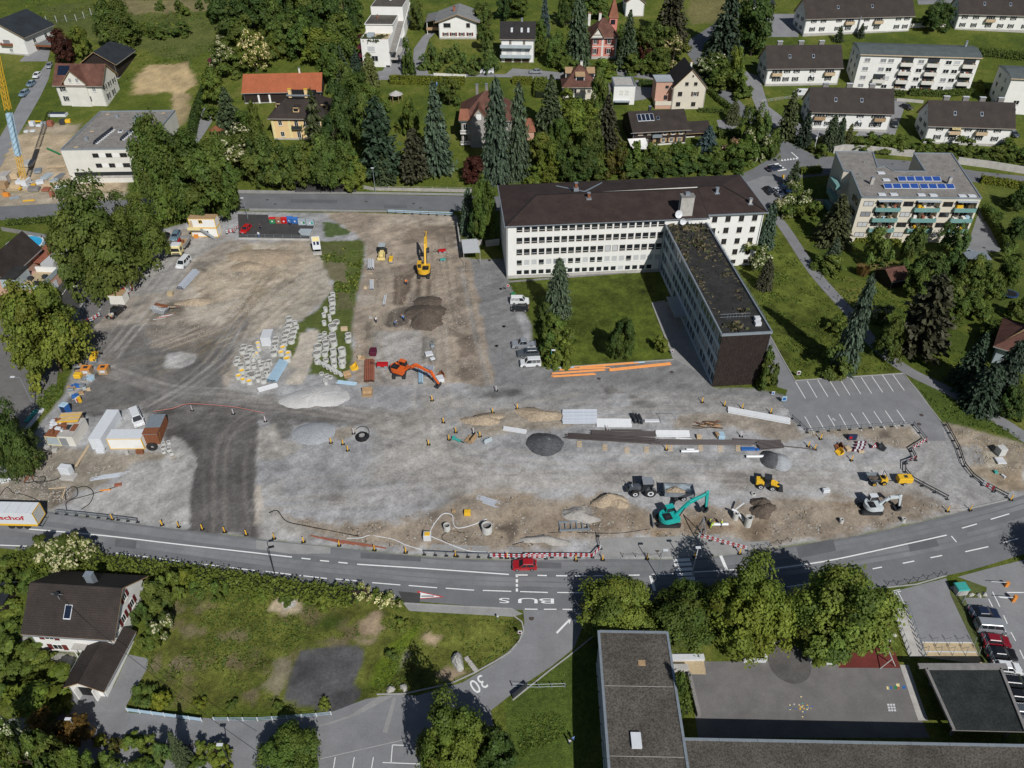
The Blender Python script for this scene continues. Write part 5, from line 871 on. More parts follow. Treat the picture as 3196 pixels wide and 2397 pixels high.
# lower left house with garage
zb=-4.6
t,w,FF=house('white house with big brown roof and dark red shutters by the lower left street',('D0',235,470),('D0',945,520),5.1,10.5,'x',4.2,.55,'white','roof_brown',{'f':[(.22,3.1,1.5,1.3,SR),(.26,.6,1.5,1.3,SR)],'r':[(.62,3.2,1.1,1.5,SR),(.36,3.2,1.1,1.5,SR),(.2,3.6,.6,.7,{}),(.1,3.6,.6,.7,{}),(.28,1,.7,.8,{}),(.12,1,.7,.8,{}),(.55,5.9,1,1.3,SR)]},zb=None,plinth=.3,oe=.9)
skylight(t,w*.46,2.2,1.1,1.6,4.2/5.25,5.26,'pvdark','lwhite');chm(t,w*.6,6.9,7.3,9.9,1.1,.9,'galv','flash');s=MB();s.bar((w*.33,3.6,7.9),(w*.33,3.6,9.6),.06,'galv');s.box(w*.33-.25,3.4,9.2,w*.33+.25,3.8,9.6,'dmetal');s.beam((w*.33-.9,3.6,9.3),(w*.33+.9,3.6,9.3),.06,.06,'galv');s.bd('mast',t)
b=MB();b.box(w*.5,-1,2.4,w*.66,-.02,2.55,'conc');b.bar((w*.52,-.9,-.5),(w*.52,-.9,2.4),.08,'white');b.bd('porch',t)
t,w,FF=house('white garage with ridged brown roof in front of the lower left house',('D0',575,930),('D0',878,958),2.7,8.6,'y',1.5,.6,'white','roof_brown',{},plinth=0,name='garage',cat='garage',oe=.7)
bx('garage_door',t,w*.28,-.05,-1,w*.75,-.005,2.1,'black');b=MB();b.box(w*.23,-.75,-1,w*.27,-.06,2.5,'white');b.box(w*.76,-.75,-1,w*.8,-.06,2.5,'white');b.bd('pillar',t)
# house with pool on the left edge
t,w,FF=house('grey house with brown roof and roof terrace at the left edge, beside a pool',('B0',-150,715),('B0',25,722),5.4,14,'y',3.6,.8,'salmon','roof_brown',{'f':[]},plinth=0)
b=MB();b.box(w-.5,-1,-1,w+8.6,7,2.7,'salmon');b.box(w-.5,-1.1,2.7,w+8.7,-1,3.9,'bluegrey');b.box(w+8.6,-1,2.7,w+8.7,7,3.9,'bluegrey');b.box(w-.4,-1,2.7,w+3.2,4.5,5.2,'bluegrey');b.bd('annex',t);bx('annex_roof',t,w-.6,-1.2,5.2,w+3.4,4.8,5.4,'roof_bitumen');b.box(w+3.3,-.9,2.7,w+8.5,6.9,2.74,'sand');b.box(w+3.3,6.6,2.74,w+8.6,7,4,'white');b.bd('terrace',t)
wd(t,w+2.7,1.5,1.2,.6,MT((0,-1,0)));wd(t,w+4.2,1.5,1.2,.6,MT((0,-1,0)));bx('garage_door',t,w+8.7,1,-1,w+8.74,5,1.9,'lwhite')
for x,y in ((w+4,3),(w+6.5,1),(w+7,4)):bx('terrace_seat',t,x-.5,y-.5,2.74,x+.5,y+.5,3.5,'dmetal')
p=at('B0',375,690);b=MB();b.box(0,0,0,3.4,9.5,2.6,'greywall');t=thing('shed','garden shed with rusty red flat roof beside the pool house','shed',p,-.12);b.bd('wall',t);bx('roof',t,-3.6,-.2,2.6,.3,9.8,2.8,'brownred')
pool=thing('swimming_pool','bright blue round swimming pool in dark decking on the left','pool',at('B0',210,450));b=MB();b.lathe(P_(0,.1,4.3,.1),'pool',24);b.bd('water',pool);b.lathe(P_(4.3,.14,4.75,.14,4.75,0),'lwhite',24);b.bd('rim',pool)
# right edge house, sheds
t,w,FF=house('blue grey house with dark roof cut by the right edge',('C3',2000,205),('C3',2420,330),5,11,'hip',3,.9,'bluegrey','roof_red',{'f':[(.3,1,1.6,2,{}),(.6,1.2,1.4,1.4,{})]},plinth=0,a=5)
t,w,FF=house('garden hut with red shingle roof beside the dry reeds',('B3',1075,1262),('B3',1215,1235),2.2,5.5,'x',1.6,.4,'darkwood','roof_red',{},plinth=0,name='garden_hut',cat='hut');
b=MB();t=thing('garden_shelter','grey flat roofed garden shelter near the silver car','shelter',at('B3',1700,1135),-.1);b.box(-.3,-.3,2.2,5.6,3.4,2.35,'galv');b.bd('roof',t);[b.bar((x,y,-.3),(x,y,2.2),.07,'darkwood') for x in (0,5.2) for y in (0,3)];b.box(0,2.8,-.3,5.2,3,2.2,'darkwood');b.bd('post',t)
# little pavilions in the gardens
def pavilion(label,t_,x,y,r,m,h=2.2):
    t=thing('garden_pavilion',label,'pavilion',at(t_,x,y));b=MB();b.lathe([(r*1.25,h),(0,h+1.2)],m,8);b.bd('roof',t)
    for i in range(6):q=MB();q.bar((r*cos(i*PI/3),r*sin(i*PI/3),-.3),(r*cos(i*PI/3),r*sin(i*PI/3),h+.1),.09,'wood');q.bd('post',t)
pavilion('octagonal garden pavilion with grey roof on the villa lawn','A1',1210,870,1.9,'conc');pavilion('small dark red pavilion at the meadow edge','A0',1845,575,1.5,'plum');pavilion('brown garden pavilion under the dark spruce','A0',1880,1175,1.9,'rust')
# school: gravel roofed wing, cross wing, playground canopy
zs=-6;t=thing('school_building','large flat gravel roofed school building with metal roof edge in the foreground','school',abs_at('D2',735,470,1.2).xy.to_3d()+ZV(-6.6),-.02)
W1=10.1;D1=40;hS=7.8;hX=5.4;pX=abs_at('D2',1445,1398,-6.6+hX);qX=(MT(t.location)@MR_(-.02,4,'Z')).inverted()@pX;yX=qX.y;b=MB();b.box(.3,-D1,-1,W1-.3,-.3,hS-.4,'bluegrey');b.box(W1-.3,-D1,-1,75,yX-.3,hX-.4,'conc');b.bd('wall',t)
b=MB();b.box(0,-D1,hS-.4,W1,0,hS-.12,'roof_gravel_dark');b.box(W1+.01,-D1,hX-.4,75,yX,hX-.12,'roof_gravel_dark');b.bd('roof',t)
b=MB();e_=.3
for i in range(13):
    y0=-3.1*i;y1=y0-3.06;b.box(-.05,y1,hS-.45,e_,y0,hS,'flash');b.box(W1-e_,y1,hS-.45,W1+.05,y0,hS,'flash')
for i in range(3):b.box(e_+i*3.2,-e_,hS-.45,min(e_+i*3.2+3.16,W1-e_),.05,hS,'flash')
for i in range(12):b.box(W1+.06+5*i,yX-.3,hX-.45,W1+.06+5*i+4.96,yX+.05,hX,'flash')
b.bd('parapet',t)
bx('skylight',t,3.2,-17.2,hS-.12,4.5,-15.2,hS+.3,'lwhite');b=MB();b.box(.4,-8.6,hS-.12,W1-.4,-8.54,hS-.1,'conc');b.box(.4,-18.2,hS-.12,W1-.4,-18.14,hS-.1,'conc');b.bd('roof_joint',t);bx('roof_hatch',t,5.3,-5.5,hS-.12,6.3,-4.6,hS-.08,'wood')
FL_=faces(1,1)['l']
for i in range(9):wd(t,0,1,1.9,1.6,MT((.3,-2-2.4*i,0))@MR_(-PI/2,4,'Z'));wd(t,0,4.4,1.9,1.6,MT((.3,-2-2.4*i,0))@MR_(-PI/2,4,'Z'))
for i in range(12):wd(t,0,1,2.2,1.8,MT((12.5+4*i,yX-.3,0))@MR_(PI,4,'Z'))
P=[at('D3',*q,3.2) for q in [(1605,1330),(2225,1345),(2020,785),(1375,785)]];t=thing('playground_canopy','dark flat roofed playground canopy with grey edge beams','canopy',(0,0,0));z=P[0].z;b=MB();b.prism([(p.x,p.y) for p in P],z-.25,z-.05,'conc_dark','roof_canopy');b.bd('roof',t);b=MB()
for a,c in ((P[1],P[2]),(P[2],P[3]),(P[3],P[0])):b.beam((a.x,a.y,z),(c.x,c.y,z),.4,.4,'conc_dark')
a=P[3];c=P[2];d=(c-a).normalized();b.beam((a.x-d.x,a.y+.35,z+.1),(c.x+d.x,c.y+.35,z+.1),.7,.35,'conc_dark');b.bd('edge_beam',t)
for p in P:cpt=sum(P,Vector())/4;q=p+(cpt-p)*.22;bx('column',t,q.x-.2,q.y-.2,zt(q.y)-.3,q.x+.2,q.y+.2,z-.25,'conc_dark')
# cut-off roofs on the left edge and top edge
b=MB();p=at('D0',0,310);t=thing('garden_shed','small dark flat shed at the lower left edge','shed',p);b.box(-3,0,-.5,1.2,4,2,'darkwood');b.bd('wall',t);bx('roof',t,-3.1,-.1,2,1.4,4.2,2.15,'roof_slate')
t,w,FF=house('pale house at the top edge behind the pink villa',('A2',980,20),('A2',1140,20),5,9,'y',2.5,.5,'white','roof_brown',{},plinth=.3)
t,w,FF=house('pale blue shed roof at the top edge right of the tall spruces',('A2',2065,42),('A2',2260,42),3,5,'x',1,.3,'white','roof_slate',{},plinth=.2,name='shed',cat='shed')
# -- vegetation
def leafmat(name,col,tr=.3):
    m=bpy.data.materials.new(name);m.use_nodes=True;N,L=nt(m);b=N['Principled BSDF'];sv(b,'Roughness',.65);sv(b,'Specular IOR Level',.25)
    a=N.new('ShaderNodeAttribute');a.attribute_name='tone';oi=N.new('ShaderNodeObjectInfo')
    v=N.new('ShaderNodeVectorMath');v.operation='MULTIPLY';L.new(a.outputs['Color'],v.inputs[0]);L.new(oi.outputs['Color'],v.inputs[1])
    v2=N.new('ShaderNodeVectorMath');v2.operation='MULTIPLY';sv(v2,1,col);L.new(v.outputs[0],v2.inputs[0]);L.new(v2.outputs[0],b.inputs['Base Color'])
    t=N.new('ShaderNodeBsdfTranslucent');L.new(v2.outputs[0],t.inputs[0]);mx=N.new('ShaderNodeMixShader');sv(mx,0,tr);L.new(b.outputs[0],mx.inputs[1]);L.new(t.outputs[0],mx.inputs[2]);L.new(mx.outputs[0],N['Material Output'].inputs[0])
    MATS[name]=m
leafmat('leaf',(.093,.132,.024),.32);leafmat('needle',(.05,.07,.032),.12);leafmat('flower',(.5,.48,.3),.2);mat('bark',(.085,.065,.05),.95,.3,2,.3,12);mat('core',(.012,.018,.006),.95,.2)
nr=np.random.RandomState(11)
def cards(name,P,Nn,size,tone,matname,asp=1.,matidx=None,mats=None):
    n=len(P);Nn=Nn/np.maximum(np.linalg.norm(Nn,axis=1,keepdims=True),1e-6);a=nr.normal(size=(n,3));u=np.cross(Nn,a);u/=np.maximum(np.linalg.norm(u,axis=1,keepdims=True),1e-6);w=np.cross(Nn,u)
    return cards_uw(name,P,u*size[:,None],w*(size*asp)[:,None],tone,matname,matidx,mats)
def cards_uw(name,P,u,w,tone,matname,matidx=None,mats=None):
    n=len(P);V=np.stack([P-u-w,P+u-w*.6,P+u*.9+w,P-u*.8+w*1.1],1).reshape(-1,3)
    me=bpy.data.meshes.new(name);me.vertices.add(4*n);me.vertices.foreach_set('co',V.astype(np.float32).ravel());me.loops.add(4*n);me.loops.foreach_set('vertex_index',np.arange(4*n));me.polygons.add(n);me.polygons.foreach_set('loop_start',np.arange(n)*4);me.polygons.foreach_set('loop_total',np.full(n,4));me.update()
    c=np.ones((n,4));c[:,:3]=tone;ca=me.attributes.new('tone','FLOAT_COLOR','POINT');ca.data.foreach_set('color',np.repeat(c,4,0).astype(np.float32).ravel())
    for m in (mats or [matname]):me.materials.append(MATS[m])
    if matidx is not None:me.polygons.foreach_set('material_index',matidx)
    return me
def dec_mesh(name,nc,nl,leaf,flower=0,low=.1,sub=7):
    # crown in the unit box: big lobes over an uneven ellipsoid, each lobe a knot of leafy clumps
    LC=[];LR=[];k=0;nlob=max(12,nc//sub)
    while len(LC)<nlob:
        k+=1;d=nr.normal(size=3);d/=np.linalg.norm(d)
        if d[2]<-.6:continue
        rr=nr.uniform(.3,.95)**.6*.36*nr.uniform(.85,1.12);c=np.array([d[0]*rr,d[1]*rr,.54+d[2]*rr*1.05])
        LC.append(c);LR.append(nr.uniform(.09,.19))
    LC=np.array(LC);LR=np.array(LR);dd=nr.normal(size=(nlob,sub,3));dd/=np.linalg.norm(dd,axis=2,keepdims=True);dd[...,2]=np.where(dd[...,2]<-.4,-dd[...,2],dd[...,2])
    C_=(LC[:,None]+dd*(LR*.75)[:,None,None]).reshape(-1,3);C_[:,2]=np.maximum(C_[:,2],low+.05);R_=(LR[:,None]*nr.uniform(.35,.6,(nlob,sub))).reshape(-1);nc=len(C_)
    d=nr.normal(size=(nc,nl,3));d/=np.linalg.norm(d,axis=2,keepdims=True);d[...,2]=np.where(d[...,2]<-.3,-d[...,2]*.6,d[...,2])
    q=nr.uniform(.5,1.08,(nc,nl,1));P=C_[:,None]+d*R_[:,None,None]*q;Nn=d+dd.reshape(-1,3)[:,None]*.8+.5*nr.normal(size=d.shape)+np.array([0,0,.3])
    lt=np.repeat(nr.uniform(.78,1.25,nlob),sub)[:,None];hu=np.repeat(nr.uniform(-.15,.22,nlob),sub)[:,None,None]
    tone=(lt*nr.uniform(.85,1.15,(nc,1))*nr.uniform(.75,1.25,(nc,nl)))[...,None]*np.array([1,1,1.])+hu*np.array([1.1,.4,.1])
    P=P.reshape(-1,3);Nn=Nn.reshape(-1,3);tone=tone.reshape(-1,3);size=leaf*nr.uniform(.5,1.5,len(P));mi=None;mats=['leaf']
    lo=np.percentile(P,.7,axis=0);hi=np.percentile(P,99.3,axis=0);s=np.array([1,1,1-low])/(hi-lo);P=(P-(lo+hi)/2)*s;P[:,2]+=.5+low/2
    if flower:
        fc=np.repeat(nr.uniform(size=nlob)<flower,sub);up=(d[...,2]>.1);f=(fc[:,None]&up&(nr.uniform(size=(nc,nl))<.38)).reshape(-1);mi=f.astype(int);mats=['leaf','flower'];tone[f]=nr.uniform(.8,1.1)
    return cards(name,P,Nn,size,tone,'leaf',1.,mi,mats)
def con_mesh(name,nlev,nb,nq,sh=.85,droop=.3,leaf=.03,ragged=.25,bare=.06):
    P=[];U=[];Wd=[];T=[]
    for i in range(nlev):
        f=(i+nr.uniform(-.4,.4))/nlev;z=bare+(1-bare)*f;r=.5*(1-f)**sh+.012
        for b in range(max(4,int(nb*(1-.55*f)))):
            a=nr.uniform(0,2*PI);rr=r*(1-ragged*nr.uniform(0,1));tb=nr.uniform(.7,1.25);k=max(3,int(nq*rr/.5)+2);s=np.linspace(.25,1,k)+nr.uniform(-.05,.05,k)
            x=np.cos(a)*rr*s;y=np.sin(a)*rr*s;zz=z-droop*rr*s**1.5*.5+.08*rr*(s>.85);dirv=np.array([np.cos(a),np.sin(a),-droop]);side=np.array([-np.sin(a),np.cos(a),0])
            for xx,yy,z_,ss in zip(x,y,zz,s):
                P.append((xx+nr.normal()*.008,yy+nr.normal()*.008,z_+nr.normal()*.004));l=leaf*(1.25-.5*ss)*nr.uniform(.8,1.3);t=side*nr.uniform(.6,1.3)+np.array([0,0,nr.normal()*.45]);U.append(t*l);Wd.append((dirv+np.array([0,0,nr.normal()*.25]))*l*1.25);T.append(tb*nr.uniform(.75,1.25)*(.8+.35*ss))
    T=np.array(T)[:,None]*np.ones(3);return cards_uw(name,np.array(P),np.array(U),np.array(Wd),T,'needle')
DEC=[dec_mesh('crown',170,70,.018) for _ in range(5)];BIG=[dec_mesh('crown',380,85,.0115) for _ in range(3)];FLO=[dec_mesh('crown',150,70,.018,.5) for _ in range(2)];SHR=[dec_mesh('crown',80,60,.028,0,.0,6) for _ in range(4)];SFL=[dec_mesh('crown',80,60,.026,.6,.0,6) for _ in range(2)]
SPR=[con_mesh('crown',40,15,10,leaf=.026) for _ in range(3)];COL_=[con_mesh('crown',54,18,8,.42,.5,.026,.35,.02) for _ in range(2)];PIN=[con_mesh('crown',30,15,11,.5,.15,.032,.5,.12) for _ in range(2)];SPA=[con_mesh('crown',22,7,8,.7,.35,.03,.5,.25)]
def trunk_mesh(sp):
    b=MB();b.bar((0,0,-.05),(.005,.004,.45),.022,'bark',8,.014);b.bar((.005,.004,.45),(0,0,.92 if sp else .8),.014,'bark',7,.003)
    if not sp:
        for i in range(6):a=i*1.05+.3;z=.28+.07*i;b.bar((0,0,z),(cos(a)*.24,sin(a)*.24,z+.2),.008,'bark',5,.003)
    return b.mesh('trunk')
TRD,TRC=trunk_mesh(0),trunk_mesh(1)
TINT={'n':(1,1,1),'l':(1.45,1.3,1.1),'y':(1.7,1.35,.8),'d':(.62,.72,.85),'o':(1.25,1.05,.85),'p':(.75,.16,.55),'b':(1.1,1.25,2.6),'r':(1.5,.62,.7),'g':(1.15,1.2,1.5),'k':(.9,.62,.7),'v':(1.55,.9,1.4)}
POOL={'D':DEC,'B':BIG,'F':FLO,'H':SHR,'h':SFL,'S':SPR,'C':COL_,'P':PIN,'X':SPA}
_ct=[0]
def tree(code,x,yt,yb,wp,label,group=None,t='V'):
    # x: middle of the crown; yt: its top; yb: where it meets the ground (picture pixels); height and width follow
    kd,ti=code[0],code[1];con=kd in 'SCPX';shrub=kd in 'Hh';fx=x;p=at(t,x,yb);by=yb
    for _ in range(4):
        s=pxm(p);sp=(H-p.z)/hypot(p.y,H-p.z);cp=math.sqrt(1-sp*sp);w=wp/s*(.95 if kd in 'BD' else 1);a_=w/2;hp=(yb-yt)/s
        if con:h=max(.5,(hp-.6*a_*sp)/cp);by=yb-.6*a_*sp*s
        else:  # an upright ellipsoid whose outline reaches from yt to yb
            b_=max(.62*a_,math.sqrt(max(0,(hp/2)**2-(a_*sp)**2))/cp);lo=.1 if not shrub else 0;h=2*b_/(1-lo);by=(yt+yb)/2+(.5+lo/2)*h*cp*s
        p=at(t,fx,by);q=Vector((p.x,p.y,p.z+h*.55));d=q.y*cos(PIT)-(q.z-H)*sin(PIT);w=wp/pxm(q)*(.93 if kd in 'BD' else 1);fx-=(1598+F*q.x/d)/1.4448-x;p=at(t,fx,by)
    _ct[0]+=1;k=_ct[0]
    o=thing('conifer' if con else ('shrub' if shrub else 'tree'),label,'conifer' if con else ('shrub' if shrub else 'tree'),p,U(0,6.28),group)
    c=link('crown',POOL[kd][k%len(POOL[kd])],o,(0,0,-.02*h if shrub else 0));j=U(.9,1.1);c.scale=(w*j,w/j,h*(1.0 if not con else 1))
    tn=TINT[ti];q=U(.85,1.15);c.color=(tn[0]*q*U(.93,1.07),tn[1]*q,tn[2]*q*U(.9,1.1),1)
    if not shrub:tr=link('trunk',TRC if con else TRD,o);ts=min(w,h)*1.1;tr.scale=(ts,ts,h)
    return o
T=tree
# big broadleaves on the west side
T('Bl',88,620,800,165,'broad bright green tree beside the lower left street, roundest of the west side')
T('Bn',190,420,622,152,'massive dense tree behind the white site containers');T('Bn',300,430,560,105,'dark green tree between the massive tree and the black parked car')
T('Bn',342,275,452,116,'tall tree hiding the right side of the cubic block');T('Bn',420,295,462,150,'wide tree at the kerb above the yellow site cabin');T('Dn',468,340,455,80,'tree nearest the rear road at the right end of the clump');T('Dn',375,320,462,110,'dark tree in the middle of the clump by the cubic block')
T('Bd',12,885,1015,105,'dark round tree cut by the left edge above the cable yard')
T('Fn',130,1143,1238,105,'white flowering tree over the road behind the trailer');
# meadow and garden, top left
T('Bn',248,12,100,92,'round tree standing alone in the top left meadow');T('Dp',130,72,132,52,'dark purple leaved tree beside the villa barn');T('Dl',168,62,118,50,'bright green tree behind the villa barn')
for x,yt,yb,w in Q_(4,335,52,82,28,350,52,84,30,388,50,78,42,310,50,75,26,385,0,24,22,455,10,36,26,400,12,34,20,345,2,22,20,430,0,20,18,500,20,50,30):T('Hn',x,yt,yb,w,'','meadow bushes')
G1='trees of the dense wood at the top'
for x,yt,yb,w,c in Q_(5,500,0,70,70,'Dd',545,-10,60,80,'Dd',590,10,95,80,'Dn',630,-15,70,80,'Dd',668,-10,75,80,'Dn',705,-10,80,80,'Dd',745,-5,70,60,'Dd',735,40,110,75,'Dn',640,35,115,85,'Dn',690,65,130,80,'Dl',598,55,120,60,'Dn',520,40,100,60,'Dn',570,-20,40,70,'Dd',470,-5,45,50,'Dd',665,30,105,60,'Dd',760,0,60,50,'Dn'):T(c,x,yt,yb,w,'',G1)
T('Fl',545,72,148,56,'pale flowering tree at the right of the mown meadow');T('Fn',480,85,140,55,'white flowering tree at the meadow edge left of the barn');T('Do',598,60,120,45,'light olive tree in front of the dense wood');T('Dn',725,95,172,75,'bushy tree left of the dark firs');T('Hn',495,120,165,60,'low dark bush left of the orange barn roof')
T('Sn',738,105,185,46,'left of the two dark firs below the stepped house');T('Sd',768,108,180,46,'right of the two dark firs below the stepped house');T('Cy',797,120,190,44,'yellow green cypress beside the stepped house')
T('Bn',775,165,262,88,'big tree right of the orange barn');T('Dd',740,190,300,68,'dark tree right of the yellow villa');T('Dn',795,215,330,62,'tree behind the dark pines');T('Dn',745,150,230,60,'tree between the barn and the firs')
T('Xo',678,203,335,70,'sparse pine with bare trunk in front of the yellow villa')
GV='trees along the wall below the yellow villa'
for x,yt,yb,w,c in Q_(5,552,300,392,64,'Dn',600,308,400,72,'Dn',645,315,400,72,'Dn',690,300,402,75,'Dn',735,320,404,70,'Dn',720,250,360,70,'Dd',630,318,385,54,'Dd',765,345,405,55,'Dl',580,320,400,60,'Dd'):T(c,x,yt,yb,w,'',GV)
T('Hy',768,375,406,34,'small yellow green bush at the wall below the dark pine')
T('Sn',491,195,290,78,'dark spruce beside the brown garden pavilion');T('Dl',462,158,222,50,'bright round tree by the long meadow hedge');T('Fn',522,278,380,105,'white flowering bush left of the yellow villa');T('Dn',560,236,350,58,'tree at the left corner of the yellow villa');T('Dn',480,300,390,70,'dark tree below the brown pavilion');T('Hn',455,225,260,40,'small bush below the bright round tree');T('Dn',528,240,300,50,'small tree behind the spruce and the barn')
T('Pd',817,222,398,98,'large dark pine in the villa park, leftmost of three');T('Pk',893,285,402,75,'brownish pine in the villa park, between pine and fir');T('Sg',940,195,380,88,'blue green fir in the villa park, left of the stone villa');T('Dn',887,222,292,38,'slim young tree on the villa lawn');T('Dp',1022,338,388,55,'round purple bush below the stone villa');T('Dn',970,172,222,52,'round tree beside the stone villa lawn');T('Sn',830,330,402,55,'low dark fir at the park wall')
T('Hn',830,215,245,30,'small bush near the octagonal pavilion','pavilion bushes');T('Hn',868,268*0+262,285,28,'small bush near the octagonal pavilion','pavilion bushes')
T('Cg',1072,192,400,76,'left of the twin tall spruces in front of the stone villa');T('Cg',1120,200,392,62,'right of the twin tall spruces in front of the stone villa')
T('Sn',1190,172,300,82,'wide dark spruce right of the stone villa');T('Sk',1312,212,325,74,'dark brown spruce left of the timber chalet');T('Cn',1250,2,148,66,'tall dense spruce left of the pink villa');T('Sn',1358,34,152,56,'slim spruce right of the pink villa');T('Sb',1177,-5,92,34,'narrow blue spruce beside the two garage house');T('Dn',1285,-12,32,66,'round tree behind the pink villa spire');T('Sk',1453,-30,100,98,'huge dark spruce at the top beside the hill street');T('Sd',1576,-25,130,90,'tall dark spruce on the right side of the hill street');T('Dd',1635,0,110,88,'dark tree right of the tall street spruce')
T('Fo',1457,86,138,62,'cream flowering tree above the steep gable house');T('Dp',1398,94,130,32,'small purple tree right of the slim spruce');
GH='garden trees between the hillside houses'
for x,yt,yb,w,c in Q_(5,1425,62,125,62,'Dn',1420,105,150,50,'Dn',1390,60,120,50,'Dn',1297,158,248,46,'Dn',1219,195,248,48,'Hl',1255,230,312,72,'Dl',1165,288,345,52,'Dl',1185,312,385,60,'Do',1225,305,385,60,'Dd',1282,268,362,62,'Dn',1240,340,392,70,'Dd',1150,360,400,40,'Hl',1205,260,330,50,'Dn',1270,315,388,60,'Dd',1290,345,385,50,'Dn',1200,80,140,40,'Dn',1215,110,148,40,'Dn',1160,50,110,40,'Dn',1050,60,110,36,'Dn',1060,95,150,40,'Dg',1040,15,60,50,'Dn',1090,0,40,40,'Dd',1120,-5,35,50,'Dn',1225,-10,50,40,'Dd',1340,60,110,40,'Dn',1370,120,160,50,'Hn',1410,130,160,50,'Hn',1310,130,160,50,'Hl',1235,130,160,40,'Hn',880,90,160,30,'Hn',900,10,60,36,'Dn'):T(c,x,yt,yb,w,'',GH)
for x,yt,yb in Q_(3,935,95,140,960,105,140,985,95,130,995,115,150,915,120,150,940,135,155,975,140,158,1005,135,158,1025,125,160):T('Hg',x,yt,yb,26,'','chalet garden shrubs')
for x,yt,yb,w,c in Q_(5,1530,118,162,52,'hn',1556,130,178,60,'Hn',1580,150,202,66,'Hn',1592,108,165,40,'Dl',1610,180,210,36,'Hn',1545,160,190,40,'Hn'):T(c,x,yt,yb,w,'','bushes beside the hill street')
T('Hk',1327,312,385,52,'brown leafless looking bush behind the office roof')
for i in range(9):T('Hn',1350+32*i,U(308,322),372-(i*1.5),52,'','bushes behind the office roof')
for i in range(7):T('Hd',1365+36*i,U(335,345),382-i*2,50,'','bushes behind the office roof')
T('Sb',1530,274,335,66,'pale blue cedar right of the timber chalet');T('hv',1580,305,340,36,'pink flowering lilac above the road junction');T('Dn',1630,238,322,62,'dark rounded yew at the road junction');T('Co',1586,222,270,34,'small yellow cypress by the garage drive');T('hn',1632,288,348,50,'cream flowering bush at the junction corner');T('Hn',1600,300,350,50,'green bush between lilac and junction');T('Dn',1672,285,338,40,'small round street tree on the junction island')
# estate and right side
T('So',1709,203,305,58,'left conifer at the estate corner above the junction');T('Sd',1743,243,318,46,'right conifer at the estate corner above the junction');T('Cn',1798,252,324,38,'tall dark cypress in front of the estate house');T('Cn',1817,258,322,32,'second cypress, close beside the tall dark one');T('Cy',1836,270,318,22,'thin golden cypress beside the dark pair');T('Dd',2028,12,64,66,'round tree between the top estate houses');T('Sn',1815,58,92,26,'small fir before the topmost estate house');T('Sn',1862,52,82,24,'small fir beside the stone plinth of the estate house')
for x,yt,yb,w in Q_(4,1890,290,322,44,1915,295,325,50,1940,295,325,50,1860,298,325,40,1770,310,330,40,2000,300,330,40,2080,298,338,52,2150,318,345,50,2195,320,352,56,2120,325,345,40,2050,318,335,40,2180,300,330,40,1980,312,332,30):T('Hn',x,yt,yb,w,'','bushes above the retaining wall')
T('Sn',1717,350,415,44,'small dark conifer left of the green balcony house');T('hn',1722,402,452,58,'white flowering bush beside the parked white car');T('hn',1690,430,470,50,'white flowering bush beside the top of the footpath');T('Hn',1745,430,470,50,'green bush left of the green balcony house');T('So',1811,425,538,96,'large yellowish spruce at the corner of the green balcony house');T('Sg',1803,515,585,50,'dark fir below the large yellowish spruce');T('Hn',1795,545,590,60,'bush below the dark fir on the path bank')
T('Dg',1898,496,568,60,'left tree on the lawn of the green balcony house');T('Dg',1977,492,558,50,'middle tree on the lawn of the green balcony house');T('Dg',2059,488,550,62,'right tree on the lawn of the green balcony house')
T('Cg',1663,442,540,46,'tall blue green spruce at the end of the office');T('hn',1640,528,586,54,'white flowering shrub at the office end wall');T('Ck',1658,560,630,40,'dark red brown dome shaped conifer on the eastern lawn')
for x,yt,yb,w,c in Q_(5,2009,545,612,72,'Dd',2065,556,612,58,'Dd',2116,560,628,72,'Dn',2176,565,622,54,'Dn',2085,598,660,74,'Dn',2140,585,640,60,'Dn',1985,580,640,60,'Dn',2120,640,690,70,'Hn',2060,640,700,60,'Dn',2150,690,740,60,'Hn',2200,640,690,40,'Hn',1960,560,600,40,'Hn',2190,530,570,40,'Hn',2200,470,520,50,'Dd',2150,450,480,40,'Hd',2200,400,450,50,'Dd'):T(c,x,yt,yb,w,'','garden trees right of the footpath')
T('Pk',2010,605,790,140,'broad brown needled conifer in the right garden');T('hn',1905,655,700,40,'white flowering bush behind the leaning spruce');T('Cg',1855,612,812,66,'tall shaggy spruce beside the parking lot path');T('Hn',1812,745,815,60,'dense bush at the foot of the shaggy spruce');T('Dn',1930,690,770,60,'dark tree between the shaggy spruce and brown conifer');T('Hn',1812,680,720,50,'bush beside the path left of the shaggy spruce')
T('Sd',2110,725,850,88,'left of three dark spruces by the blue grey house');T('Cd',2135,790,898,92,'front one of three dark spruces by the blue grey house');T('Cd',2180,745,885,84,'right of three dark spruces by the blue grey house');T('Dd',2185,830,895,60,'dark bush at the right edge below the spruces')
reeds=thing('reeds','tuft of dry straw coloured reeds on the path bank','reeds',at('V',1861,594));
Pq=np.zeros((500,3));a_=nr.uniform(0,6.28,500);r_=nr.uniform(0,1.6,500);Pq[:,0]=np.cos(a_)*r_;Pq[:,1]=np.sin(a_)*r_;Pq[:,2]=1.1;u_=np.stack([np.cos(a_+1.5)*.05,np.sin(a_+1.5)*.05,a_*0],1);w_=np.stack([np.cos(a_)*.35,np.sin(a_)*.35,nr.uniform(.7,1.3,500)],1);c=link('stems',cards_uw("stems",Pq,u_,w_,np.ones((500,3))*np.array([.62,.5,.36])*nr.uniform(.7,1.2,(500,1)),'flower'),reeds);c.color=(.6,.5,.38,1)
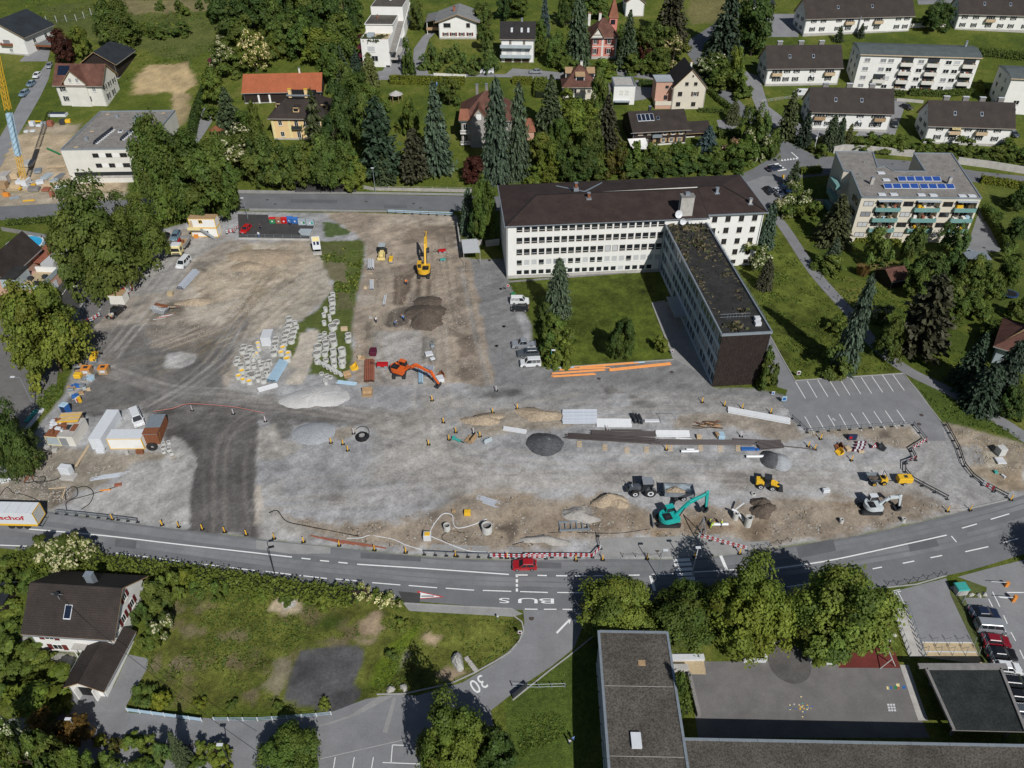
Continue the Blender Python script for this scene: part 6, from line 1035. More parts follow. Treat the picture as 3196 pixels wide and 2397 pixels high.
# courtyard
T('Cg',1207,565,690,68,'tall shaggy spruce on the courtyard lawn beside the parked cars');T('Dd',1342,690,770,58,'small rounded pine in the middle of the courtyard lawn');T('Hl',1431,724,760,32,'clipped round bush at the courtyard kerb')
for x,yt,yb,w,c in Q_(5,1192,675,735,48,'Hn',1215,690,750,54,'Hn',1190,715,770,44,'Hn',1210,730,792,52,'Hl',1178,650,690,36,'Hd',1196,765,796,34,'Hl'):T(c,x,yt,yb,w,'','shrubs beside the parking bays')
T('Cg',1012,412,512,44,'pale spruce left of the office gable');T('Dn',1045,400,515,52,'dark tree between pale spruce and office gable');T('Dd',1030,430,515,40,'small dark tree behind the corrugated shelter');T('Hn',1663,758,840,40,'bush against the timber end wall')
# foreground
T('Bl',1335,1238,1372,158,'leftmost plane tree in the row before the school');T('Bn',1492,1255,1385,152,'lower dark tree, second in the row before the school');T('Bl',1625,1225,1400,175,'third plane tree in the row before the school');T('Bl',1818,1215,1412,205,'largest plane tree, rightmost before the school');T('Hn',1460,1340,1400,70,'shrub in the shade behind the school roof')
T('Bl',979,1525,1690,160,'bright leafy tree at the bottom edge beside the school lawn');T('Dd',1060,1575,1690,110,'dark tree at the bottom edge right of the bright leafy one');T('Bn',620,1580,1668,135,'leafy tree at the bottom edge in the small street');T('Hn',1470,1462,1545,40,'climbing bush in the light well of the school')
for x,yt,yb,w,c in Q_(5,30,1390,1440,90,'Hn',85,1405,1455,60,'Hl',75,1470,1530,140,'Hl',15,1460,1520,60,'Hn',10,1240,1290,40,'Hn',60,1235,1262,50,'Hn',25,1200,1240,60,'Hn',20,1295,1330,40,'Hl',20,1340,1385,50,'Hn'):T(c,x,yt,yb,w,'','bushes around the lower left house')
T('Dr',110,1545,1650,140,'reddish leaved tree in the bottom left corner');T('Fn',30,1570,1690,90,'flowering bush in the bottom left corner');T('Dn',70,1600,1720,110,'green tree below the reddish one in the corner');T('Dn',160,1620,1700,70,'tree at the bottom edge right of the reddish one')
for x,yt,yb,w,c in Q_(5,215,1585,1612,28,'Hy',248,1590,1622,32,'Hk',285,1578,1620,44,'Hl',320,1590,1630,40,'Hl',380,1590,1660,46,'Sn',440,1600,1640,40,'Hl',470,1605,1650,46,'Hl',230,1640,1680,60,'Hn',300,1640,1690,70,'Hn',420,1635,1670,40,'Hn',350,1600,1650,40,'Hg',480,1640,1670,40,'Hy'):T(c,x,yt,yb,w,'','shrubs behind the picket fence')
for x,yt,yb,w,c in Q_(5,330,1250,1320,60,'Hn',350,1320,1378,50,'hn',320,1350,1400,50,'Hn',370,1240,1300,50,'Hn',400,1225,1270,40,'Hl',300,1300,1350,36,'Hd',425,1250,1285,40,'Hn',310,1480,1525,50,'Hn',345,1490,1530,40,'Hy',470,1245,1290,40,'Hn'):T(c,x,yt,yb,w,'','wild bushes beside the rough lot')
for x,yt,yb,w in ((800,1270,1300,36),(830,1275,1312,40),(858,1292,1318,26),(775,1265,1295,30)):T('hl',x,yt,yb,w,'','white elders at the lower road edge')
for x,yt,yb,w,c in Q_(5,560,1272,1292,40,'Hl',620,1282,1300,34,'Hn',700,1288,1308,40,'Hl',870,1335,1360,30,'Hl',845,1400,1425,26,'Hn',700,1512,1530,26,'Hl',600,1515,1532,24,'Hn',430,1505,1530,30,'Hy',500,1510,1532,26,'Hn'):T(c,x,yt,yb,w,'','low shrubs in the rough lot')
T('Bn',2395,1150,1300,150,'large tree beyond the right edge whose shadow falls on the road')
# hedges: clipped boxes of leaf with a dark core
def hedge(label,t,pts,w,h,tint='n',rough=.12,group=None):
    P=W2(t,pts);p0_=P[0];o=thing('hedge',label,'hedge',p0_,0,group);PP=[];NN=[]
    b=MB()
    for a,c in zip(P,P[1:]):
        d=(c-a);L_=Vector((d.x,d.y)).length;u=Vector((d.x,d.y,0)).normalized();n=Vector((-u.y,u.x,0));k=int(min(9000,L_*(w+2*h)*26))
        b.beam(a-p0_+ZV(h*.45),c-p0_+ZV(h*.45),w*.75,h*.8,'core')
        for _ in range(k):
            s=R.random();q=R.random()*(w+2*h)
            if q<h:of=-w/2;z=q;nn=-n
            elif q<h+w:of=q-h-w/2;z=h;nn=ZV(1)
            else:of=w/2;z=q-h-w;nn=n
            pt=a.lerp(c,s)-p0_;pt=Vector((pt.x,pt.y,zt((a.y+(c.y-a.y)*s))-p0_.z))+n*(of+R.gauss(0,rough))+Vector((0,0,z+R.gauss(0,rough)));PP.append(pt);NN.append(nn+Vector((R.gauss(0,.6),R.gauss(0,.6),R.gauss(0,.6)+.3)))
    n=len(PP);c=link('foliage',cards('foliage',np.array([tuple(q) for q in PP]),np.array([tuple(q) for q in NN]),nr.uniform(.09,.2,n),nr.uniform(.7,1.3,(n,1))*np.ones(3),'leaf'),o);c.color=(*TINT[tint],1);b.bd('inner_wood',o)
hedge('long clipped hedge above the villa lawn','A1',P_(1155,720,1800,735),1.6,2.6,'y',.08);hedge('clipped hedge left of the brown roofed cottage','A2',P_(0,720,170,722),1.6,2.2,'y');hedge('block shaped hedge beside the stone villa annex','A2',P_(240,720,235,850),4,2.4,'l')
hedge('long tall hedge along the meadow lane','A0',P_(1830,640,1780,800,1700,1000,1660,1180),2.2,2.6,'d');hedge('narrow hedge left of the stepped house','A1',P_(815,60,800,260,790,440),1.2,2,'n')
hedge('street hedge beside the cream gable house','A2',P_(1685,790,1780,880,1890,960),1.4,1.5,'n');hedge('low hedge below the cream gable house','A2',P_(1600,965,1880,975),1,1.1,'n');hedge('hedge left of the annex drive','A2',P_(1085,740,1220,745),1.6,1.8,'d');hedge('hedge behind the blue cedar','A2',P_(1770,1190,1960,1180),1.6,2.2,'n')
hedge('clipped hedge above the junction car','B3',P_(275,335,455,320),2,1.5,'l');hedge('tall hedge along the right drive','B3',P_(1850,660,1960,830,2060,1000),1.4,2.2,'n');hedge('hedge on the right above the garden drive','B3',P_(1830,410,2000,435,2212,470),1.8,1.8,'y');hedge('low clipped hedge on the apartment lawn','B3',P_(745,920,1000,940,1140,945),1.2,1.1,'y')
hedge('hedge in front of the estate lawn','A3',P_(680,1215,930,1230),2,1.4,'n');hedge('hedge before the long white apartment block','A3',P_(1210,815,1500,830,1760,810),1.8,1.7,'n');hedge('short hedge at the corner of the apartment block','A3',P_(1080,820,1180,830),1.6,1.6,'n');hedge('hedge at the foot of the edge block','A3',P_(1810,740,1880,810),1.5,1.8,'l');hedge('hedge above the estate at the upper street','A3',P_(1820,470,2212,510),3,1.8,'n',.3)
hedge('overgrown roadside hedge behind the lower left house','V',P_(35,1218,190,1222,300,1234,420,1250,560,1270,680,1288,765,1296),2.2,1.7,'l',.35);hedge('short hedge along the school light well','D2',P_(1420,900,1450,1200),2.5,1.2,'n',.3);hedge('low hedge along the kerb of the pool garden','B0',P_(60,280,300,265,560,240),1.6,1.2,'n',.2)
hedge('flowering border bed at the school steps','D3',P_(905,390,1010,385),2.4,.7,'r',.2)
# long grass: uneven tufts over the rough ground
def tufts(name,t,poly,n,size,tints,hh=.3,par=None):
    Pw=[(p.x,p.y) for p in W2(t,poly)];xs=[p[0] for p in Pw];ys_=[p[1] for p in Pw];X=nr.uniform(min(xs),max(xs),n*3);Y=nr.uniform(min(ys_),max(ys_),n*3);d=sdist(X,Y,Pw);dens=vn(X,Y,7,4)+vn(X,Y,2.2,1)*.8;bare=GR[np.clip(np.searchsorted(gy,Y),0,NY-1),np.clip(np.searchsorted(gx,X),0,NX-1)];ok=(d<-.3)&(bare>.75)&(dens>.02+nr.uniform(-.12,.12,len(X)));X=X[ok][:n];Y=Y[ok][:n];k=len(X)
    Z=np.interp(Y,[a for a,_ in KN],[b for _,b in KN]);hs=hh*nr.uniform(.4,1.4,k);P=np.stack([X,Y,Z+hs*.5],1);a=nr.uniform(0,PI*2,k);u=np.stack([np.cos(a),np.sin(a),0*a],1)*(size*nr.uniform(.5,1.4,k))[:,None];w=np.stack([nr.normal(size=k)*.5*hs,nr.normal(size=k)*.5*hs,hs*.6],1)
    tn=np.array(tints)[nr.randint(0,len(tints),k)]*nr.uniform(.75,1.25,(k,1));o=kind(link(name,cards_uw(name,P,u,w,tn,'leaf')),'stuff');o.color=(1,1,1,1)
GT=[(1,1,1),(1.2,1.1,.9),(.8,.9,.9),(1.35,1.2,1),(.85,1.05,.8)];DT=[(2.6,1.9,1.9),(1.6,1.3,1.1),(1,1,1)]
tufts('rough_grass','V',P_(330,1265,560,1262,760,1300,880,1330,860,1370,640,1390,600,1520,285,1530,310,1440),4500,.1,GT,.2);tufts('meadow_grass','V',P_(1590,570,1640,545,1672,490,1820,690,1940,800,1800,815,1712,818,1660,720),3200,.15,GT,.22)
tufts('bank_grass','V',P_(1690,480,1780,600,1900,740,2000,800,2100,800,2000,600,1850,600,1780,590),3000,.16,GT,.25);tufts('field_grass','V',P_(260,110,470,90,450,190,440,260,400,150,270,200),1800,.25,GT,.25);tufts('field_grass','V',P_(40,0,480,0,470,60,280,90,200,40,100,60),1800,.3,GT+[(1.9,1.5,1)],.25);tufts('verge_grass','V',P_(880,1335,1128,1335,1125,1395,1000,1465,900,1495,790,1505),1800,.13,GT,.16);tufts('court_grass','V',P_(1100,612,1425,592,1455,772,1195,792),1500,.12,GT,.1);tufts('school_grass','D2',P_(470,740,480,1400,60,1600,-40,1100),900,.13,GT,.15);tufts('site_grass','B1',P_(480,470,930,430,920,620,850,1000,700,1000,600,640),2600,.2,GT+DT,.3);tufts('verge_grass','C3',P_(1190,470,2212,1010,2212,1050,1600,880,1510,860),1200,.13,GT,.18);tufts('lane_grass','V',P_(70,870,140,800,190,790,110,900),1500,.18,GT,.25)
# -- vehicles
def bev(mb,off=.05,seg=2):
    me=mb.mesh('tmp');bm=bmesh.new();bm.from_mesh(me);bmesh.ops.remove_doubles(bm,verts=bm.verts,dist=.0005);bmesh.ops.bevel(bm,geom=[e for e in bm.edges],offset=off,segments=seg,affect='EDGES',profile=.6,clamp_overlap=True);bm.to_mesh(me);bm.free();return me
_vm={}
PAINT={'white':(.66,.67,.67),'black':(.012,.012,.014),'red':(.36,.012,.018),'silver':(.36,.38,.4),'blue':(.02,.05,.13),'grey':(.11,.125,.14),'darkred':(.2,.01,.02),'bright':(.45,.01,.012),'lightblue':(.2,.3,.38),'green':(.02,.05,.03),'navy':(.012,.02,.045)}
def cpaint(c):
    n='carpaint_'+c;return n if n in MATS else (mat(n,PAINT[c],.3,.06,1,.03,20,0,1,.35 if c in('silver','grey','lightblue') else 0,.5,.6),n)[1]
CT={'hatch':dict(L=4.0,W=1.74,H=1.48,b=.9,hood=.82,w0=-1.75,w1=.95,r0=-1.35,r1=.25),'sedan':dict(L=4.5,W=1.8,H=1.44,b=.92,hood=.84,w0=-1.75,w1=1.05,r0=-1.05,r1=.35),'wagon':dict(L=4.7,W=1.82,H=1.5,b=.93,hood=.86,w0=-2.2,w1=1.05,r0=-1.85,r1=.35),'suv':dict(L=4.5,W=1.85,H=1.7,b=1.02,hood=.96,w0=-2.1,w1=1.05,r0=-1.8,r1=.45),'van':dict(L=4.9,W=1.92,H=1.95,b=1.1,hood=1.0,w0=-2.38,w1=1.55,r0=-2.2,r1=.95),'caddy':dict(L=4.4,W=1.8,H=1.82,b=1.02,hood=.95,w0=-2.12,w1=1.2,r0=-2.0,r1=.6),'pickup':dict(L=5.2,W=1.88,H=1.78,b=1.02,hood=1.0,w0=-.75,w1=1.25,r0=-.5,r1=.65)}
def car_meshes(ty,col,panel=False):
    k=(ty,col,panel)
    if k in _vm:return _vm[k]
    c=CT[ty];pc=cpaint(col);l=c['L']/2;W=c['W']/2;b=c['b'];out={}
    m=MB();pr=[(-l,.38),(-l+.08,.22),(l-.12,.22),(l,.4),(l-.02,.62),(l-.18,c['hood']-.06),(c['w1']+.02,b),(c['w0'],b),(-l+.04,b-.04 if ty!='pickup' else b-.02)]
    if ty=='pickup':pr=pr[:7]+[(-.8,b),(-.82,.62),(-l+.1,.62),(-l+.1,b-.06),(-l,b-.06)]
    m.side(pr,-W,W,pc);out['body']=bev(m,.07,2)
    H_=c['H'];iw=W-.08;rw=W-.24;g=MB();base=[(c['w0'],-iw,b-.02),(c['w1'],-iw,b-.02),(c['w1'],iw,b-.02),(c['w0'],iw,b-.02)];top=[(c['r0'],-rw,H_-.05),(c['r1'],-rw,H_-.05),(c['r1'],rw,H_-.05),(c['r0'],rw,H_-.05)]
    g.add(base+top,[(0,1,5,4),(1,2,6,5),(2,3,7,6),(3,0,4,7),(4,5,6,7)],'glass');out['window']=g.mesh('window')
    r=MB();r.add([(c['r0']-.04,-rw-.03,H_-.07),(c['r1']+.04,-rw-.03,H_-.07),(c['r1']+.04,rw+.03,H_-.07),(c['r0']-.04,rw+.03,H_-.07),(c['r0']+.05,-rw+.06,H_),(c['r1']-.08,-rw+.06,H_),(c['r1']-.08,rw-.06,H_),(c['r0']+.05,rw-.06,H_)],[(0,3,2,1),(4,5,6,7),(0,1,5,4),(1,2,6,5),(2,3,7,6),(3,0,4,7)],pc)
    for i in range(4):r.beam(base[i],top[i],.09,.09,pc)
    for f in ((.45,) if ty in('hatch','sedan','pickup') else (.42,.72)):
        for s in (0,1):
            x0=c['w1']+(c['w0']-c['w1'])*f;x1=c['r1']+(c['r0']-c['r1'])*f*.9;yy=(-1 if s else 1);r.beam((x0,yy*iw,b),(x1,yy*rw,H_-.06),.08,.06,pc)
    if panel or (ty in('van','caddy') and panel):
        for s in (-1,1):r.add([(c['w0'],s*(iw+.02),b-.05),(c['w1']-1.15,s*(iw+.02),b-.05),(c['r1']-.75,s*(rw+.03),H_-.04),(c['r0'],s*(rw+.03),H_-.04)],[(0,1,2,3),(3,2,1,0)],pc)
        r.add([(c['w0']-.02,-iw,b),(c['w0']-.02,iw,b),(c['r0']-.03,rw,H_-.05),(c['r0']-.03,-rw,H_-.05)],[(0,1,2,3),(3,2,1,0)],pc)
    if ty=='wagon' or ty=='suv':
        for s in (-1,1):r.bar((c['r0']+.2,s*(rw-.05),H_+.04),(c['r1']-.2,s*(rw-.05),H_+.04),.025,'chrome',5)
    out['roof']=r.mesh('roof')
    w=MB();rr=.32 if ty not in('suv','pickup','van') else .36;w.lathe([(0,-.1),(rr*.6,-.1),(rr*.62,-.09),(rr*.95,-.1),(rr,-.05),(rr,.08),(rr*.95,.1),(0,.1)],'rubber',16);w.lathe([(0,.105),(rr*.55,.11),(rr*.62,.1)],'metal',12)
    me=w.mesh('wheel');me.transform(MR_(-PI/2,4,'X'));out['wheel']=me;out['rr']=rr
    hl=MB();hl.box(-.1,-.19,-.07,.03,.19,.07,'chrome');out['headlight']=hl.mesh('headlight');tl=MB();tl.box(-.03,-.1,-.12,.06,.1,.12,'red');out['tail_light']=tl.mesh('tail_light')
    mi=MB();mi.box(-.06,-.12,-.06,.06,.12,.08,pc);out['mirror']=mi.mesh('mirror');pl=MB();pl.box(-.012,-.26,-.06,.012,.26,.06,'lwhite');out['number_plate']=pl.mesh('number_plate')
    _vm[k]=out;return out
def car(label,ty,col,t,a,b,group=None,panel=False,z=.02,cat=None):
    A=at(t,*a);B=at(t,*b);c=CT[ty];m=car_meshes(ty,col,panel);mid=(A+B)/2;rz=atan2(B.y-A.y,B.x-A.x)
    o=thing('parked_car' if ty!='van' else 'parked_van',label,cat or ('van' if ty in('van','caddy') else ('pickup' if ty=='pickup' else 'car')),gz(mid.x,mid.y,z),rz,group);l=c['L']/2;W=c['W']/2
    o.rotation_euler=(0,0,rz)
    link('body',m['body'],o);link('window',m['window'],o);link('roof',m['roof'],o)
    for x in (l*.62,-l*.6):
        for s in (1,-1):q=link('wheel',m['wheel'],o,(x,s*(W-.07),m['rr']));q.rotation_euler=(0,0,0 if s>0 else PI)
    for s in (1,-1):link('headlight',m['headlight'],o,(l-.07,s*(W-.3),.66));link('tail_light',m['tail_light'],o,(-l+.02,s*(W-.16),.78));link('mirror',m['mirror'],o,(c['w1']-.25,s*(W+.05),c['b']+.06))
    link('number_plate',m['number_plate'],o,(l+.005,0,.42));link('number_plate',m['number_plate'],o,(-l-.005,0,.55));return o
car('dark red small car driving on the main road','hatch','red','C2',(195,1575),(10,1580))
car('white panel van at the top of the parking bays','caddy','white','M',(205,1030),(335,1030),None,True);car('black hatchback parked beside the white panel van','hatch','black','M',(333,1080),(210,1080))
pk=car('silver pickup with an open bed parked in the bays','pickup','silver','M',(372,1325),(222,1332));car('dark grey estate car between the pickup and the white van','wagon','grey','M',(395,1385),(262,1392));car('white small van with black mark on its side, lowest in the bays','caddy','white','M',(412,1455),(275,1462),None,True)
car('white delivery van parked askew behind the white containers','van','white','C0',(1165,255),(1215,375),None,True);car('white minibus parked beside the tipper truck','van','white','B0',(1635,580),(1545,680));car('black hatchback under the trees at the site edge','hatch','black','B0',(1450,370),(1405,445));car('silver estate car behind the tipper truck','wagon','lightblue','B0',(1545,345),(1495,440));car('red hatchback with open tailgate beside the bottle bank','hatch','bright','B0',(2165,290),(2085,380));bp=car('black pickup with clutter in its bed by the red barrier','pickup','black','B0',(950,1100),(1065,1000))
b=MB();[b.box(-2.2+.3*i,-.5+U(-.2,.5),.63,-1.9+.3*i,U(.1,.6),U(.8,1.2),R.choice(['brownred','pwood','lwhite','pink'])) for i in range(4)];b.bd('load',bp)
car('silver coupe on the garden street','sedan','silver','A2',(262,630),(135,632));car('white transit van at the garden street below the grey house','van','white','A1',(2052,632),(1928,632),None,True)
car('black car on the upper estate drive','hatch','black','A3',(1160,920),(1230,955));car('black estate car beside the cypress house','wagon','black','A3',(1075,1045),(1100,1120));car('dark car at the right edge of the estate','hatch','navy','A3',(2090,1150),(2140,1195));car('white delivery van on the estate ramp','van','white','A3',(340,820),(225,820),None,True)
car('dark blue car crossing at the junction','wagon','navy','B3',(0,320),(105,290));car('white car parked by the flowering bush','wagon','white','B3',(50,480),(130,555));car('blue car parked right of the white one at the junction','hatch','blue','B3',(115,455),(180,520));car('dark car partly hidden left of the white one at the junction','hatch','black','B3',(-25,470),(35,530));car('silver car on the drive below the green balconies','sedan','silver','B3',(1640,1030),(1760,1020))
car('white car, topmost on the west lane','hatch','white','A0',(350,630),(300,700));car('light blue car on the west lane, middle of the row','hatch','lightblue','A0',(305,705),(245,770));car('silver blue estate car, lowest on the west lane','wagon','lightblue','A0',(245,785),(185,855));car('silver car at the bend of the west lane by the villa','hatch','silver','A0',(440,560),(425,600))
GP='cars parked along the school fence'
for lab,ty,c,a,b_ in (('dark blue sedan, topmost along the school fence','sedan','navy',(1745,340),(1970,350)),('silver van like estate with roof ribs along the school fence','van','silver',(1800,450),(2045,470)),('dark red car along the school fence','hatch','darkred',(1865,570),(2055,590)),('black car below the dark red one along the school fence','sedan','black',(1900,680),(2095,700)),('white car beside the canopy roof','hatch','white',(1950,800),(2160,825)),('black estate with chrome rails beside the canopy roof','wagon','black',(2030,930),(2220,950)),('black car, second lowest beside the canopy','hatch','black',(2080,1050),(2250,1070)),('silver grey car, lowest beside the canopy','wagon','grey',(2140,1180),(2320,1200))):car(lab,ty,c,'D3',a,b_,GP)
# working machines -------------------------------------------------------------
def frame2(t,a,b):A=at(t,*a);B=at(t,*b);return atan2(B.y-A.y,B.x-A.x)
def track(L_,w=.55,h=.75):
    b=MB();n=10;pr=[]
    for i in range(n+1):a=PI/2+PI*i/n;pr.append((-L_/2+h/2+cos(a)*h/2,h/2+sin(a)*h/2))
    for i in range(n+1):a=-PI/2+PI*i/n;pr.append((L_/2-h/2+cos(a)*h/2,h/2+sin(a)*h/2))
    b.side(pr,-w/2,w/2,'rubber')
    for i in range(int(L_/.22)):x=-L_/2+.3+i*.22;b.box(x,-w/2-.01,h-.01,x+.1,w/2+.01,h+.04,'dmetal')
    b.side([(x*.86,.12+z*.72) for x,z in pr],-w/2-.03,w/2+.03,'dmetal');return b.mesh('track')
def excavator(label,t,c,tdir,udir,col,joints,sc=1.,blade=False,tail=1.5,wt=2.6,wheels=False,cabcol=None):
    p=at(t,*c);o=thing('excavator',label,'excavator',p,0);Mt=MR_(tdir,4,'Z')@Matrix.Scale(sc,4);Mu=MR_(udir,4,'Z')@Matrix.Scale(sc,4)
    def part(name,me,M,par=o):q=link(name,me,par);q.matrix_local=M;return q
    if wheels:
        w=MB();w.lathe(P_(0,-.2,.3,-.2,.5,-.18,.52,0,.5,.18,.3,.2,0,.2),'rubber',16);wm=w.mesh('wheel');wm.transform(MR_(PI/2,4,'X'))
        for x in (-1.2,1.2):
            for y in (-1,1):part('wheel',wm,Mt@MT((x,y,.52)))
    else:
        tm=track(3.9)
        for s in (-1,1):part('track',tm,Mt@MT((0,s*(wt/2-.28),0)))
    b=MB();b.box(-1.2,-1,.35,1.2,1,.8,'dmetal');b.lathe(P_(0,1.02,.8,1.02,.8,.8),'dmetal',16);part('undercarriage',b.mesh('undercarriage'),Mt)
    if blade:b=MB();b.box(-2.75,-1.3,.1,-2.6,1.3,.75,'galv');b.beam((-2.6,-.7,.4),(-1.5,-.7,.5),.15,.2,'dmetal');b.beam((-2.6,.7,.4),(-1.5,.7,.5),.15,.2,'dmetal');part('blade',b.mesh('blade'),Mt)
    b=MB();n=14;pr=[(cos(PI*.5+PI*i/n)*1.35-tail+1.35,sin(PI*.5+PI*i/n)*1.35) for i in range(n+1)];pr=[(x,y) for x,y in pr]+P_(1.5,-1.35,1.5,1.35)
    b.prism(pr,1.05,2.0,col);me=bev(b,.06,2);part('upper_body',me,Mu)
    b=MB();b.box(-tail+.5,-1.1,2.0,.1,.15,2.25,'black');b.box(-tail+.7,-.9,2.25,-.2,-.4,2.32,'dmetal');b.bar((-tail+.9,.1,2.2),(-tail+.9,.1,2.7),.06,'dmetal');part('engine_cover',b.mesh('engine_cover'),Mu)
    b=MB();b.add([(-.35,.45,1.1),(1.45,.45,1.1),(1.45,1.35,1.1),(-.35,1.35,1.1),(-.3,.5,2.95),(1.0,.5,2.95),(1.0,1.3,2.95),(-.3,1.3,2.95)],SD4,'glass');b.box(-.36,.44,2.95,1.06,1.36,3.05,cabcol or col)
    for q in ((-.33,.47),(-.33,1.33)):b.bar((*q,1.1),(*q,2.95),.06,cabcol or col,5)
    for y in (.47,1.33):b.bar((1.43,y,1.1),(1.0,y,2.95),.05,'black',5)
    part('cab',b.mesh('cab'),Mu)
    J=[Vector((x,-.25,z)) for x,z in joints];w=.42
    def arm(name,a,c_,h0,h1,m):
        b=MB();d=(c_-a);n_=Vector((-d.z,0,d.x)).normalized();vs=[]
        for q,h in ((a,h0),(c_,h1)):
            for s in (-1,1):
                for y in (-w/2,w/2):vs.append(q+n_*s*h/2+Vector((0,y,0)))
        b.add(vs,[(0,1,3,2),(6,7,5,4),(0,4,5,1),(2,3,7,6),(1,5,7,3),(0,2,6,4)],m);return part(name,bev(b,.04,1),Mu)
    arm('boom',J[0],J[1],.5,.75,col);arm('boom',J[1],J[2],.75,.45,col);arm('stick',J[2]+(J[2]-J[3]).normalized()*.5,J[3],.6,.32,col)
    b=MB();m1=(J[0]*.35+J[1]*.65);b.bar((J[0].x+.5,-.6,1.5),(m1.x,-.5,m1.z),.09,'dmetal',6);b.bar((J[0].x+.5,.1,1.5),(m1.x,0,m1.z),.09,'dmetal',6);m2=(J[1]*.5+J[2]*.5)+ZV(.5);b.bar(m2,J[2]+(J[2]-J[3]).normalized()*.45+ZV(.15),.09,'chrome',6);m3=J[2]*.75+J[3]*.25+Vector((.35,0,0));b.bar(m3,J[3]+Vector((.3,0,.2)),.07,'chrome',6);part('cylinder',b.mesh('cylinder'),Mu)
    e=J[3];b=MB();pr=P_(.25,.1,.3,-.45,.05,-.95,-.5,-1.05,-.85,-.75,-.9,-.55,-.55,-.8,-.1,-.75,.05,-.4,0,.1);b.side([(e.x+x*.9,e.z+z*.9) for x,z in pr],-.85,.35,'dmetal');b.side([(e.x+x*.9,e.z+z*.9) for x,z in [(.25,.1),(.3,-.45),(.05,-.95),(-.5,-1.05),(-.85,-.75),(-.1,-.3),(0,.1)]],-.87,-.83,'dmetal');b.side([(e.x+x*.9,e.z+z*.9) for x,z in [(.25,.1),(.3,-.45),(.05,-.95),(-.5,-1.05),(-.85,-.75),(-.1,-.3),(0,.1)]],.33,.37,'dmetal');part('bucket',b.mesh('bucket'),Mu);return o
excavator('yellow crawler excavator with raised boom in the trench field','B1',(1450,715),PI/2,PI/2+.02,'exc_yellow',P_(1.1,1.7,3.9,5.6,7.2,6.4,6.2,3.2),1.12,tail=1.7)
excavator('orange crawler excavator reaching down to the right across the yard','B1',(1240,1570),PI/2,frame2('B1',(1240,1560),(1500,1640)),'exc_orange',P_(1.2,1.7,4.3,4.0,7.8,3.2,9.4,.9),1.0,tail=1.9)
excavator('turquoise crawler excavator with blade working beside the road','C2',(1340,1190),0,.28,'exc_teal',P_(1.0,1.8,3.2,4.3,6.3,5.6,6.6,2.3),1.0,True,1.75)
excavator('small white excavator digging at the east end of the trench','C3',(880,1640),0,.1,'exc_white',P_(1.0,1.6,2.6,3.4,4.6,3.4,5.1,1.1),.95,False,1.4,2.4,False,'lwhite')
def wheel_me(r,w,hub='lwhite',n=20):
    b=MB();b.lathe([(0,-w/2),(r*.55,-w/2),(r*.6,-w/2-.02),(r*.93,-w/2),(r,-w*.3),(r,w*.3),(r*.93,w/2),(0,w/2)],'rubber',n);b.lathe([(0,w/2-.03),(r*.5,w/2+.02),(r*.56,w/2+.01)],hub,n);me=b.mesh('wheel');me.transform(MR_(-PI/2,4,'X'));return me
def wheels(o,specs,hub='lwhite'):
    for x,y,r,w in specs:
        q=link('wheel',wheel_me(r,w,hub),o,(x,y,r));q.rotation_euler=(0,0,0 if y>0 else PI)
# tractor and tipping trailer
p=at('C2',1120,930);t=thing('tractor','grey tractor with big wheels pulling a loaded trailer','tractor',p,PI+.02);wheels(t,[(1.5,1.0,.72,.5),(1.5,-1.0,.72,.5),(-1.15,1.05,.98,.62),(-1.15,-1.05,.98,.62)])
b=MB();b.side(P_(.2,.9,2.45,.85,2.5,1.55,2.3,1.75,.2,1.95),-.42,.42,cpaint('grey'));link('hood',bev(b,.08,2),t);bx('chassis',t,-1.6,-.45,.6,2.2,.45,1.1,'dmetal')
b=MB();b.add([(-1.5,-.85,1.2),(.3,-.8,1.2),(.3,.8,1.2),(-1.5,.85,1.2),(-1.35,-.75,2.85),(.1,-.7,2.85),(.1,.7,2.85),(-1.35,.75,2.85)],SD4,'glass');[b.bar((x,y,1.2),(x*.92,y*.9,2.85),.05,'black',5) for x in (-1.5,.3) for y in (-.85,.85)];b.bd('cab',t);bx('cab_roof',t,-1.55,-.88,2.85,.3,.88,3.0,cpaint('silver'))
for s in (1,-1):
    b=MB();n=8
    for i in range(n):a0=PI*.05+PI*.8*i/n;a1=PI*.05+PI*.8*(i+1)/n;b.add([(-1.15+cos(a)*1.08,s*y,.98+sin(a)*1.08) for a in (a0,a1) for y in (.75,1.4)],[(0,1,3,2),(2,3,1,0)],cpaint('silver'))
    b.bd('fender',t)
b=MB();b.bar((2.0,-.2,1.7),(2,-.2,2.7),.06,'chrome');b.bar((.3,.55,1.2),(.35,.6,2.9),.07,'dmetal');b.bd('exhaust',t);bx('front_weight',t,2.5,-.5,.6,3.0,.5,1.15,'dmetal')
p=at('C2',1425,965);t=thing('trailer','galvanised tandem trailer heaped with soil behind the tractor','trailer',p,PI-.03);wheels(t,[(-.8,1.0,.55,.4),(-.8,-1.0,.55,.4),(.5,1.0,.55,.4),(.5,-1.0,.55,.4)]);b=MB();b.box(-2.6,-1.2,1.05,2.6,1.2,1.2,'galv');b.box(-2.6,-1.2,1.2,-2.5,1.2,2.0,'galv');b.box(2.5,-1.2,1.2,2.6,1.2,2.2,'galv');b.box(-2.5,-1.2,1.2,2.5,-1.12,2.0,'galv');b.box(-2.5,1.12,1.2,2.5,1.2,2.0,'galv');b.bd('body',t);b.beam((2.6,0,.9),(4.2,0,.7),.2,.2,'dmetal');b.box(-2.3,-.4,.6,2.5,.4,1.04,'dmetal');b.bd('drawbar',t)
for s in (-1,1):
    for i in range(12):bx('rib',t,-2.5+.42*i,s*1.205-.02,1.2,-2.44+.42*i,s*1.205+.02,1.98,'metal')
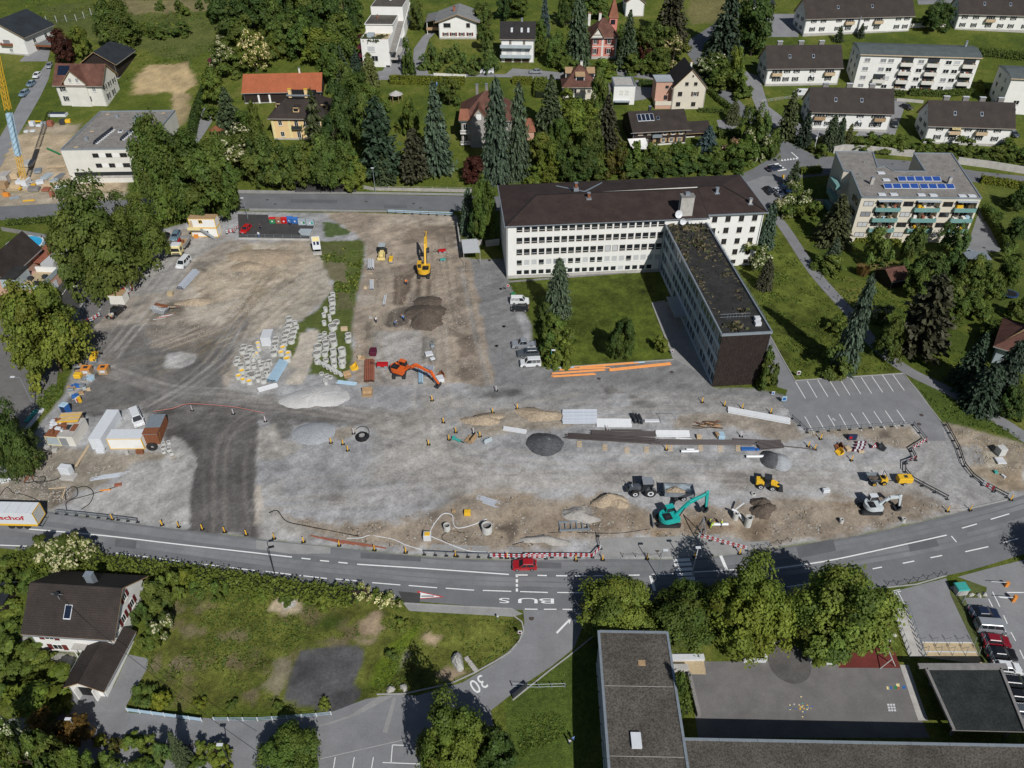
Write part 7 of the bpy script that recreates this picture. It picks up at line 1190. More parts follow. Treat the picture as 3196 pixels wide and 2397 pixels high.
def heap(mb,cx,cy,rx,ry,h,m,n=18,z0=0,jit=.18,peak=1.3):
    k=7;vs=[(cx,cy,z0+h)];f1,f2=U(0,6),U(0,6);og=[1+jit*(1.2*sin(2*PI*i/n*2+f1)+.9*sin(2*PI*i/n*3+f2)) for i in range(n)]
    for j in range(1,k+1):
        for i in range(n):a=2*PI*i/n;f=j/k;q=og[i]*(1+U(-jit,jit)*.6);vs.append((cx+cos(a)*rx*f*q,cy+sin(a)*ry*f*q,z0+max(-.04,h*(1-f**peak)*(1+U(-jit,jit)*.6)) if j<k else z0-.06))
    fs=[(0,1+i,1+(i+1)%n) for i in range(n)]+[(1+(j-1)*n+i,1+j*n+i,1+j*n+(i+1)%n,1+(j-1)*n+(i+1)%n) for j in range(1,k) for i in range(n)];return mb.add(vs,fs,m)
b=MB();heap(b,.4,0,1.9,1.1,.8,'subsoil',16,1.25);b.bd('load',t)
# wheel loader, dumper, compressor
p=at('C2',2185,880);t=thing('wheel_loader','yellow compact wheel loader with lowered bucket on the gravel','loader',p,-.22);wheels(t,[(-1.0,.8,.55,.42),(-1.0,-.8,.55,.42),(1.0,.8,.55,.42),(1.0,-.8,.55,.42)]);b=MB();b.box(-1.9,-.7,.7,-.5,.7,1.6,'yellow');link('engine_hood',bev(b,.12,2),t);bx('frame',t,-1.0,-.6,.5,1.3,.6,.9,'dmetal')
b=MB();b.add([(-.6,-.65,.9),(.6,-.65,.9),(.6,.65,.9),(-.6,.65,.9),(-.5,-.6,2.4),(.5,-.6,2.4),(.5,.6,2.4),(-.5,.6,2.4)],SD4,'glass');b.box(-.62,-.68,2.4,.62,.68,2.5,'dmetal');b.bd('cab',t);[b.beam((.5,s*.45,1.5),(2.1,s*.45,.8),.16,.3,'yellow') for s in (-1,1)];b.box(1.3,-.5,.9,1.7,.5,1.15,'yellow');b.bd('lift_arm',t);b.side(P_(2.0,.9,2.1,.2,2.9,.1,2.2,.3,2.15,.95),-.95,.95,'dmetal');b.bd('bucket',t);bx('front_frame',t,.7,-.55,.9,1.5,.55,1.3,'yellow')
p=at('C3',940,1400);t=thing('dumper','small yellow site dumper with an empty skip facing left','dumper',p,PI+.05);wheels(t,[(.9,.75,.45,.4),(.9,-.75,.45,.4),(-.9,.7,.45,.4),(-.9,-.7,.45,.4)],'yellow');b=MB();b.box(-1.6,-.6,.6,-.4,.6,1.25,'yellow');b.box(-.4,-.4,.5,1.2,.4,.8,'dmetal');b.bd('chassis',t);b.add([(.2,-.6,.9),(1.4,-.6,.9),(1.4,.6,.9),(.2,.6,.9),(-.1,-.95,1.65),(2.1,-.95,1.7),(2.1,.95,1.7),(-.1,.95,1.65)],[(0,3,2,1),(0,1,5,4),(1,2,6,5),(2,3,7,6),(3,0,4,7),(5,1,0,4),(6,2,1,5),(7,3,2,6),(4,0,3,7)],'galv');b.bd('skip',t);[b.bar((-.9,s*.55,1.2),(-.9,s*.55,2.5),.05,'dmetal') for s in (-1,1)];b.bar((-.9,-.55,2.5),(-.9,.55,2.5),.05,'dmetal');b.box(-1.1,-.3,1.25,-.6,.3,1.6,'black');b.bd('roll_bar',t);heap(b,.9,0,.8,.6,.25,'soil',10,1.3);b.bd('load',t)
p=at('C3',1165,1400);t=thing('compressor','yellow trailer mounted compressor beside the barrier','compressor',p,PI);wheels(t,[(0,.7,.32,.2),(0,-.7,.32,.2)]);b=MB();b.box(-1.3,-.7,.45,1.2,.7,1.55,'yellow');link('housing',bev(b,.12,2),t);b.box(-.4,-.3,1.55,.2,.3,1.6,'dmetal');b.beam((1.2,0,.5),(2.4,0,.45),.1,.1,'dmetal');b.bd('drawbar',t)
# backhoe, rollers, plate compactors
p=at('B1',1090,545);t=thing('tractor','pale yellow backhoe loader with grey cab facing the camera','loader',p,-PI/2+.02);wheels(t,[(1.3,.8,.5,.4),(1.3,-.8,.5,.4),(-.9,.9,.75,.5),(-.9,-.9,.75,.5)]);b=MB();b.side(P_(0,.8,2.2,.75,2.25,1.35,0,1.6),-.5,.5,'exc_palgelb');link('hood',bev(b,.08,2),t);b.add([(-1.5,-.8,1.0),(.2,-.8,1.0),(.2,.8,1.0),(-1.5,.8,1.0),(-1.4,-.75,2.6),(.1,-.75,2.6),(.1,.75,2.6),(-1.4,.75,2.6)],SD4,'glass');b.box(-1.55,-.85,2.6,.25,.85,2.75,'bluegrey');b.bd('cab',t);b.box(2.4,-.95,.2,2.9,.95,.8,'exc_palgelb');b.beam((.4,-.7,1.2),(2.5,-.7,.6),.14,.2,'exc_palgelb');b.beam((.4,.7,1.2),(2.5,.7,.6),.14,.2,'exc_palgelb');b.bd('shovel',t)
def roller(label,t_,x,y,rz,col,s=1.):
    o=thing('roller',label,'roller',at(t_,x,y),rz);
    for q in (-.6,.6):br('drum',o,(q*s,-.45*s,.35*s),(q*s,.45*s,.35*s),.35*s,'galv',14)
    b=MB();b.box(-.95*s,-.42*s,.5*s,.95*s,.42*s,1.05*s,col);link('housing',bev(b,.08,2),o);b.beam((-.9*s,0,.9*s),(-1.9*s,0,1.2*s),.08,.08,'dmetal');b.beam((-1.9*s,-.3*s,1.2*s),(-1.9*s,.3*s,1.2*s),.06,.06,'dmetal');b.bd('handle',o)
roller('yellow trench roller beside the backhoe','B1',1165,600,-PI/2,'yellow',1.1);roller('red vibrating roller right of the yellow excavator','B1',1605,525,.2,'red',1.0);roller('small teal plate compactor below the red roller','B1',1610,595,.1,'teal',.7);roller('yellow tandem roller at the bend of the dirt yard','B0',825,1450,-PI/2+.15,'yellow',1.4);roller('red trench sheeting machine beside the orange excavator','B1',1092,1515,0,'red',1.2)
# tipper truck with crane
p=at('B0',1570,500);rz=frame2('B0',(1630,400),(1520,575));t=thing('tipper_truck','white and yellow tipper truck with a red loading crane','truck',p,rz);wheels(t,[(2.6,1.05,.52,.35),(2.6,-1.05,.52,.35),(-1.4,1.05,.52,.5),(-1.4,-1.05,.52,.5),(-2.8,1.05,.52,.5),(-2.8,-1.05,.52,.5)],'dmetal');b=MB();b.box(1.6,-1.22,.6,3.9,1.22,3.1,'paleyellow');link('cab',bev(b,.12,2),t);b.add([(3.92,-1.05,1.7),(3.92,1.05,1.7),(3.9,1.0,2.6),(3.9,-1.0,2.6)],[(0,1,2,3)],'glass');b.box(2.4,-1.24,1.75,3.6,1.24,2.6,'glass');b.bd('window',t);b.box(3.9,-1.1,.6,3.98,1.1,.95,'dmetal');b.box(3.9,-.9,1.05,3.97,.9,1.3,'dmetal');b.bd('grille',t);bx('cab_roof',t,1.7,-1.1,3.1,3.6,1.1,3.25,'lwhite')
b=MB();b.box(-4,-1.25,1.0,.7,1.25,1.15,'wood');b.box(-4,-1.27,1.15,.7,-1.2,1.8,'galv');b.box(-4,1.2,1.15,.7,1.27,1.8,'galv');b.box(-4.05,-1.25,1.15,-4,1.25,1.8,'galv');b.box(.65,-1.2,1.15,.7,1.2,1.8,'galv');b.box(-3.8,-.4,.6,3.5,.4,1.0,'dmetal');b.bd('bed',t);b.beam((1.1,0,1),(1.1,0,2.9),.5,.5,'red');b.beam((1.1,0,2.8),(-1.6,-.3,2.5),.35,.4,'red');b.beam((-1.6,-.3,2.6),(.2,-.6,2.1),.28,.3,'red');b.box(-2.2,-.8,1.2,-1.6,.3,1.9,'rust');b.bd('crane',t)
# box trailer on the road
A=at('C0',352,1252);d_=frame2('C0',(352,1252),(0,1243));t=thing('box_trailer','white box trailer with red lettering and yellow skirt cut by the left edge','truck trailer',gz(A.x,A.y,.02),d_);Lb=13.6;bx('box',t,0,-2.5,1.15,Lb,0,4.0,'lwhite');b=MB();b.box(.1,.0,.85,Lb,.03,1.3,'yellow');b.box(.1,-2.53,.85,Lb,-2.5,1.3,'yellow');b.bd('skirt',t);b=MB()
for z in (1.15,3.86):b.box(-.06,-2.52,z,.02,.02,z+.16,'yellow')
for y in (-2.52,-.12):b.box(-.06,y,1.15,.02,y+.14,4.02,'yellow')
b.bd('rear_frame',t)
for y in (-2.36,-1.22):b=MB();b.box(-.04,y,1.32,-.005,y+1.1,3.84,'ofwhite');[b.box(-.06,y+.1+.3*i,1.35,-.04,y+.13+.3*i,3.8,'metal') for i in range(4)];b.bd('door',t)
for i in range(7):bx('roof_seam',t,.9+1.9*i,-2.5,4.0,.95+1.9*i,0,4.02,'conc')
wheels(t,[(2.2+1.35*i,y,.5,.4) for i in range(3) for y in (-.2,-2.3)],'metal');b=MB();b.box(-.3,-2.45,.45,-.2,-.05,.6,'metal');b.beam((-.2,-2.2,.5),(1,-2.2,.9),.1,.1,'dmetal');b.beam((-.2,-.3,.5),(1,-.3,.9),.1,.1,'dmetal');b.bd('bumper',t)
cu=bpy.data.curves.new('lettering','FONT');cu.body='schof';cu.size=1.35;cu.offset=.03;cu.extrude=.008;ob=bpy.data.objects.new('tmp',cu);C.objects.link(ob);me=bpy.data.meshes.new_from_object(ob.evaluated_get(bpy.context.evaluated_depsgraph_get()));bpy.data.objects.remove(ob);me.materials.clear();me.materials.append(MATS['red']);q=link('lettering',me,t);wmax=max(v.co.x for v in me.vertices);sx=4.3/wmax;q.matrix_local=MT((1.7+4.3,.03,2.35))@MR_(PI,4,'Z')@MR_(PI/2,4,'X')@Matrix.Scale(sx,4,(1,0,0))
# -- the building site: stores, cabins, rings, pipes, barriers
def ring_mesh(r,h,inner='conc',fill=.25,wall=.12):
    k=('ring',round(r,1),round(h,1),inner)
    if k not in _vm:
        b=MB();b.lathe([(r,0),(r,h),(r-wall,h),(r-wall,h*(1-fill)) if inner=='conc' else (r-wall,h-.25)],'ringcon',20);zz=h*.15 if inner=='conc' else h-.25
        if inner=='conc':b.lathe([(r-wall,h*.75),(r-wall,zz),(0,zz)],'conc_dark',20)  # shade of the hollow painted in: darker concrete inside than outside
        else:b.lathe([(r-wall,zz),(0,zz-.1)],inner,20)
        me=b.mesh('concrete_ring');_vm[k]=me
    return _vm[k]
GRW,GRE='concrete rings on the west of the grass tracks','concrete rings on the east of the grass tracks'
def ring(t,x,y,wpx,h,grp,lab,inner='conc'):
    s0=at(t,x,y);r=wpx*.3617/1.4448/pxm(s0)/2;p=at(t,x,y,h*.5);o=link('concrete_ring',ring_mesh(max(.35,round(r,1)),h,inner),None,gz(p.x,p.y,-.02),U(0,6));tag(o,lab,'concrete ring',grp);return o
LW='pale concrete manhole ring left of the twin grass tracks';LE='pale concrete manhole ring right of the twin grass tracks';LY='manhole base with yellow lining left of the twin tracks'
for x,y,w in Q_(3,283,1095,60,283,1138,60,270,1180,58,258,1222,60,245,1265,58,240,1305,58,335,1125,38,345,1160,50,325,1195,56,312,1237,62,300,1282,60,165,1275,64,160,1315,62,160,1345,60,148,1390,62,90,1500,62,90,1540,62,95,1570,60,15,1570,56,20,1610,56,60,1625,58,25,1450,42,60,1480,50,40,1510,48,110,1470,60):ring('B1',x,y,w,.9,GRW,LW)
for x,y,w in Q_(3,230,1345,56,215,1388,60,275,1395,58,265,1440,64,15,1310,46,20,1350,44,5,1395,44):ring('B1',x,y,w,.9,'lined manhole bases',LY,'yellow')
for x,y,w in Q_(3,2105,1335,56,2090,1372,58,2160,1345,60,2150,1385,52,2130,1418,56,2050,1440,50,2038,1475,48,2080,1500,54,2140,1500,50,2135,1450,58,2135,1545,46,2185,1440,44,2190,1385,50,2190,1500,48,2175,1575,90,2130,1600,50,2200,1420,40):ring('B0',x,y,w,.75,GRW,LW)
for x,y,w in Q_(3,2088,1545,62,2060,1590,60,2100,1620,60,2150,1635,60,2190,1420,40):ring('B0',x,y,w,.8,'lined manhole bases',LY,'yellow')
for x,y,w,h in ((660,885,42,1.),(650,920,56,.9),(655,950,56,1.2),(655,995,56,.9),(655,1028,50,.8),(597,1012,38,1.1),(583,1060,36,.9),(630,1070,34,.8),(635,1098,34,.8),(585,1128,38,1.),(688,1120,58,.5),(660,1160,74,1.),(588,1215,42,.4),(597,1245,42,.4),(553,1237,44,.4),(546,1268,44,.4),(585,1275,44,.4),(658,1225,52,.7),(655,1255,72,1.),(668,1300,62,1.2),(600,1300,60,1.),(602,1340,60,1.1),(532,1335,74,1.),(522,1395,74,1.),(590,1392,60,1.),(665,1375,60,1.4),(665,1440,60,1.4),(672,1492,52,1.1),(600,1450,52,.6),(740,1375,64,1.7),(740,1450,62,1.5),(740,1490,58,1.),(793,1232,56,.7),(793,1275,56,.9),(563,1565,44,.3),(607,1580,44,.3),(638,1595,40,.3),(525,1460,46,.9),(590,1630,30,.8),(600,1645,30,.8)):ring('B1',x,y,w,h,GRE,LE)
for i in range(5):# pipes lying on their sides
    for q in range(2):p=at('B1',550+32*i+q*50,1480+20*i+q*22);b=MB();b.lathe(P_(.42,-.5,.42,.5,.32,.5,.32,-.5,.42,-.5),'ringcon',16);o=b.bd('concrete_pipe',None,p+ZV(.42));o.rotation_euler=(PI/2,0,.6);tag(o,'short concrete pipe lying on its side among the rings','concrete pipe','concrete pipes lying on their sides')
for x,y,w in Q_(3,1410,510,40,1455,500,40,1410,545,46,1458,560,42,1412,580,40,1480,592,36):ring('C0',x,y,w,.5,'concrete rings by the rusty container','small concrete ring stacked beside the rusty brown container')
ring('C1',1645,1232,56,1.2,None,'concrete ring sunk in the ground beside the white hose');ring('C2',1925,1135,52,1.6,None,'concrete shaft ring with a white pipe leaning in it');ring('C2',2035,1180,56,2.2,None,'tall concrete shaft right of the leaning white pipe');ring('C2',2078,945,44,.4,None,'flat concrete ring lying alone below the wheel loader');ring('V',1818,1125,16,.8,None,'small concrete ring beside the white excavator');ring('V',1952,1123,13,.8,None,'small concrete ring right of the white excavator bucket');ring('B1',985,1078,34,.2,None,'flat concrete ring on the dirt left of the walking man');ring('C1',1990,1240,90,1.6,None,'wide concrete shaft at the deep excavation')
# bundles of pipes: every pipe is a thing
_pm={}
def pipe_mesh(L_,r,m):
    k=(round(L_,1),r,m)
    if k not in _pm:b=MB();b.bar((-L_/2,0,0),(L_/2,0,0),r,m,8,cap=False);b.bar((-L_/2+.02,0,0),(L_/2-.02,0,0),r*.85,'black',8);_pm[k]=b.mesh('pipe')
    return _pm[k]
def pipes(label,group,t,a,b,n,layers,r,m,dz=0.02,jit=.1):
    A=at(t,*a);B=at(t,*b);A.z=B.z=0;d=B-A;L_=d.length;rz=atan2(d.y,d.x);nrm=Vector((-d.y,d.x,0)).normalized();mid=(A+B)/2
    for l in range(layers):
        k=n-l if layers>1 and l else n
        for i in range(k):
            p=mid+nrm*((i-(k-1)/2)*2.3*r)+d.normalized()*U(-jit,jit);o=link('pipe',pipe_mesh(L_,r*.95,m),None,(p.x,p.y,zt(p.y)+r+dz+l*1.7*r),rz);tag(o,label,'pipe',group)
pipes('light blue plastic pipe in the bundle among the concrete rings','light blue pipes','B1',(130,1640),(235,1465),8,3,.13,'lightblue');pipes('white plastic pipe strapped in a bundle below the blue pipes','white pipes by the gravel heap','C1',(20,55),(180,10),5,3,.11,'pwhite');pipes('white pipe in the upper bundle at the left of the trench field','white pipes, upper bundle of the trench field','B1',(988,672),(988,592),4,2,.2,'pwhite');pipes('white pipe in the middle bundle of the trench field','white pipes, middle bundle of the trench field','B1',(996,845),(994,765),4,2,.12,'pwhite');pipes('white pipe in the pair lying near the trench','pair of white pipes near the trench','B1',(1100,980),(1115,895),2,1,.16,'pwhite')
pipes('rust brown pipe in the bundle by the red machine','rust brown pipes','B1',(975,1640),(978,1455),6,2,.16,'brownred');pipes('pale blue pipe under the orange boom','pale blue pipes under the orange boom','B1',(1418,1655),(1418,1500),4,2,.12,'lightblue');pipes('grey pipe right of the pale blue bundle','grey pipes by the orange excavator','B1',(1500,1590),(1490,1500),7,1,.12,'pipe_grey');pipes('long pale blue pipe at the edge of the gravel heap','pale blue pipes at the gravel heap','B1',(700,1640),(865,1659),4,1,.12,'lightblue')
pipes('grey conduit in the long bundle beside the white minibus','grey conduits by the minibus','B0',(1555,840),(1690,690),7,4,.13,'pipe_grey')
OR='orange pipes along the courtyard';LO='bright orange pipe laid along the courtyard kerb'
for a,b,n in (((480,1542),(780,1524),2),((510,1520),(875,1493),2),((880,1497),(1305,1453),3),((660,1478),(1070,1446),2),((530,1495),(880,1478),2)):pipes(LO,OR,'M',a,b,n,1,.13,'orange',.02,.6)
pipes('thin blue pipe behind the orange ones','blue pipes behind the orange ones','M',(530,1483),(665,1473),2,1,.08,'lightblue');pipes('thin blue pipe behind the orange ones','blue pipes behind the orange ones','M',(1060,1446),(1130,1440),2,1,.08,'lightblue')
for y in (240,270,300,328):pipes('silver grey pipe in the strapped stack west of the yard','silver grey pipes in the strapped stack','C2',(430,y),(725,y-3),4,3,.11,'pipe_grey')
pipes('white grey pipe in the low stack beside the strapped one','white grey pipes in the low stack','C2',(720,335),(1022,338),9,2,.11,'pwhite');pipes('white pipe in the strapped bundle above the long dark pipes','white pipes above the long dark ones','C2',(1235,428),(1522,430),6,2,.12,'pwhite')
LD='long dark steel pipe lying on timber blocks across the yard';GD='long dark steel pipes'
for i in range(9):a=at('C2',440+U(-10,60),430+5.2*i);b_=at('C2',1250+U(-40,40),478+5.5*i);o=link('pipe',pipe_mesh((a-b_).length,.13,'pipe_dark'),None,((a.x+b_.x)/2,(a.y+b_.y)/2,zt((a.y+b_.y)/2)+.3),atan2(b_.y-a.y,b_.x-a.x));tag(o,LD,'pipe',GD)
for i in range(7):a=at('C2',1200+U(-60,60),486+6*i);b_=at('C2',2075+U(-40,40),494+6*i);o=link('pipe',pipe_mesh((a-b_).length,.13,'pipe_dark'),None,((a.x+b_.x)/2,(a.y+b_.y)/2,zt((a.y+b_.y)/2)+.3),atan2(b_.y-a.y,b_.x-a.x));tag(o,LD,'pipe',GD)
pipes('dark steel pipe in the shorter rear bundle','dark steel pipes, shorter rear bundle','C2',(685,425),(1235,437),5,1,.13,'pipe_dark',.15,.4);pipes('dark steel pipe of the thin pair behind','dark steel pipes, thin pair behind','C2',(850,405),(1110,407),3,1,.1,'pipe_dark',.15,.4);pipes('reddish dark pipe at the east end','reddish dark pipes at the east end','C3',(-90,1090),(120,1070),7,2,.13,'pipe_dark');pipes('dark pipe lying alone by the barrier','single dark pipes','C3',(130,1088),(410,1118),1,1,.12,'pipe_dark');pipes('dark pipe lying alone above the gravel cone','single dark pipe above the gravel cone','C2',(1900,473),(2212,492),2,1,.1,'pipe_dark')
pipes('pale grey pipe in the slanted stack below the timber wall','pale grey pipes in the slanted stack','V',(1572,886),(1706,912),6,2,.13,'pwhite');pipes('short white pipe right of the dark cable coil','white pipes at the gravel cone','C1',(2130,380),(2330,415),5,2,.1,'pwhite')
pipes('thick white pipe lying on blocks in the yard','thick white pipes','C2',(1450,587),(1600,585),1,1,.28,'pwhite');pipes('shorter white pipe behind the thick one','shorter white pipe','C2',(1495,568),(1562,568),1,1,.22,'pwhite');pipes('grey white pipe pointing at the small gravel cone','grey white pipe','C2',(2010,632),(2195,630),1,1,.3,'pwhite');pipes('white pipe in the trench beside the workers','white trench pipe','C2',(1700,1217),(1855,1215),1,1,.3,'pwhite');pipes('thin white rod bundle on the yard','thin white rods','C2',(1405,465),(1545,475),3,1,.06,'pwhite');pipes('blue grey conduit laid out on the pale pad','conduits on the pale pad','C0',(810,815),(1060,775),7,1,.06,'pipe_grey',.02,1.2);pipes('thin conduit in the pit beside the yellow marks','conduits in the pit','C1',(1920,980),(2080,1040),9,1,.07,'pipe_grey',.02,.5);pipes('orange pipe offcut beside the black hose','orange offcut','C0',(860,920),(955,912),1,1,.14,'orange');pipes('long white pipe lying on the grass verge of the west lane','white pipes on the west verge','C0',(230,400),(375,210),3,1,.13,'pwhite');pipes('teal pipe lying beside the white ones on the verge','teal pipes on the west verge','C0',(225,330),(320,220),3,1,.13,'teal')
for x,y in Q_(2,575,520,795,550,985,575,1155,570,1360,555,1620,555,1790,560,1945,555):
    for k in range(4):p=at('C2',x,y-25+14*k);o=link('timber_block',_vm.setdefault('tb',MB().box(-.45,-.07,0,.45,.07,.14,'pwood').mesh('timber_block')),None,(p.x,p.y,zt(p.y)+.01),U(-.1,.1));tag(o,'short timber block lying below the long dark pipes','timber block','timber blocks below the dark pipes')
# orange brown shoring strips at the kerb
for i in range(5):a=at('C1',470+200*i*.45,1305+24*i*.6);c_=at('C1',760+200*i*.45,1375+10*i);b=MB();b.beam(a+ZV(.06),c_+ZV(.06),.25,.08,'brownred');o=b.bd('steel_strip');tag(o,'rust red strip of formwork lying along the kerb','strip','rust red strips along the kerb')
# heaps
def mound(label,t,x,y,wpx,hpx,m,ysc=1.,n=40,cat='heap',name='gravel_heap',jit=.06,peak=1.3):
    p=at(t,x,y);s=pxm(p)*(2.765 if t!='V' else 1);r=wpx/s/2;b=MB();heap(b,0,0,r,r*ysc,hpx,m,n,0,jit,peak);o=b.bd(name,None,p,0,True);o['kind']='stuff';return o
mound('g','C2',275,510,215,1.7,'darkgravel');mound('g','C2',310,515,110,1.5,'gravelpile');mound('g','C3',30,1200,150,1.5,'darkgravel');mound('g','C3',100,1215,150,1.2,'gravelpile');mound('g','C1',520,105,360,.9,'palegravel',.7,44,'heap','gravel_heap',.13,1.5);mound('s','C1',500,415,280,.7,'gravelpile',.7,40,'heap','sand_heap',.06,2.4)
mound('s','B1',1460,1070,280,1.8,'soil',.85,48,'heap','soil_heap',.16,1.5);mound('s','B1',1490,960,190,1.,'soil',.8,40,'heap','soil_heap',.16,1.6);mound('s','C2',830,1000,190,1.6,'subsoil',.6,36,'heap','soil_heap',.18);mound('s','C2',910,1030,130,1,'subsoil',.6,36,'heap','soil_heap',.18);mound('s','C2',2160,1090,150,1.3,'soil',.8,36,'heap','soil_heap',.2);mound('s','C3',-60,1590,150,1.2,'soil',.7,30,'heap','soil_heap',.2);mound('s','C2',560,1130,220,1,'stone',.5,36,'heap','rubble_heap',.25);mound('s','C2',280,1340,240,.7,'stone',.35,36,'heap','rubble_heap',.25);mound('s','C1',1960,300,300,.8,'subsoil',.3,36,'heap','soil_heap',.2);mound('s','C2',230,260,300,.8,'subsoil',.4,36,'heap','soil_heap',.2);mound('s','B1',60,560,380,.9,'subsoil',.6,44,'heap','soil_heap',.12,2);mound('s','B0',1690,950,170,1.0,'subsoil',.6,36,'heap','soil_heap',.2);mound('s','B0',2150,640,200,.8,'subsoil',.7,36,'heap','soil_heap',.15)
# rubble and stones over the dirt: too many to count
def stones(name,t,poly,n,s0,s1,ms):
    Pw=[(p.x,p.y) for p in W2(t,poly)];xs=[p[0] for p in Pw];ys_=[p[1] for p in Pw];X=nr.uniform(min(xs),max(xs),n*3);Y=nr.uniform(min(ys_),max(ys_),n*3);d=sdist(X,Y,Pw);ok=(d<0)&(vn(X,Y,6,2)+vn(X,Y,2,3)>-.05+nr.uniform(-.1,.1,len(X)));b=MB()
    for x,y in list(zip(X[ok],Y[ok]))[:n]:
        s=U(s0,s1)*U(.5,1);z=zt(y)-s*.2;q=[(x+s*cos(a+.3)*U(.7,1.1),y+s*sin(a+.3)*U(.7,1.1)) for a in (0,1.57,3.14,4.71)];b.add([(*q[0],z),(*q[1],z),(*q[2],z),(*q[3],z),(x+U(-.2,.2)*s,y,z+s*U(.5,1.1)),(x+U(-.4,.4)*s,y+.3*s,z+s*.8)],[(0,1,4),(1,2,5),(1,5,4),(2,3,5),(3,4,5),(3,0,4)],R.choice(ms))
    kind(b.bd(name),'stuff')
stones('rubble','V',P_(590,1110,780,1140,1020,1065,1180,1080,1420,1110,1900,1090,2060,1090,1850,1150,1560,1160,1290,1160,1050,1195,800,1175),2600,.1,.3,['stone','subsoil','boulder','soil']);stones('rubble','V',P_(400,610,520,560,680,520,690,600,560,680,430,690),1300,.1,.26,['sand','boulder','subsoil','stone']);stones('rubble','B0',P_(1200,1150,1700,1090,2000,1150,1600,1340,1280,1330),260,.1,.26,['stone','soil','subsoil']);stones('rubble','B1',P_(850,850,1740,300,2050,1640,840,1640),2400,.08,.22,['subsoil','stone','soil','boulder']);stones('rubble','C0',P_(100,700,1080,700,700,900,560,1020,0,980),900,.08,.22,['stone','subsoil','boulder']);stones('rubble','C3',P_(280,960,1360,1030,1000,1100,330,1000),600,.1,.25,['subsoil','stone','boulder']);stones('rubble','V',P_(800,1010,1700,980,2000,1040,1900,1080,1200,1060,700,1100),1800,.06,.14,['stone','boulder','conc']);stones('rubble','C3',P_(1540,900,2200,1080,2200,1440,1760,1300),600,.1,.25,['subsoil','sand','boulder'])
# cabins and containers
def cnt(label,t,FL,FR,d,h,wm,trim=None,levels=1,roof='conc',ribs=True,name='site_container',cat='container'):
    A=at(t,*FL);B=at(t,*FR);w=hypot(B.x-A.x,B.y-A.y);o=thing(name,label,cat,A,atan2(B.y-A.y,B.x-A.x))
    for l in range(levels):
        z=l*(h+.03);bx('wall',o,0,0,z,w,d,z+h,wm)
        if ribs:
            b=MB();n=int(w/.28)
            for i in range(n):b.box(.1+i*.28,-.025,z+.15,.22+i*.28,-.001,z+h-.15,wm)
            for i in range(int(d/.28)):b.box(w+.001,.1+i*.28,z+.15,w+.025,.22+i*.28,z+h-.15,wm);b.box(-.025,.1+i*.28,z+.15,-.001,.22+i*.28,z+h-.15,wm)
            b.bd('corrugation',o)
        if trim:
            b=MB()
            for x in (-.03,w-.12):b.box(x,-.03,z,x+.15,.12,z+h,trim);b.box(x,d-.12,z,x+.15,d+.03,z+h,trim)
            for zz in (z,z+h-.16):b.box(.12,-.03,zz,w-.12,.0,zz+.16,trim);b.box(w,.12,zz,w+.03,d-.12,zz+.16,trim);b.box(-.03,.12,zz,0,d-.12,zz+.16,trim)
            b.bd('frame',o)
    z=levels*(h+.03)-.03;bx('roof',o,-.04,-.04,z,w+.04,d+.04,z+.06,roof);return o,w,z
o,w,z=cnt('two storey white and yellow site office with outside stair',"B0",(1662,384),(1888,386),2.6,2.6,'white','yellow',2,'wood',False,'site_office','site office')
wd(o,w*.45,3.9,1,1,None,'glass','yellow',1,None);wd(o,w*.6,1,1,.9);bx('door',o,.15,-.04,2.65,.9,-.01,4.7,'pwood');b=MB();b.box(-.2,-1.3,2.5,w*.45,-.02,2.62,'pwood');b.box(-.2,-1.35,2.62,w*.45,-1.3,3.4,'paleyellow');b.bd('landing',o);b.beam((w*.45,-.9,2.6),(w*.9,-.9,0),.9,.12,'galv');[b.bar((w*.45+.27*i*1.1,-1.3,2.6-.29*i*1.1),(w*.45+.27*i*1.1,-1.3,3.5-.29*i*1.1),.03,'galv',5) for i in range(9)];b.bd('stair',o);bx('barrel',o,w*.1,-.8,0,w*.25,-.3,.9,'orange')
cnt('long white container with orange ring mark pointing away from the road','C0',(800,560),(905,562),8.2,2.6,'lwhite',None,1,'lwhite');cnt('white site container with yellow edges beside the delivery van','C0',(955,558),(1250,556),2.5,2.6,'white','yellow',1,'lwhite')
o,w,z=cnt('rusty brown container with half grey roof and a big tyre leaning on it','C0',(1258,520),(1385,515),5.6,2.5,'rust',None,1,'galv');q=MB();q.lathe(P_(.42,-.16,.5,-.2,.85,-.2,.95,-.1,.95,.1,.85,.2,.5,.2,.42,.16),'rubber',20);me=q.mesh('tyre');me.transform(MR_(PI/2,4,'X'));p=at('C0',1322,570);tyre=link('tyre',me,None,p+ZV(.95),.1);tag(tyre,'large black tyre leaning on the rusty container','tyre')
bx('roof_rust',o,-.05,.0,z+.07,w+.05,1.8,z+.12,'rust');b=MB();[b.box(w+.01,.3+.12*i,.4+.25*i%1.9,w+.03,.42+.12*i,.5+.25*i%1.9,'yellow') for i in range(7)];b.bd('hazard_marks',o)
o,w,z=cnt('white tool container with dark window below the white sacks','C0',(530,530),(660,535),5.2,2.4,'ofwhite');b=MB();b.box(.2,-.05,.1,w*.55,-.02,2,'greyblind');b.box(.3,1.8,z+.06,1.4,3.2,z+.1,'dmetal');b.box(1.6,1.5,z+.06,2.6,3.4,z+.12,'rust');b.bd('door',o)
o,w,z=cnt('open yellow framed rack with dark panel left of the tool container','C0',(418,520),(535,530),4.5,2.2,'bluegrey','paleyellow',1,'rust')
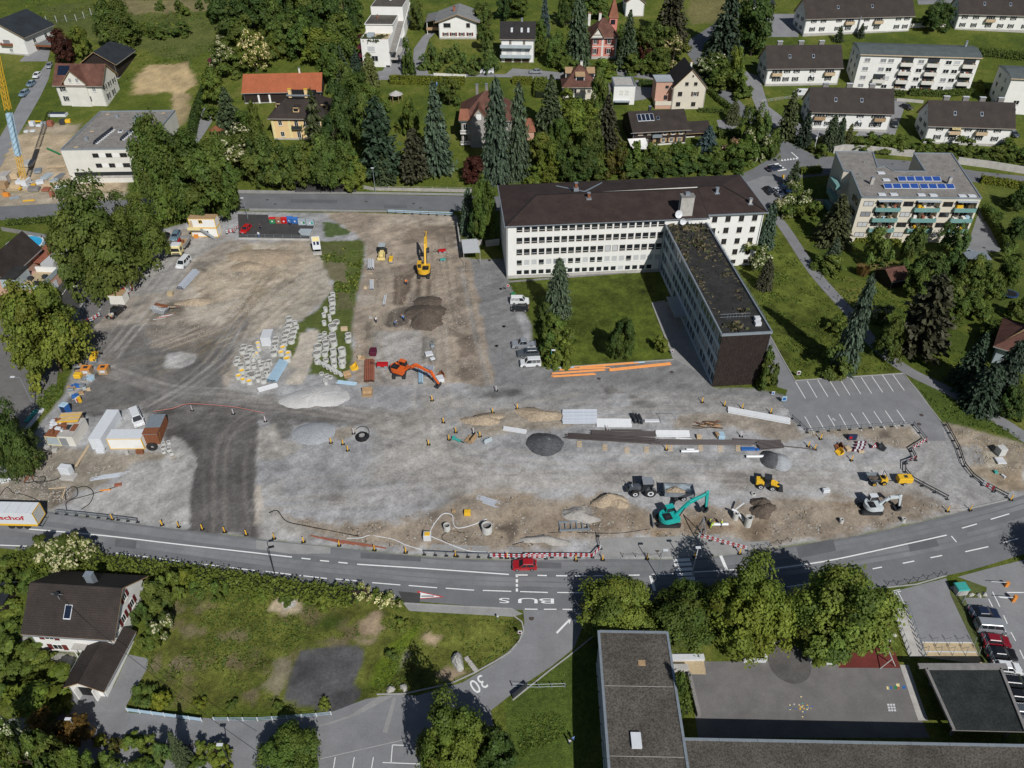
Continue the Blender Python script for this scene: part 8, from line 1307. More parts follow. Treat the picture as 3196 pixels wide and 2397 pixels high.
for i in range(26):p=at('C0',435+U(0,130),300+U(0,120),2.3);b=MB();s=U(.25,.5);b.box(-s,-s*.7,0,s,s*.7,s*.9,R.choice(['lwhite','pwhite','rust']));q=link('sack',bev(b,.1,2),None,p+ZV(-.02),U(0,3));tag(q,'white or rusty bundle heaped on the rack left of the tool container','sack','sacks heaped on the rack')
p=at('C0',600,330,1.2);t=thing('plank_stack','stack of yellow planks on the tool container roof','planks',p+ZV(1.25),.1)
for i in range(9):bx('plank',t,-1.5,-1.3+.3*i,0,2.4,-1.02+.3*i,.12+U(0,.05),'pwood' if i%3 else 'yellow')
bx('crate',t,-1.4,-1.2,-3.6,2.2,1.3,-.01,'wood')
p=at('C0',580,245);t=thing('portable_toilet','blue portable toilet with white roof','toilet',p,-.25);b=MB();b.box(-.6,-.6,0,.6,.6,2.1,'blue');b.box(-.62,-.5,.1,-.6,.5,2,'lightblue');b.bd('cabin',t);bx('roof',t,-.66,-.66,2.1,.66,.66,2.3,'lightblue',None,.12);bx('door',t,-.45,-.64,.1,.45,-.61,1.95,'navy')
cnt('white corrugated container with a green heart on its end','B0',(955,968),(1080,970),2.6,2.4,'ofwhite',None,1,'wood');o,w,z=cnt('white container with red stripes behind the heart container','B0',(1085,905),(1150,830),2.5,2.5,'red',None,1,'lwhite',False);bx('sign_panel',o,w*.2,-.03,.2,w*.8,-.01,2.2,'white');bx('mark',o,.3,-.04,.6,.55,-.02,.9,'green')
# skip and formwork heap
p=at('B0',1390,1040);t=thing('waste_skip','white and rust waste skip with planks sticking out','skip',p,-.3);b=MB();b.add([(-1.3,-.7,.1),(1.3,-.7,.1),(1.3,.7,.1),(-1.3,.7,.1),(-2,-.95,1.4),(2,-.95,1.4),(2,.95,1.4),(-2,.95,1.4)],[(0,3,2,1),(0,1,5,4),(1,2,6,5),(2,3,7,6),(3,0,4,7),(4,5,1,0),(5,6,2,1),(6,7,3,2),(7,4,0,3)],'lwhite');b.bd('tub',t);bx('lid',t,-1.9,.6,1.35,1.6,1.4,1.5,'rust')
for i in range(6):bm_('plank',t,(-.8+.2*i,.5,1.2),(2.6+.3*i,1.2+.15*i,1.3),.2,.05,R.choice(['brownred','rust','pwood']))
for i in range(6):p=at('B0',1370+18*i,1095-7*i);b=MB();b.beam((-1.2,-.3,.05+.02*i),(1.4,.5,.1+.02*i),.12,.06,R.choice(['pwhite','brownred','pink']));q=b.bd('rod',None,p);tag(q,'pale or rusty rod lying below the waste skip','rod','rods below the waste skip')
# packaged goods by the hedge, bins, billboard, shelter
def junk(label,group,t,poly,n,ms,s0,s1,name='pallet_goods',cat='goods'):
    for i in range(n):
        a=R.random();k=R.randrange(len(poly));u,v=poly[k],poly[(k+1)%len(poly)];x=u[0]+(v[0]-u[0])*a+U(-18,18);y=u[1]+(v[1]-u[1])*a+U(-14,14);p=at(t,x,y);o=thing(name,label,cat,p,U(-.5,.5),group);b=MB();L_=U(s0,s1);w=L_*U(.5,1);h=U(.3,.9)*s1*.7;b.box(-L_/2,-w/2,.12,L_/2,w/2,.12+h,R.choice(ms));link('load',bev(b,.05,1),o);q=MB();[q.box(-L_/2,y_-.06,0,L_/2,y_+.06,.12,'pwood') for y_ in (-w/2+.07,0,w/2-.07)];q.bd('pallet',o)
junk('wrapped white building goods on a pallet beside the hedge','wrapped goods beside the hedge','B0',P_(1170,590,1230,560,1240,640,1190,700),11,['lwhite','pwhite','metal','lightblue'],.8,1.6);junk('mixed pallet of site goods below the big left tree','site goods below the big left tree','B0',P_(660,1560,720,1500,760,1560,800,1620,700,1640),15,['bluegrey','dmetal','pwood','lightblue','wood','galv'],.7,1.5);junk('mixed pallet of site tools along the west verge','site tools along the west verge','C0',P_(600,50,700,20,760,60,640,110),13,['pwood','blue','galv','bluegrey','wood','yellow'],.6,1.3);junk('small goods beside the yellow excavator bucket','goods near the orange excavator','B1',P_(900,1440,930,1460),3,['pwood','wood'],.7,1.1)
for x,y in ((758,1560),(905,1555)):p=at('B0',x,y);t=thing('equipment_box','orange wooden equipment box below the big left tree','box',p,.05,'orange equipment boxes');bx('box',t,-.9,-.8,0,.9,.8,1.35,'wood');b=MB();b.box(-.95,-.85,1.35,.95,.85,1.45,'orange');b.box(-.4,-.3,1.45,.4,.3,1.6,'dmetal');b.bd('lid',t);bx('panel',t,-.5,-.83,.5,.5,-.81,1.1,'pwhite')
p=at('B0',680,1600);t=thing('tank','yellow tank between the site goods below the big left tree','tank',p);b=MB();b.box(-.7,-.6,.1,.7,.6,1.1,'yellow');link('body',bev(b,.2,3),t)
p=at('C0',680,150);t=thing('barrier_stack','red white warning board with a yellow lamp by the portable toilet','warning board',p,-.4);b=MB();b.box(-.1,-.5,.2,.1,.5,1.2,'lwhite');b.box(-.12,-.4,.3,.12,-.1,1,'red');b.bd('board',t);bx('lamp_box',t,.2,-.2,0,.6,.3,1.3,'yellow')
for x,y,m,lab in ((145,262,'green','dark green bottle container with red lid'),(200,262,'brownred','maroon bottle container'),(245,262,'red','bright red bottle container'),(290,255,'blue','blue bottle container with figure print'),(340,262,'blue','plain blue bottle container beside the grey ones'),(400,275,'galv','grey recycling container, left of two'),(470,278,'galv','grey recycling container, right of two')):
    p=at('B1',x,y);s=1.1 if m!='galv' else 1.4;t=thing('recycling_container',lab+' at the collection point','recycling container',p,0);b=MB();b.box(-s*.72,-.65,0,s*.72,.65,1.35,{'green':'green','galv':'bluegrey'}.get(m,m));link('body',bev(b,.06,2),t);b.add([(-s*.74,-.68,1.35),(s*.74,-.68,1.35),(s*.74,.68,1.35),(-s*.74,.68,1.35),(-s*.74,-.1,1.75),(s*.74,-.1,1.75)],[(0,1,5,4),(2,3,4,5),(1,2,5),(3,0,4)],'red' if m=='green' else m);b.bd('lid',t);bx('label',t,-.2,-.67,.5,.2,-.655,.9,'lwhite')
    if m=='galv':bx('panel',t,.3,-.67,.4,.8,-.655,1.1,'green' if x<430 else 'teal')
p=at('B1',435,365);t=thing('skip','blue grey metal skip on the dark collection yard','skip',p,-.1);b=MB();b.add([(-1.2,-.8,.1),(1.2,-.8,.1),(1.2,.8,.1),(-1.2,.8,.1),(-1.8,-.9,1.2),(1.6,-.9,1.3),(1.6,.9,1.3),(-1.8,.9,1.2)],[(0,3,2,1),(0,1,5,4),(1,2,6,5),(2,3,7,6),(3,0,4,7),(4,5,6,7)],'bluegrey');b.bd('tub',t)
sh_('collection_yard',W2('B1',P_(-160,190,100,195,110,240,510,280,465,412,-150,402)),'asphalt_dark',.03);b=MB();P=W2('B1',P_(515,275,462,415,-150,405))
for a,c in zip(P,P[1:]):b.beam(a+ZV(.2),c+ZV(.2),.2,.5,'conc')
tag(b.bd('low_wall'),'low concrete wall round the collection yard','wall')
t=thing('mesh_fence','low wire fence in front of the collection yard','fence',P[2]);
for i in range(9):q=P[2].lerp(P[1],i/8);br('post',t,q-P[2],q-P[2]+ZV(1.5),.04,'galv',5)
for z in (.6,1.0,1.45):br('wire',t,ZV(z),P[1]-P[2]+ZV(z),.02,'galv',4)
p=at('B1',530,530);t=thing('billboard','leaning site board with yellow photo panel on grey frame','billboard',p,.12);b=MB();b.add([(-1.0,0,1.2),(1.0,0,1.2),(1.0,.5,4.6),(-1.0,.5,4.6),(-1.0,.1,1.2),(1.0,.1,1.2),(1.0,.6,4.6),(-1.0,.6,4.6)],[(0,1,2,3),(7,6,5,4),(0,3,7,4),(1,5,6,2),(3,2,6,7)],'lwhite');b.bd('board',t);b.add([(-.85,.3,3.4),(.85,.3,3.4),(.85,.47,4.5),(-.85,.47,4.5)],[(0,1,2,3)],'paleyellow');b.add([(-.7,.16,2.4),(-.2,.16,2.4),(-.2,.3,3.3),(-.7,.3,3.3)],[(0,1,2,3)],'navy');b.add([(.1,.16,2.4),(.7,.16,2.4),(.7,.3,3.3),(.1,.3,3.3)],[(0,1,2,3)],'navy');b.bd('picture',t);b.bar((-.8,.3,-.1),(-.8,.3,3),.06,'galv');b.bar((.8,.3,-.1),(.8,.3,3),.06,'galv');b.box(-1.1,-.8,0,1.1,.3,.5,'conc');b.bd('stand',t)
P=[at('B1',*q,3) for q in [(1785,530),(1935,523),(1905,402),(1768,410)]];t=thing('carport','open shelter with white corrugated roof beside the office gable','shelter',(0,0,0));z=P[0].z
for i in range(16):
    f=lambda k:(P[0].lerp(P[1],k),P[3].lerp(P[2],k));a,d=f(i/16);b_,e=f((i+1)/16);m_,n_=f((i+.5)/16);b=MB();up_v=ZV(.12);b.add([a,m_+up_v,n_+up_v,d,b_,e],[(0,1,2,3),(1,4,5,2),(3,2,1,0),(2,5,4,1)],'pwhite');b.bd('roof_sheet',t)
for q in P:b=MB();c_=sum(P,Vector())/4;qq=q+(c_-q)*.06;b.bar((qq.x,qq.y,zt(qq.y)-.2),(qq.x,qq.y,z),.07,'conc',6);b.bd('post',t)
b=MB();a=at('B1',1735,300);c_=at('B1',1760,480);b.beam(a+ZV(.7),c_+ZV(.7),.25,1.8,'conc');d=at('B1',1950,455);b.beam(c_+ZV(.7),d+ZV(.7),.25,1.8,'conc');tag(b.bd('garden_wall'),'concrete wall left of the corrugated shelter','wall')
b=MB();a=at('M',35,640);c_=at('M',130,630);b.beam(a+ZV(.8),c_+ZV(.8),.3,2.0,'conc');tag(b.bd('garden_wall'),'pale concrete wall left of the office gable','wall')
# crane
p=at('A0',215,1600);t=thing('tower_crane','blue and yellow tower crane cut by the left edge','crane',p,0);zb=0
for s0,s1,m in ((0,9,'exc_yellow'),(9,22,'lightblue'),(22,46,'exc_yellow')):
    for i in range(int((s1-s0)/1.5)):
        z0=s0+1.5*i;lean=lambda z:.18*z;b=MB();
        for x in (-.6,.6):
            for y in (-.6,.6):b.bar((x+lean(z0),y,z0),(x+lean(z0+1.5),y,z0+1.5),.08,m,5)
        for y in (-.6,.6):b.bar((-.6+lean(z0),y,z0),(.6+lean(z0+1.5),y,z0+1.5),.05,m,4);b.bar((.6+lean(z0),y,z0),(-.6+lean(z0+1.5),y,z0+1.5),.05,m,4)
        for x in (-.6,.6):b.bar((x+lean(z0),-.6,z0),(x+lean(z0+1.5),.6,z0+1.5),.05,m,4)
        if m=='lightblue':b.box(-.45+lean(z0),-.45,z0,.45+lean(z0+1),.45,z0+1.5,m)
        b.bd('mast_section',t)
b=MB();b.box(-2,-2,-.3,2,2,.5,'conc');b.box(-1.5,-1.5,.5,1.5,1.5,1.9,'lwhite');b.box(-3.2,-.3,.1,3.2,.3,.5,'exc_yellow');b.box(-.3,-3.2,.1,.3,3.2,.5,'exc_yellow');b.bd('base',t)
# second building site at the crane
def goods(label,group,t_,items,name,cat):
    for x,y,w,d,h,m,rz in items:p=at(t_,x,y);b=MB();b.box(-w/2,-d/2,0,w/2,d/2,h,m);o=link(name,bev(b,.04,1),None,p,rz);tag(o,label,cat,group)
goods('stack of formwork or material on the plot beside the crane','material stacks beside the crane','A0',[(250,1420,3,4,.8,'conc',.1),(330,1480,2,3,.6,'galv',.3),(410,1530,2,3.5,.7,'bluegrey',-.2),(480,1560,1.6,3.6,.6,'bluegrey',-.2),(520,1530,1.5,3.5,.6,'metal',-.2),(430,1600,3,2,.7,'pwood',0),(520,1620,3,2,.4,'lwhite',0),(350,1580,2,2,.8,'lwhite',.4),(60,1560,2.4,4,2.2,'conc',.1),(140,1530,2,3,1.6,'pwood',.2),(40,1620,2,2,1.8,'wood',0),(300,1640,3,2,.9,'conc_dark',0),(400,1640,2,2,.5,'brownred',0),(150,1620,3,2,1.2,'pwood',0)],'material_stack','stack');
t=thing('plank_stack','fan of pale planks on the plot left of the cubic block','planks',at('A0',490,1440))
for i in range(8):bm_('plank',t,(-2.5,-.9+.26*i,.1),(2.6,-.5+.3*i,.14),.22,.08,'pwood')
goods('barrel or container in the yard behind the crane','barrels behind the crane','A0',[(285,1085,1.4,1.4,1.4,'lwhite',0),(340,1090,1.5,1.2,.6,'lwhite',0),(440,1085,1.6,1.6,1.6,'brownred',0),(545,1065,1.6,2.2,1.2,'dmetal',.2),(590,1055,1.6,1.4,.9,'yellow',.2),(230,1140,1.2,1.2,.5,'lwhite',0),(285,1135,1.4,1.2,.4,'lwhite',0),(380,1070,1.6,1,.7,'bluegrey',0),(300,1050,4,.6,.3,'yellow',0)],'barrel','barrel')
b=MB();a=at('A0',410,1290);c_=at('A0',520,1340);b.beam(a+ZV(.4),c_+ZV(.4),.5,.3,'green');tag(b.bd('steel_beam'),'green steel beam leaning at the cubic block','beam')
p=at('A0',580,1000);t=thing('greenhouse','low glass cold frame beside the cubic block','greenhouse',p,0);bx('frame',t,-5.5,-1,0,0,1,.9,'lwhite');bx('pane',t,-5.3,-.9,.9,-.2,.9,1.0,'glass')
goods('orange yellow machine or crate on the plot edge by the rear road','orange machines by the rear road','B0',[(60,35,1.6,1,1.1,'orange',0),(25,20,1.4,1,1.4,'wood',0),(455,35,1.2,1.2,1.4,'brownred',.3),(130,60,2.5,.4,.8,'galv',.5),(250,75,3,.5,.3,'exc_yellow',.2)],'site_machine','machine')
# equipment on the yard
def bucket(label,t,x,y,s,m,rz,grp=None):
    p=at(t,x,y);b=MB();pr=P_(.5,.9,.6,.2,.2,0,-.5,.05,-.6,.15,-.4,.2,.1,.15,.4,.3,.42,.9);b.side([(x_*s,z_*s) for x_,z_ in pr],-.6*s,.6*s,m)
    for y_ in (-.62,.6):b.side([(x_*s,z_*s) for x_,z_ in [(.5,.9),(.6,.2),(.2,0),(-.5,.05),(.2,.5)]],y_*s,(y_+.03)*s,m)
    o=b.bd('excavator_bucket',None,p,rz);tag(o,label,'bucket',grp)
bucket('brown excavator bucket left of the red machine','B1',845,1520,1.3,'yellow',.4);bucket('rust orange bucket on the grass edge','B1',790,1590,1.2,'wood',2);bucket('large orange bucket beside the pale slope','C1',960,90,1.6,'wood',1.6);bucket('brown bucket between delineators in the yard','C1',1850,480,1.5,'wood',-.5);bucket('open bucket with blue frame near the brown one','C1',1985,490,1.3,'bluegrey',-1);bucket('dark bucket beside the orange boom tip','B1',1590,1590,1.2,'rust',.5);bucket('rust bucket beside the barrier stacks','C3',610,1100,1.1,'rust',0);bucket('grey yellow bucket below the rust one','C3',615,1145,1,'yellow',.3);bucket('dark bucket right of the warning triangle','C3',985,1105,1.1,'dmetal',2.4)
p=at('C1',1745,490);b=MB();b.bar((-.9,.5,.3),(.4,-.3,.35),.28,'teal',8);b.bar((.4,-.3,.35),(1.1,-.7,.3),.1,'dmetal',6);b.box(-1.2,.3,.05,-.6,.9,.6,'teal');tag(b.bd('hydraulic_hammer',None,p),'turquoise hydraulic hammer lying in the yard','hammer')
def coil(label,t,x,y,r,m,th=.14,n=5,name='cable_coil',tilt=0):
    p=at(t,x,y);b=MB()
    for k in range(n):rr=r*(1-.07*k);pts=[(rr*cos(a)+U(-.05,.05)*r,rr*sin(a)+U(-.05,.05)*r,.1+.09*k) for a in [2*PI*i/20 for i in range(21)]];b.tube(pts,th,m,5)
    o=b.bd(name,None,p);tag(o,label,'coil');return o
coil('black cable coil heaped on the gravel yard','C1',915,455,1.2,'black',.16,6)
def hose(label,t,pts,r,m,name='hose',cat='hose',grp=None,z=.05):
    P=sml(W2(t,pts),6);b=MB();b.tube([gz(q.x,q.y,z) for q in P],r,m,5);tag(b.bd(name),label,cat,grp)
hose('black loop of cable standing off the coil','C1',P_(860,390,900,365,950,370,972,400,970,440),.07,'black');hose('white hose winding from the shaft to the road','C1',P_(1990,1160,1860,1215,1740,1240,1700,1200,1690,1130,1620,1115,1560,1170,1505,1260,1510,1310,1600,1350,1720,1400,1850,1440,2010,1450),.09,'pwhite');hose('dark hose loop beside the concrete ring','C1',P_(1770,1280,1680,1265,1610,1300,1610,1340,1660,1365),.06,'pipe_dark');hose('white hose along the trench edge','C1',P_(780,1328,900,1325,980,1305,1120,1325,1200,1345,1300,1390,1440,1430),.08,'pwhite');hose('black cable along the trench edge','C1',P_(110,1110,180,1090,260,1180,420,1220,650,1265,880,1310),.08,'black');hose('black cable along the trench edge in front of the teal excavator','C2',P_(0,1385,150,1340,330,1280,600,1280,900,1285,1100,1260,1190,1250),.07,'black');hose('black loop of cable in the gravel, left loop','C0',P_(570,1000,565,940,620,885,665,900,665,960,600,1000,570,1030,580,1090),.07,'black');hose('black loop of cable in the gravel, right loop','C0',P_(665,895,740,880,805,930,780,1020,700,1080),.07,'black');hose('black cable running to the orange offcut','C0',P_(600,1000,800,945,1000,885,1050,870),.07,'black');hose('black cables curling around the rusty props','C0',P_(210,850,290,840,270,790,330,800,390,800,370,850,300,840,450,830,545,790),.07,'black');hose('black cable in the rubble left of the props','C0',P_(0,960,60,890,120,940,200,950,330,1000),.06,'black');hose('pale cable loops by the teal excavator','C2',P_(1130,1290,1180,1250,1260,1280,1240,1310,1200,1290,1340,1262),.06,'wood')
for a,b_ in (((210,845),(325,615)),((235,830),(338,625)),((280,820),(320,640))):A=at('C0',*a);B=at('C0',*b_);b=MB();b.beam(A+ZV(.1),B+ZV(.35),.16,.16,'rust');tag(b.bd('steel_prop'),'rusty steel prop lying in the cable yard','prop','rusty steel props')
goods('white or grey cabinet standing in the cable yard','cabinets in the cable yard','C0',[(585,770,2.0,1.2,1.9,'lwhite',-.15),(600,805,2.6,1.7,.5,'conc',-.1),(55,830,1.6,1,1.8,'lwhite',.5),(412,570,1,.9,.9,'conc',0),(478,580,.9,.7,.6,'conc',0),(875,585,1.5,.7,.8,'lwhite',0),(1100,605,.6,.4,.8,'conc',.3)],'cabinet','cabinet');goods('small yellow sign board or box in the dirt','yellow boxes in the dirt','C0',[(225,765,.8,.5,.9,'paleyellow',0)],'box','box');goods('rust frame beside the yellow edged container','rust frames','C0',[(1212,595,1.3,.5,.9,'rust',0),(1020,870,1.2,.7,.3,'brownred',.2)],'rust_rack','frame');goods('plank lying in the cable yard','planks in the cable yard','C0',[(495,895,3,.25,.1,'pwood',.1),(550,940,.25,2.4,.1,'pwood',.2),(745,560,.5,9,.08,'pwood',0)],'plank','plank')
goods('yellow or wooden box at the edge of the dig','boxes at the edge of the dig','C1',[(1822,1120,1.1,.9,.8,'yellow',0),(1705,1098,.7,.5,.4,'wood',0),(1478,1330,1.3,1.2,1.2,'pwhite',0),(1478,1330,.9,.8,1.3,'yellow',0)],'box','box');goods('white grey generator box alone in the yard','boxes in the east yard','C3',[(500,1480,1.2,.7,.7,'lwhite',.1),(805,1138,1,.5,.4,'pwood',0),(690,1115,.9,1.1,.5,'pwood',.2),(2000,1150,1.4,1.4,1.6,'ringcon',.2),(2005,1215,1.6,1.6,.3,'pwhite',0),(1965,1315,.6,.6,.4,'teal',0),(2030,1350,.4,.8,.4,'pwhite',.4)],'box','box');goods('maroon rounded drum in the trench field','maroon drum','B1',[(1012,1395,1.3,1.9,1.1,'plum',0)],'drum','drum');goods('wooden pallet rack on the grass strip','wooden racks','B1',[(760,1190,1.5,.8,.8,'pwood',.1),(985,705,1,.25,.15,'pwood',0),(995,755,1.1,.3,.15,'pwood',0),(940,830,.8,.7,.5,'pwood',.2)],'rack','rack');goods('big white wrapped block among the concrete rings','white block','B1',[(105,1290,2.2,3.4,2.2,'pwhite',.05)],'wrapped_block','block');goods('pale stone block on the dirt heap edge','stone block','B0',[(1475,890,1.2,1,1,'sand',0)],'stone_block','block');goods('white crate and rubble in the pit','pit rubble','B1',[(1490,1400,1.6,1.4,.4,'pwhite',.3),(1520,1330,.8,1.2,.5,'galv',.2),(1520,1440,1,.8,.3,'lwhite',.6)],'crate','crate');goods('white sheet bundle at the tip of the orange boom','white bundle','B1',[(1575,1625,2,1.6,.8,'lwhite',.3)],'bundle','bundle');goods('dark folded fence panels beside the low pipe stack','fence panels','C2',[(1045,305,.5,2.2,.9,'dmetal',.2),(1075,308,.4,2.2,.9,'dmetal',.25),(1100,312,.4,2.2,.9,'dmetal',.2)],'folded_panels','panels');goods('pale tarpaulin bundle right of the folded panels','tarpaulin','C2',[(1200,318,2.8,.7,.3,'pwhite',0)],'tarpaulin','tarpaulin');goods('blue tarpaulin heap by the steel pipes','blue tarpaulins','C2',[(1795,455,1.2,1.5,.8,'lightblue',0),(2030,560,2.6,.9,.25,'blue',0),(2120,562,1,.6,.2,'blue',.2)],'tarpaulin','tarpaulin');goods('wooden crate behind the dark pipes','wooden crates behind the pipes','C2',[(1605,460,.9,.9,.6,'pwood',0),(1765,450,.7,1,.8,'wood',.3)],'crate','crate')
# steel ladder frame, timber heap
p=at('C2',530,1228);t=thing('frame_rack','steel shoring frame lying in the dug strip','frame',p,.06)
for y in (-.9,.9):bx('rail',t,-2.6,y-.12,.1,2.6,y+.12,.4,'galv')
for i in range(6):bx('rung',t,-2.5+i*.95,-.8,.15,-2.3+i*.95,.8,.35,'galv')
for i in range(26):p=at('C2',1590+U(0,190),330+U(0,60));b=MB();a=U(-.5,.3);L_=U(1,2.6);b.bar((-L_/2*cos(a),-L_/2*sin(a),U(.05,.7)),(L_/2*cos(a),L_/2*sin(a),U(.05,.7)),.09,R.choice(['bark','wood','darkwood','rust']),5);tag(b.bd('log',None,p),'branch in the heap of cut wood','branch','heap of cut wood')
p=at('C2',1340,310);t=thing('frame_rack','empty grey rack of thin bars behind the dark panels','rack',p);
for a,c_ in (((-1.5,-.7,.05),(1.5,-.7,.05)),((-1.5,.7,.05),(1.5,.7,.05)),((-1.5,-.7,.05),(-1.5,.7,.05)),((1.5,-.7,.05),(1.5,.7,.05)),((-1.5,.7,.05),(-1.5,.7,1.3)),((1.5,.7,.05),(1.5,.7,1.3)),((-1.5,.7,1.3),(1.5,.7,1.3))):br('bar',t,a,c_,.04,'galv',5)
p=at('C2',1610,1330);t=thing('tripod','tall grey surveying tripod at the kerb barrier','tripod',p)
for a in (.3,2.4,4.5):b=MB();b.bar((cos(a)*1.2,sin(a)*1.2,0),(0,0,5.2),.09,'galv',6);b.bd('leg',t)
b=MB();b.lathe(P_(.5,0,.5,.25,0,.25),'conc',10);b.bd('base',t)
A=at('C2',1915,1110);B=at('C2',1998,1020,2.2);b=MB();b.bar(A+ZV(1),B,.16,'pwhite',8);tag(b.bd('leaning_pipe'),'white pipe leaning out of the concrete shaft','pipe');A=at('C2',1935,1095,1.5);B=at('C2',1990,1190);b.bar(A,B+ZV(.4),.2,'pwhite',8);b.bar(A,A+Vector((-.8,.3,.2)),.2,'pwhite',8);tag(b.bd('elbow_pipe'),'white bent drain pipe beside the shaft','pipe')
# barrier posts: yellow delineators on feet
def delin(t,x,y,col='yellow',white=False):
    o=thing('delineator','yellow delineator post on a dark foot, set out along the works' if col=='yellow' else 'red and white delineator post on a foot in the yard','delineator',at(t,x,y),U(-.4,.4),'yellow delineator posts' if col=='yellow' else 'red and white delineator posts')
    k='dl'+col
    if k not in _vm:
        f=MB();f.box(-.35,-.22,0,.35,.22,.12,'black');b=MB();b.box(-.09,-.03,.12,.09,.03,1.3,'yellow' if col=='yellow' else 'lwhite')
        s=MB()
        for i in range(3):s.add([(-.092,-.035,.3+.33*i),(.092,-.035,.4+.33*i),(.092,-.035,.47+.33*i),(-.092,-.035,.37+.33*i)],[(0,1,2,3)],'orange' if col=='yellow' else 'red')
        _vm[k]=(f.mesh('foot'),b.mesh('blade'),s.mesh('stripes'))
    link('foot',_vm[k][0],o);q=link('blade',_vm[k][1],o);link('stripes',_vm[k][2],q)
for x,y in Q_(2,972,1165,1400,1215,1543,1230,1748,1252,1940,1275,2127,1300):delin('C0',x,y)
for x,y in Q_(2,155,1330,408,1362,717,1392,1020,1430,1290,1452,1720,1482,2165,1498,645,505,748,518,790,572,1615,330,1722,415,1662,478,1487,520,1930,450,1517,140,2040,245):delin('C1',x,y)
for x,y in Q_(2,40,210,545,1520,777,1515,1160,1508,1570,1488,1958,1462,1635,155,1828,185,1980,210,1325,565):delin('C2',x,y)
for x,y in Q_(2,25,800,350,1090,405,1115,722,1210,455,1025,2097,1550,1745,1640,1550,1650):delin('C3',x,y)
for t_,x,y in Q_(3,'C1',80,320,'C1',840,425,'C1',1875,420,'C1',2070,55,'C2',815,395,'C0',1660,225,'C0',2015,255,'C0',1330,300,'C2',1970,450):delin(t_,x,y,'red')
hose('red white tape strung between the posts of the dark yard','C0',P_(1335,265,1500,240,1650,200,2010,225,2212,265,2290,280),.05,'pink','barrier_tape','tape',None,1.0)
# plank barriers: red and white boards on posts, and grey rails
def boards(label,t,pts,two=True,rail='rw',h=1.05,step=2.2):
    P=W2(t,pts);o=thing('barrier',label,'barrier',P[0]);L0=P[0]
    for p,q in zip(P,P[1:]):
        d=Vector((q.x-p.x,q.y-p.y,0));L_=d.length;n=max(1,round(L_/step));u=d.normalized()
        for i in range(n+1):
            if i==n and q is not P[-1]:continue
            s=p+u*(L_*i/n);b=MB();z=zt(s.y)-L0.z;b.bar((s.x-L0.x,s.y-L0.y,z),(s.x-L0.x,s.y-L0.y,z+h+.1),.045,'galv' if rail=='rw' else 'dmetal',5);b.box(s.x-L0.x-.3,s.y-L0.y-.18,z,s.x-L0.x+.3,s.y-L0.y+.18,z+.1,'dmetal');b.bd('post',o)
        for zz in ((.95,.45) if two else (.95,)):
            if rail=='rw':
                m=max(2,int(L_/.42))
                for c in range(2):
                    b=MB()
                    for i in range(c,m,2):
                        a=p+u*(L_*i/m);e=p+u*(L_*(i+1)/m);b.beam(Vector((a.x-L0.x,a.y-L0.y,zt(a.y)-L0.z+zz)),Vector((e.x-L0.x,e.y-L0.y,zt(e.y)-L0.z+zz)),.05,.24,'red' if c else 'lwhite')
                    b.bd('red_stripes' if c else 'board',o)
            else:
                for i in range(n):a=p+u*(L_*i/n);e=p+u*(L_*(i+1)/n);b=MB();b.beam(Vector((a.x-L0.x,a.y-L0.y,zt(a.y)-L0.z+zz)),Vector((e.x-L0.x,e.y-L0.y,zt(e.y)-L0.z+zz)),.05,.2,rail);b.bd('rail',o)
boards('long red and white barrier along the main road','C1',P_(2015,1495,2212,1500,2500,1505));boards('red and white barrier turning up at the pavement end','C2',P_(105,1492,690,1495,760,1420));boards('slanting red and white barrier right of the tripod','C2',P_(1600,1320,2020,1435));boards('red and white barrier by the black pickup','B0',P_(705,1135,795,1120,868,1070));boards('red and white barrier around the gravel bed at the site office','B0',P_(1955,360,2020,350,2065,310))
boards('grey rail barrier with yellow bands along the parking lot','C3',P_(205,850,340,970,800,935,1250,905,1360,1040),True,'metal');boards('red and white barrier below the parking lot corner','C3',P_(1230,1130,1362,1048));boards('dark rail barrier zigzag at the site exit','C3',P_(1235,1130,1275,1210,1180,1240,1180,1310,1240,1380,1330,1430,1545,1545),True,'dmetal');boards('short red and white barrier in the zigzag','C3',P_(1195,1235,1270,1205),True);boards('dark rail barrier curving along the east exit','C3',P_(1530,905,1640,1110,1690,1260,1760,1350,1850,1420,2060,1530),True,'dmetal');boards('red and white board at the end of the east barrier','C3',P_(1850,1425,1945,1480))
boards('pale blue guard rail at the rear road','B1',P_(1135,180,1700,205),True,'lightblue',.9);boards('dark hand rail at the pavement corner','C2',P_(745,1400,735,1310),True,'dmetal');boards('low grey rail fence along the main road on the west','C0',P_(490,1115,660,1130,850,1150,1020,1170,1190,1190),True,'metal',.9);boards('grey rail fence beside the deep excavation','C1',P_(1450,1470,1640,1480,1825,1490,2010,1492),False,'metal')
for k,(x,y) in enumerate(((800,1060),(795,1085),(785,1110),(770,1130))):p=at('C3',x,y);t=thing('barrier_stack','stacked red and white barrier boards in the east yard','barrier boards',p,.05,'stacked barrier boards');b=MB();[b.box(-1+.4*i,-.1,.1+.0*k,-1+.4*(i+1),.1,.5,'lwhite' if i%2 else 'plum') for i in range(5)];b.bd('board',t)
p=at('C3',915,1110);t=thing('warning_sign','red bordered warning triangle standing in the east yard','sign',p,.2);b=MB();b.add([(-.65,0,.3),(.65,0,.3),(0,.15,1.5)],[(0,1,2),(2,1,0)],'red');b.bd('border',t);b.add([(-.38,-.01,.45),(.38,-.01,.45),(0,.1,1.15)],[(0,1,2)],'lwhite');b.bd('face',t);bx('symbol',t,-.05,-.03,.5,.05,.0,.85,'black');p=at('C3',725,1030);b.box(-.8,-.1,0,.8,.3,1.2,'navy');b.box(-.6,-.13,.3,-.1,-.1,.9,'red');tag(b.bd('sign_board',None,p),'dark blue sign board lying at the barrier stacks','sign')
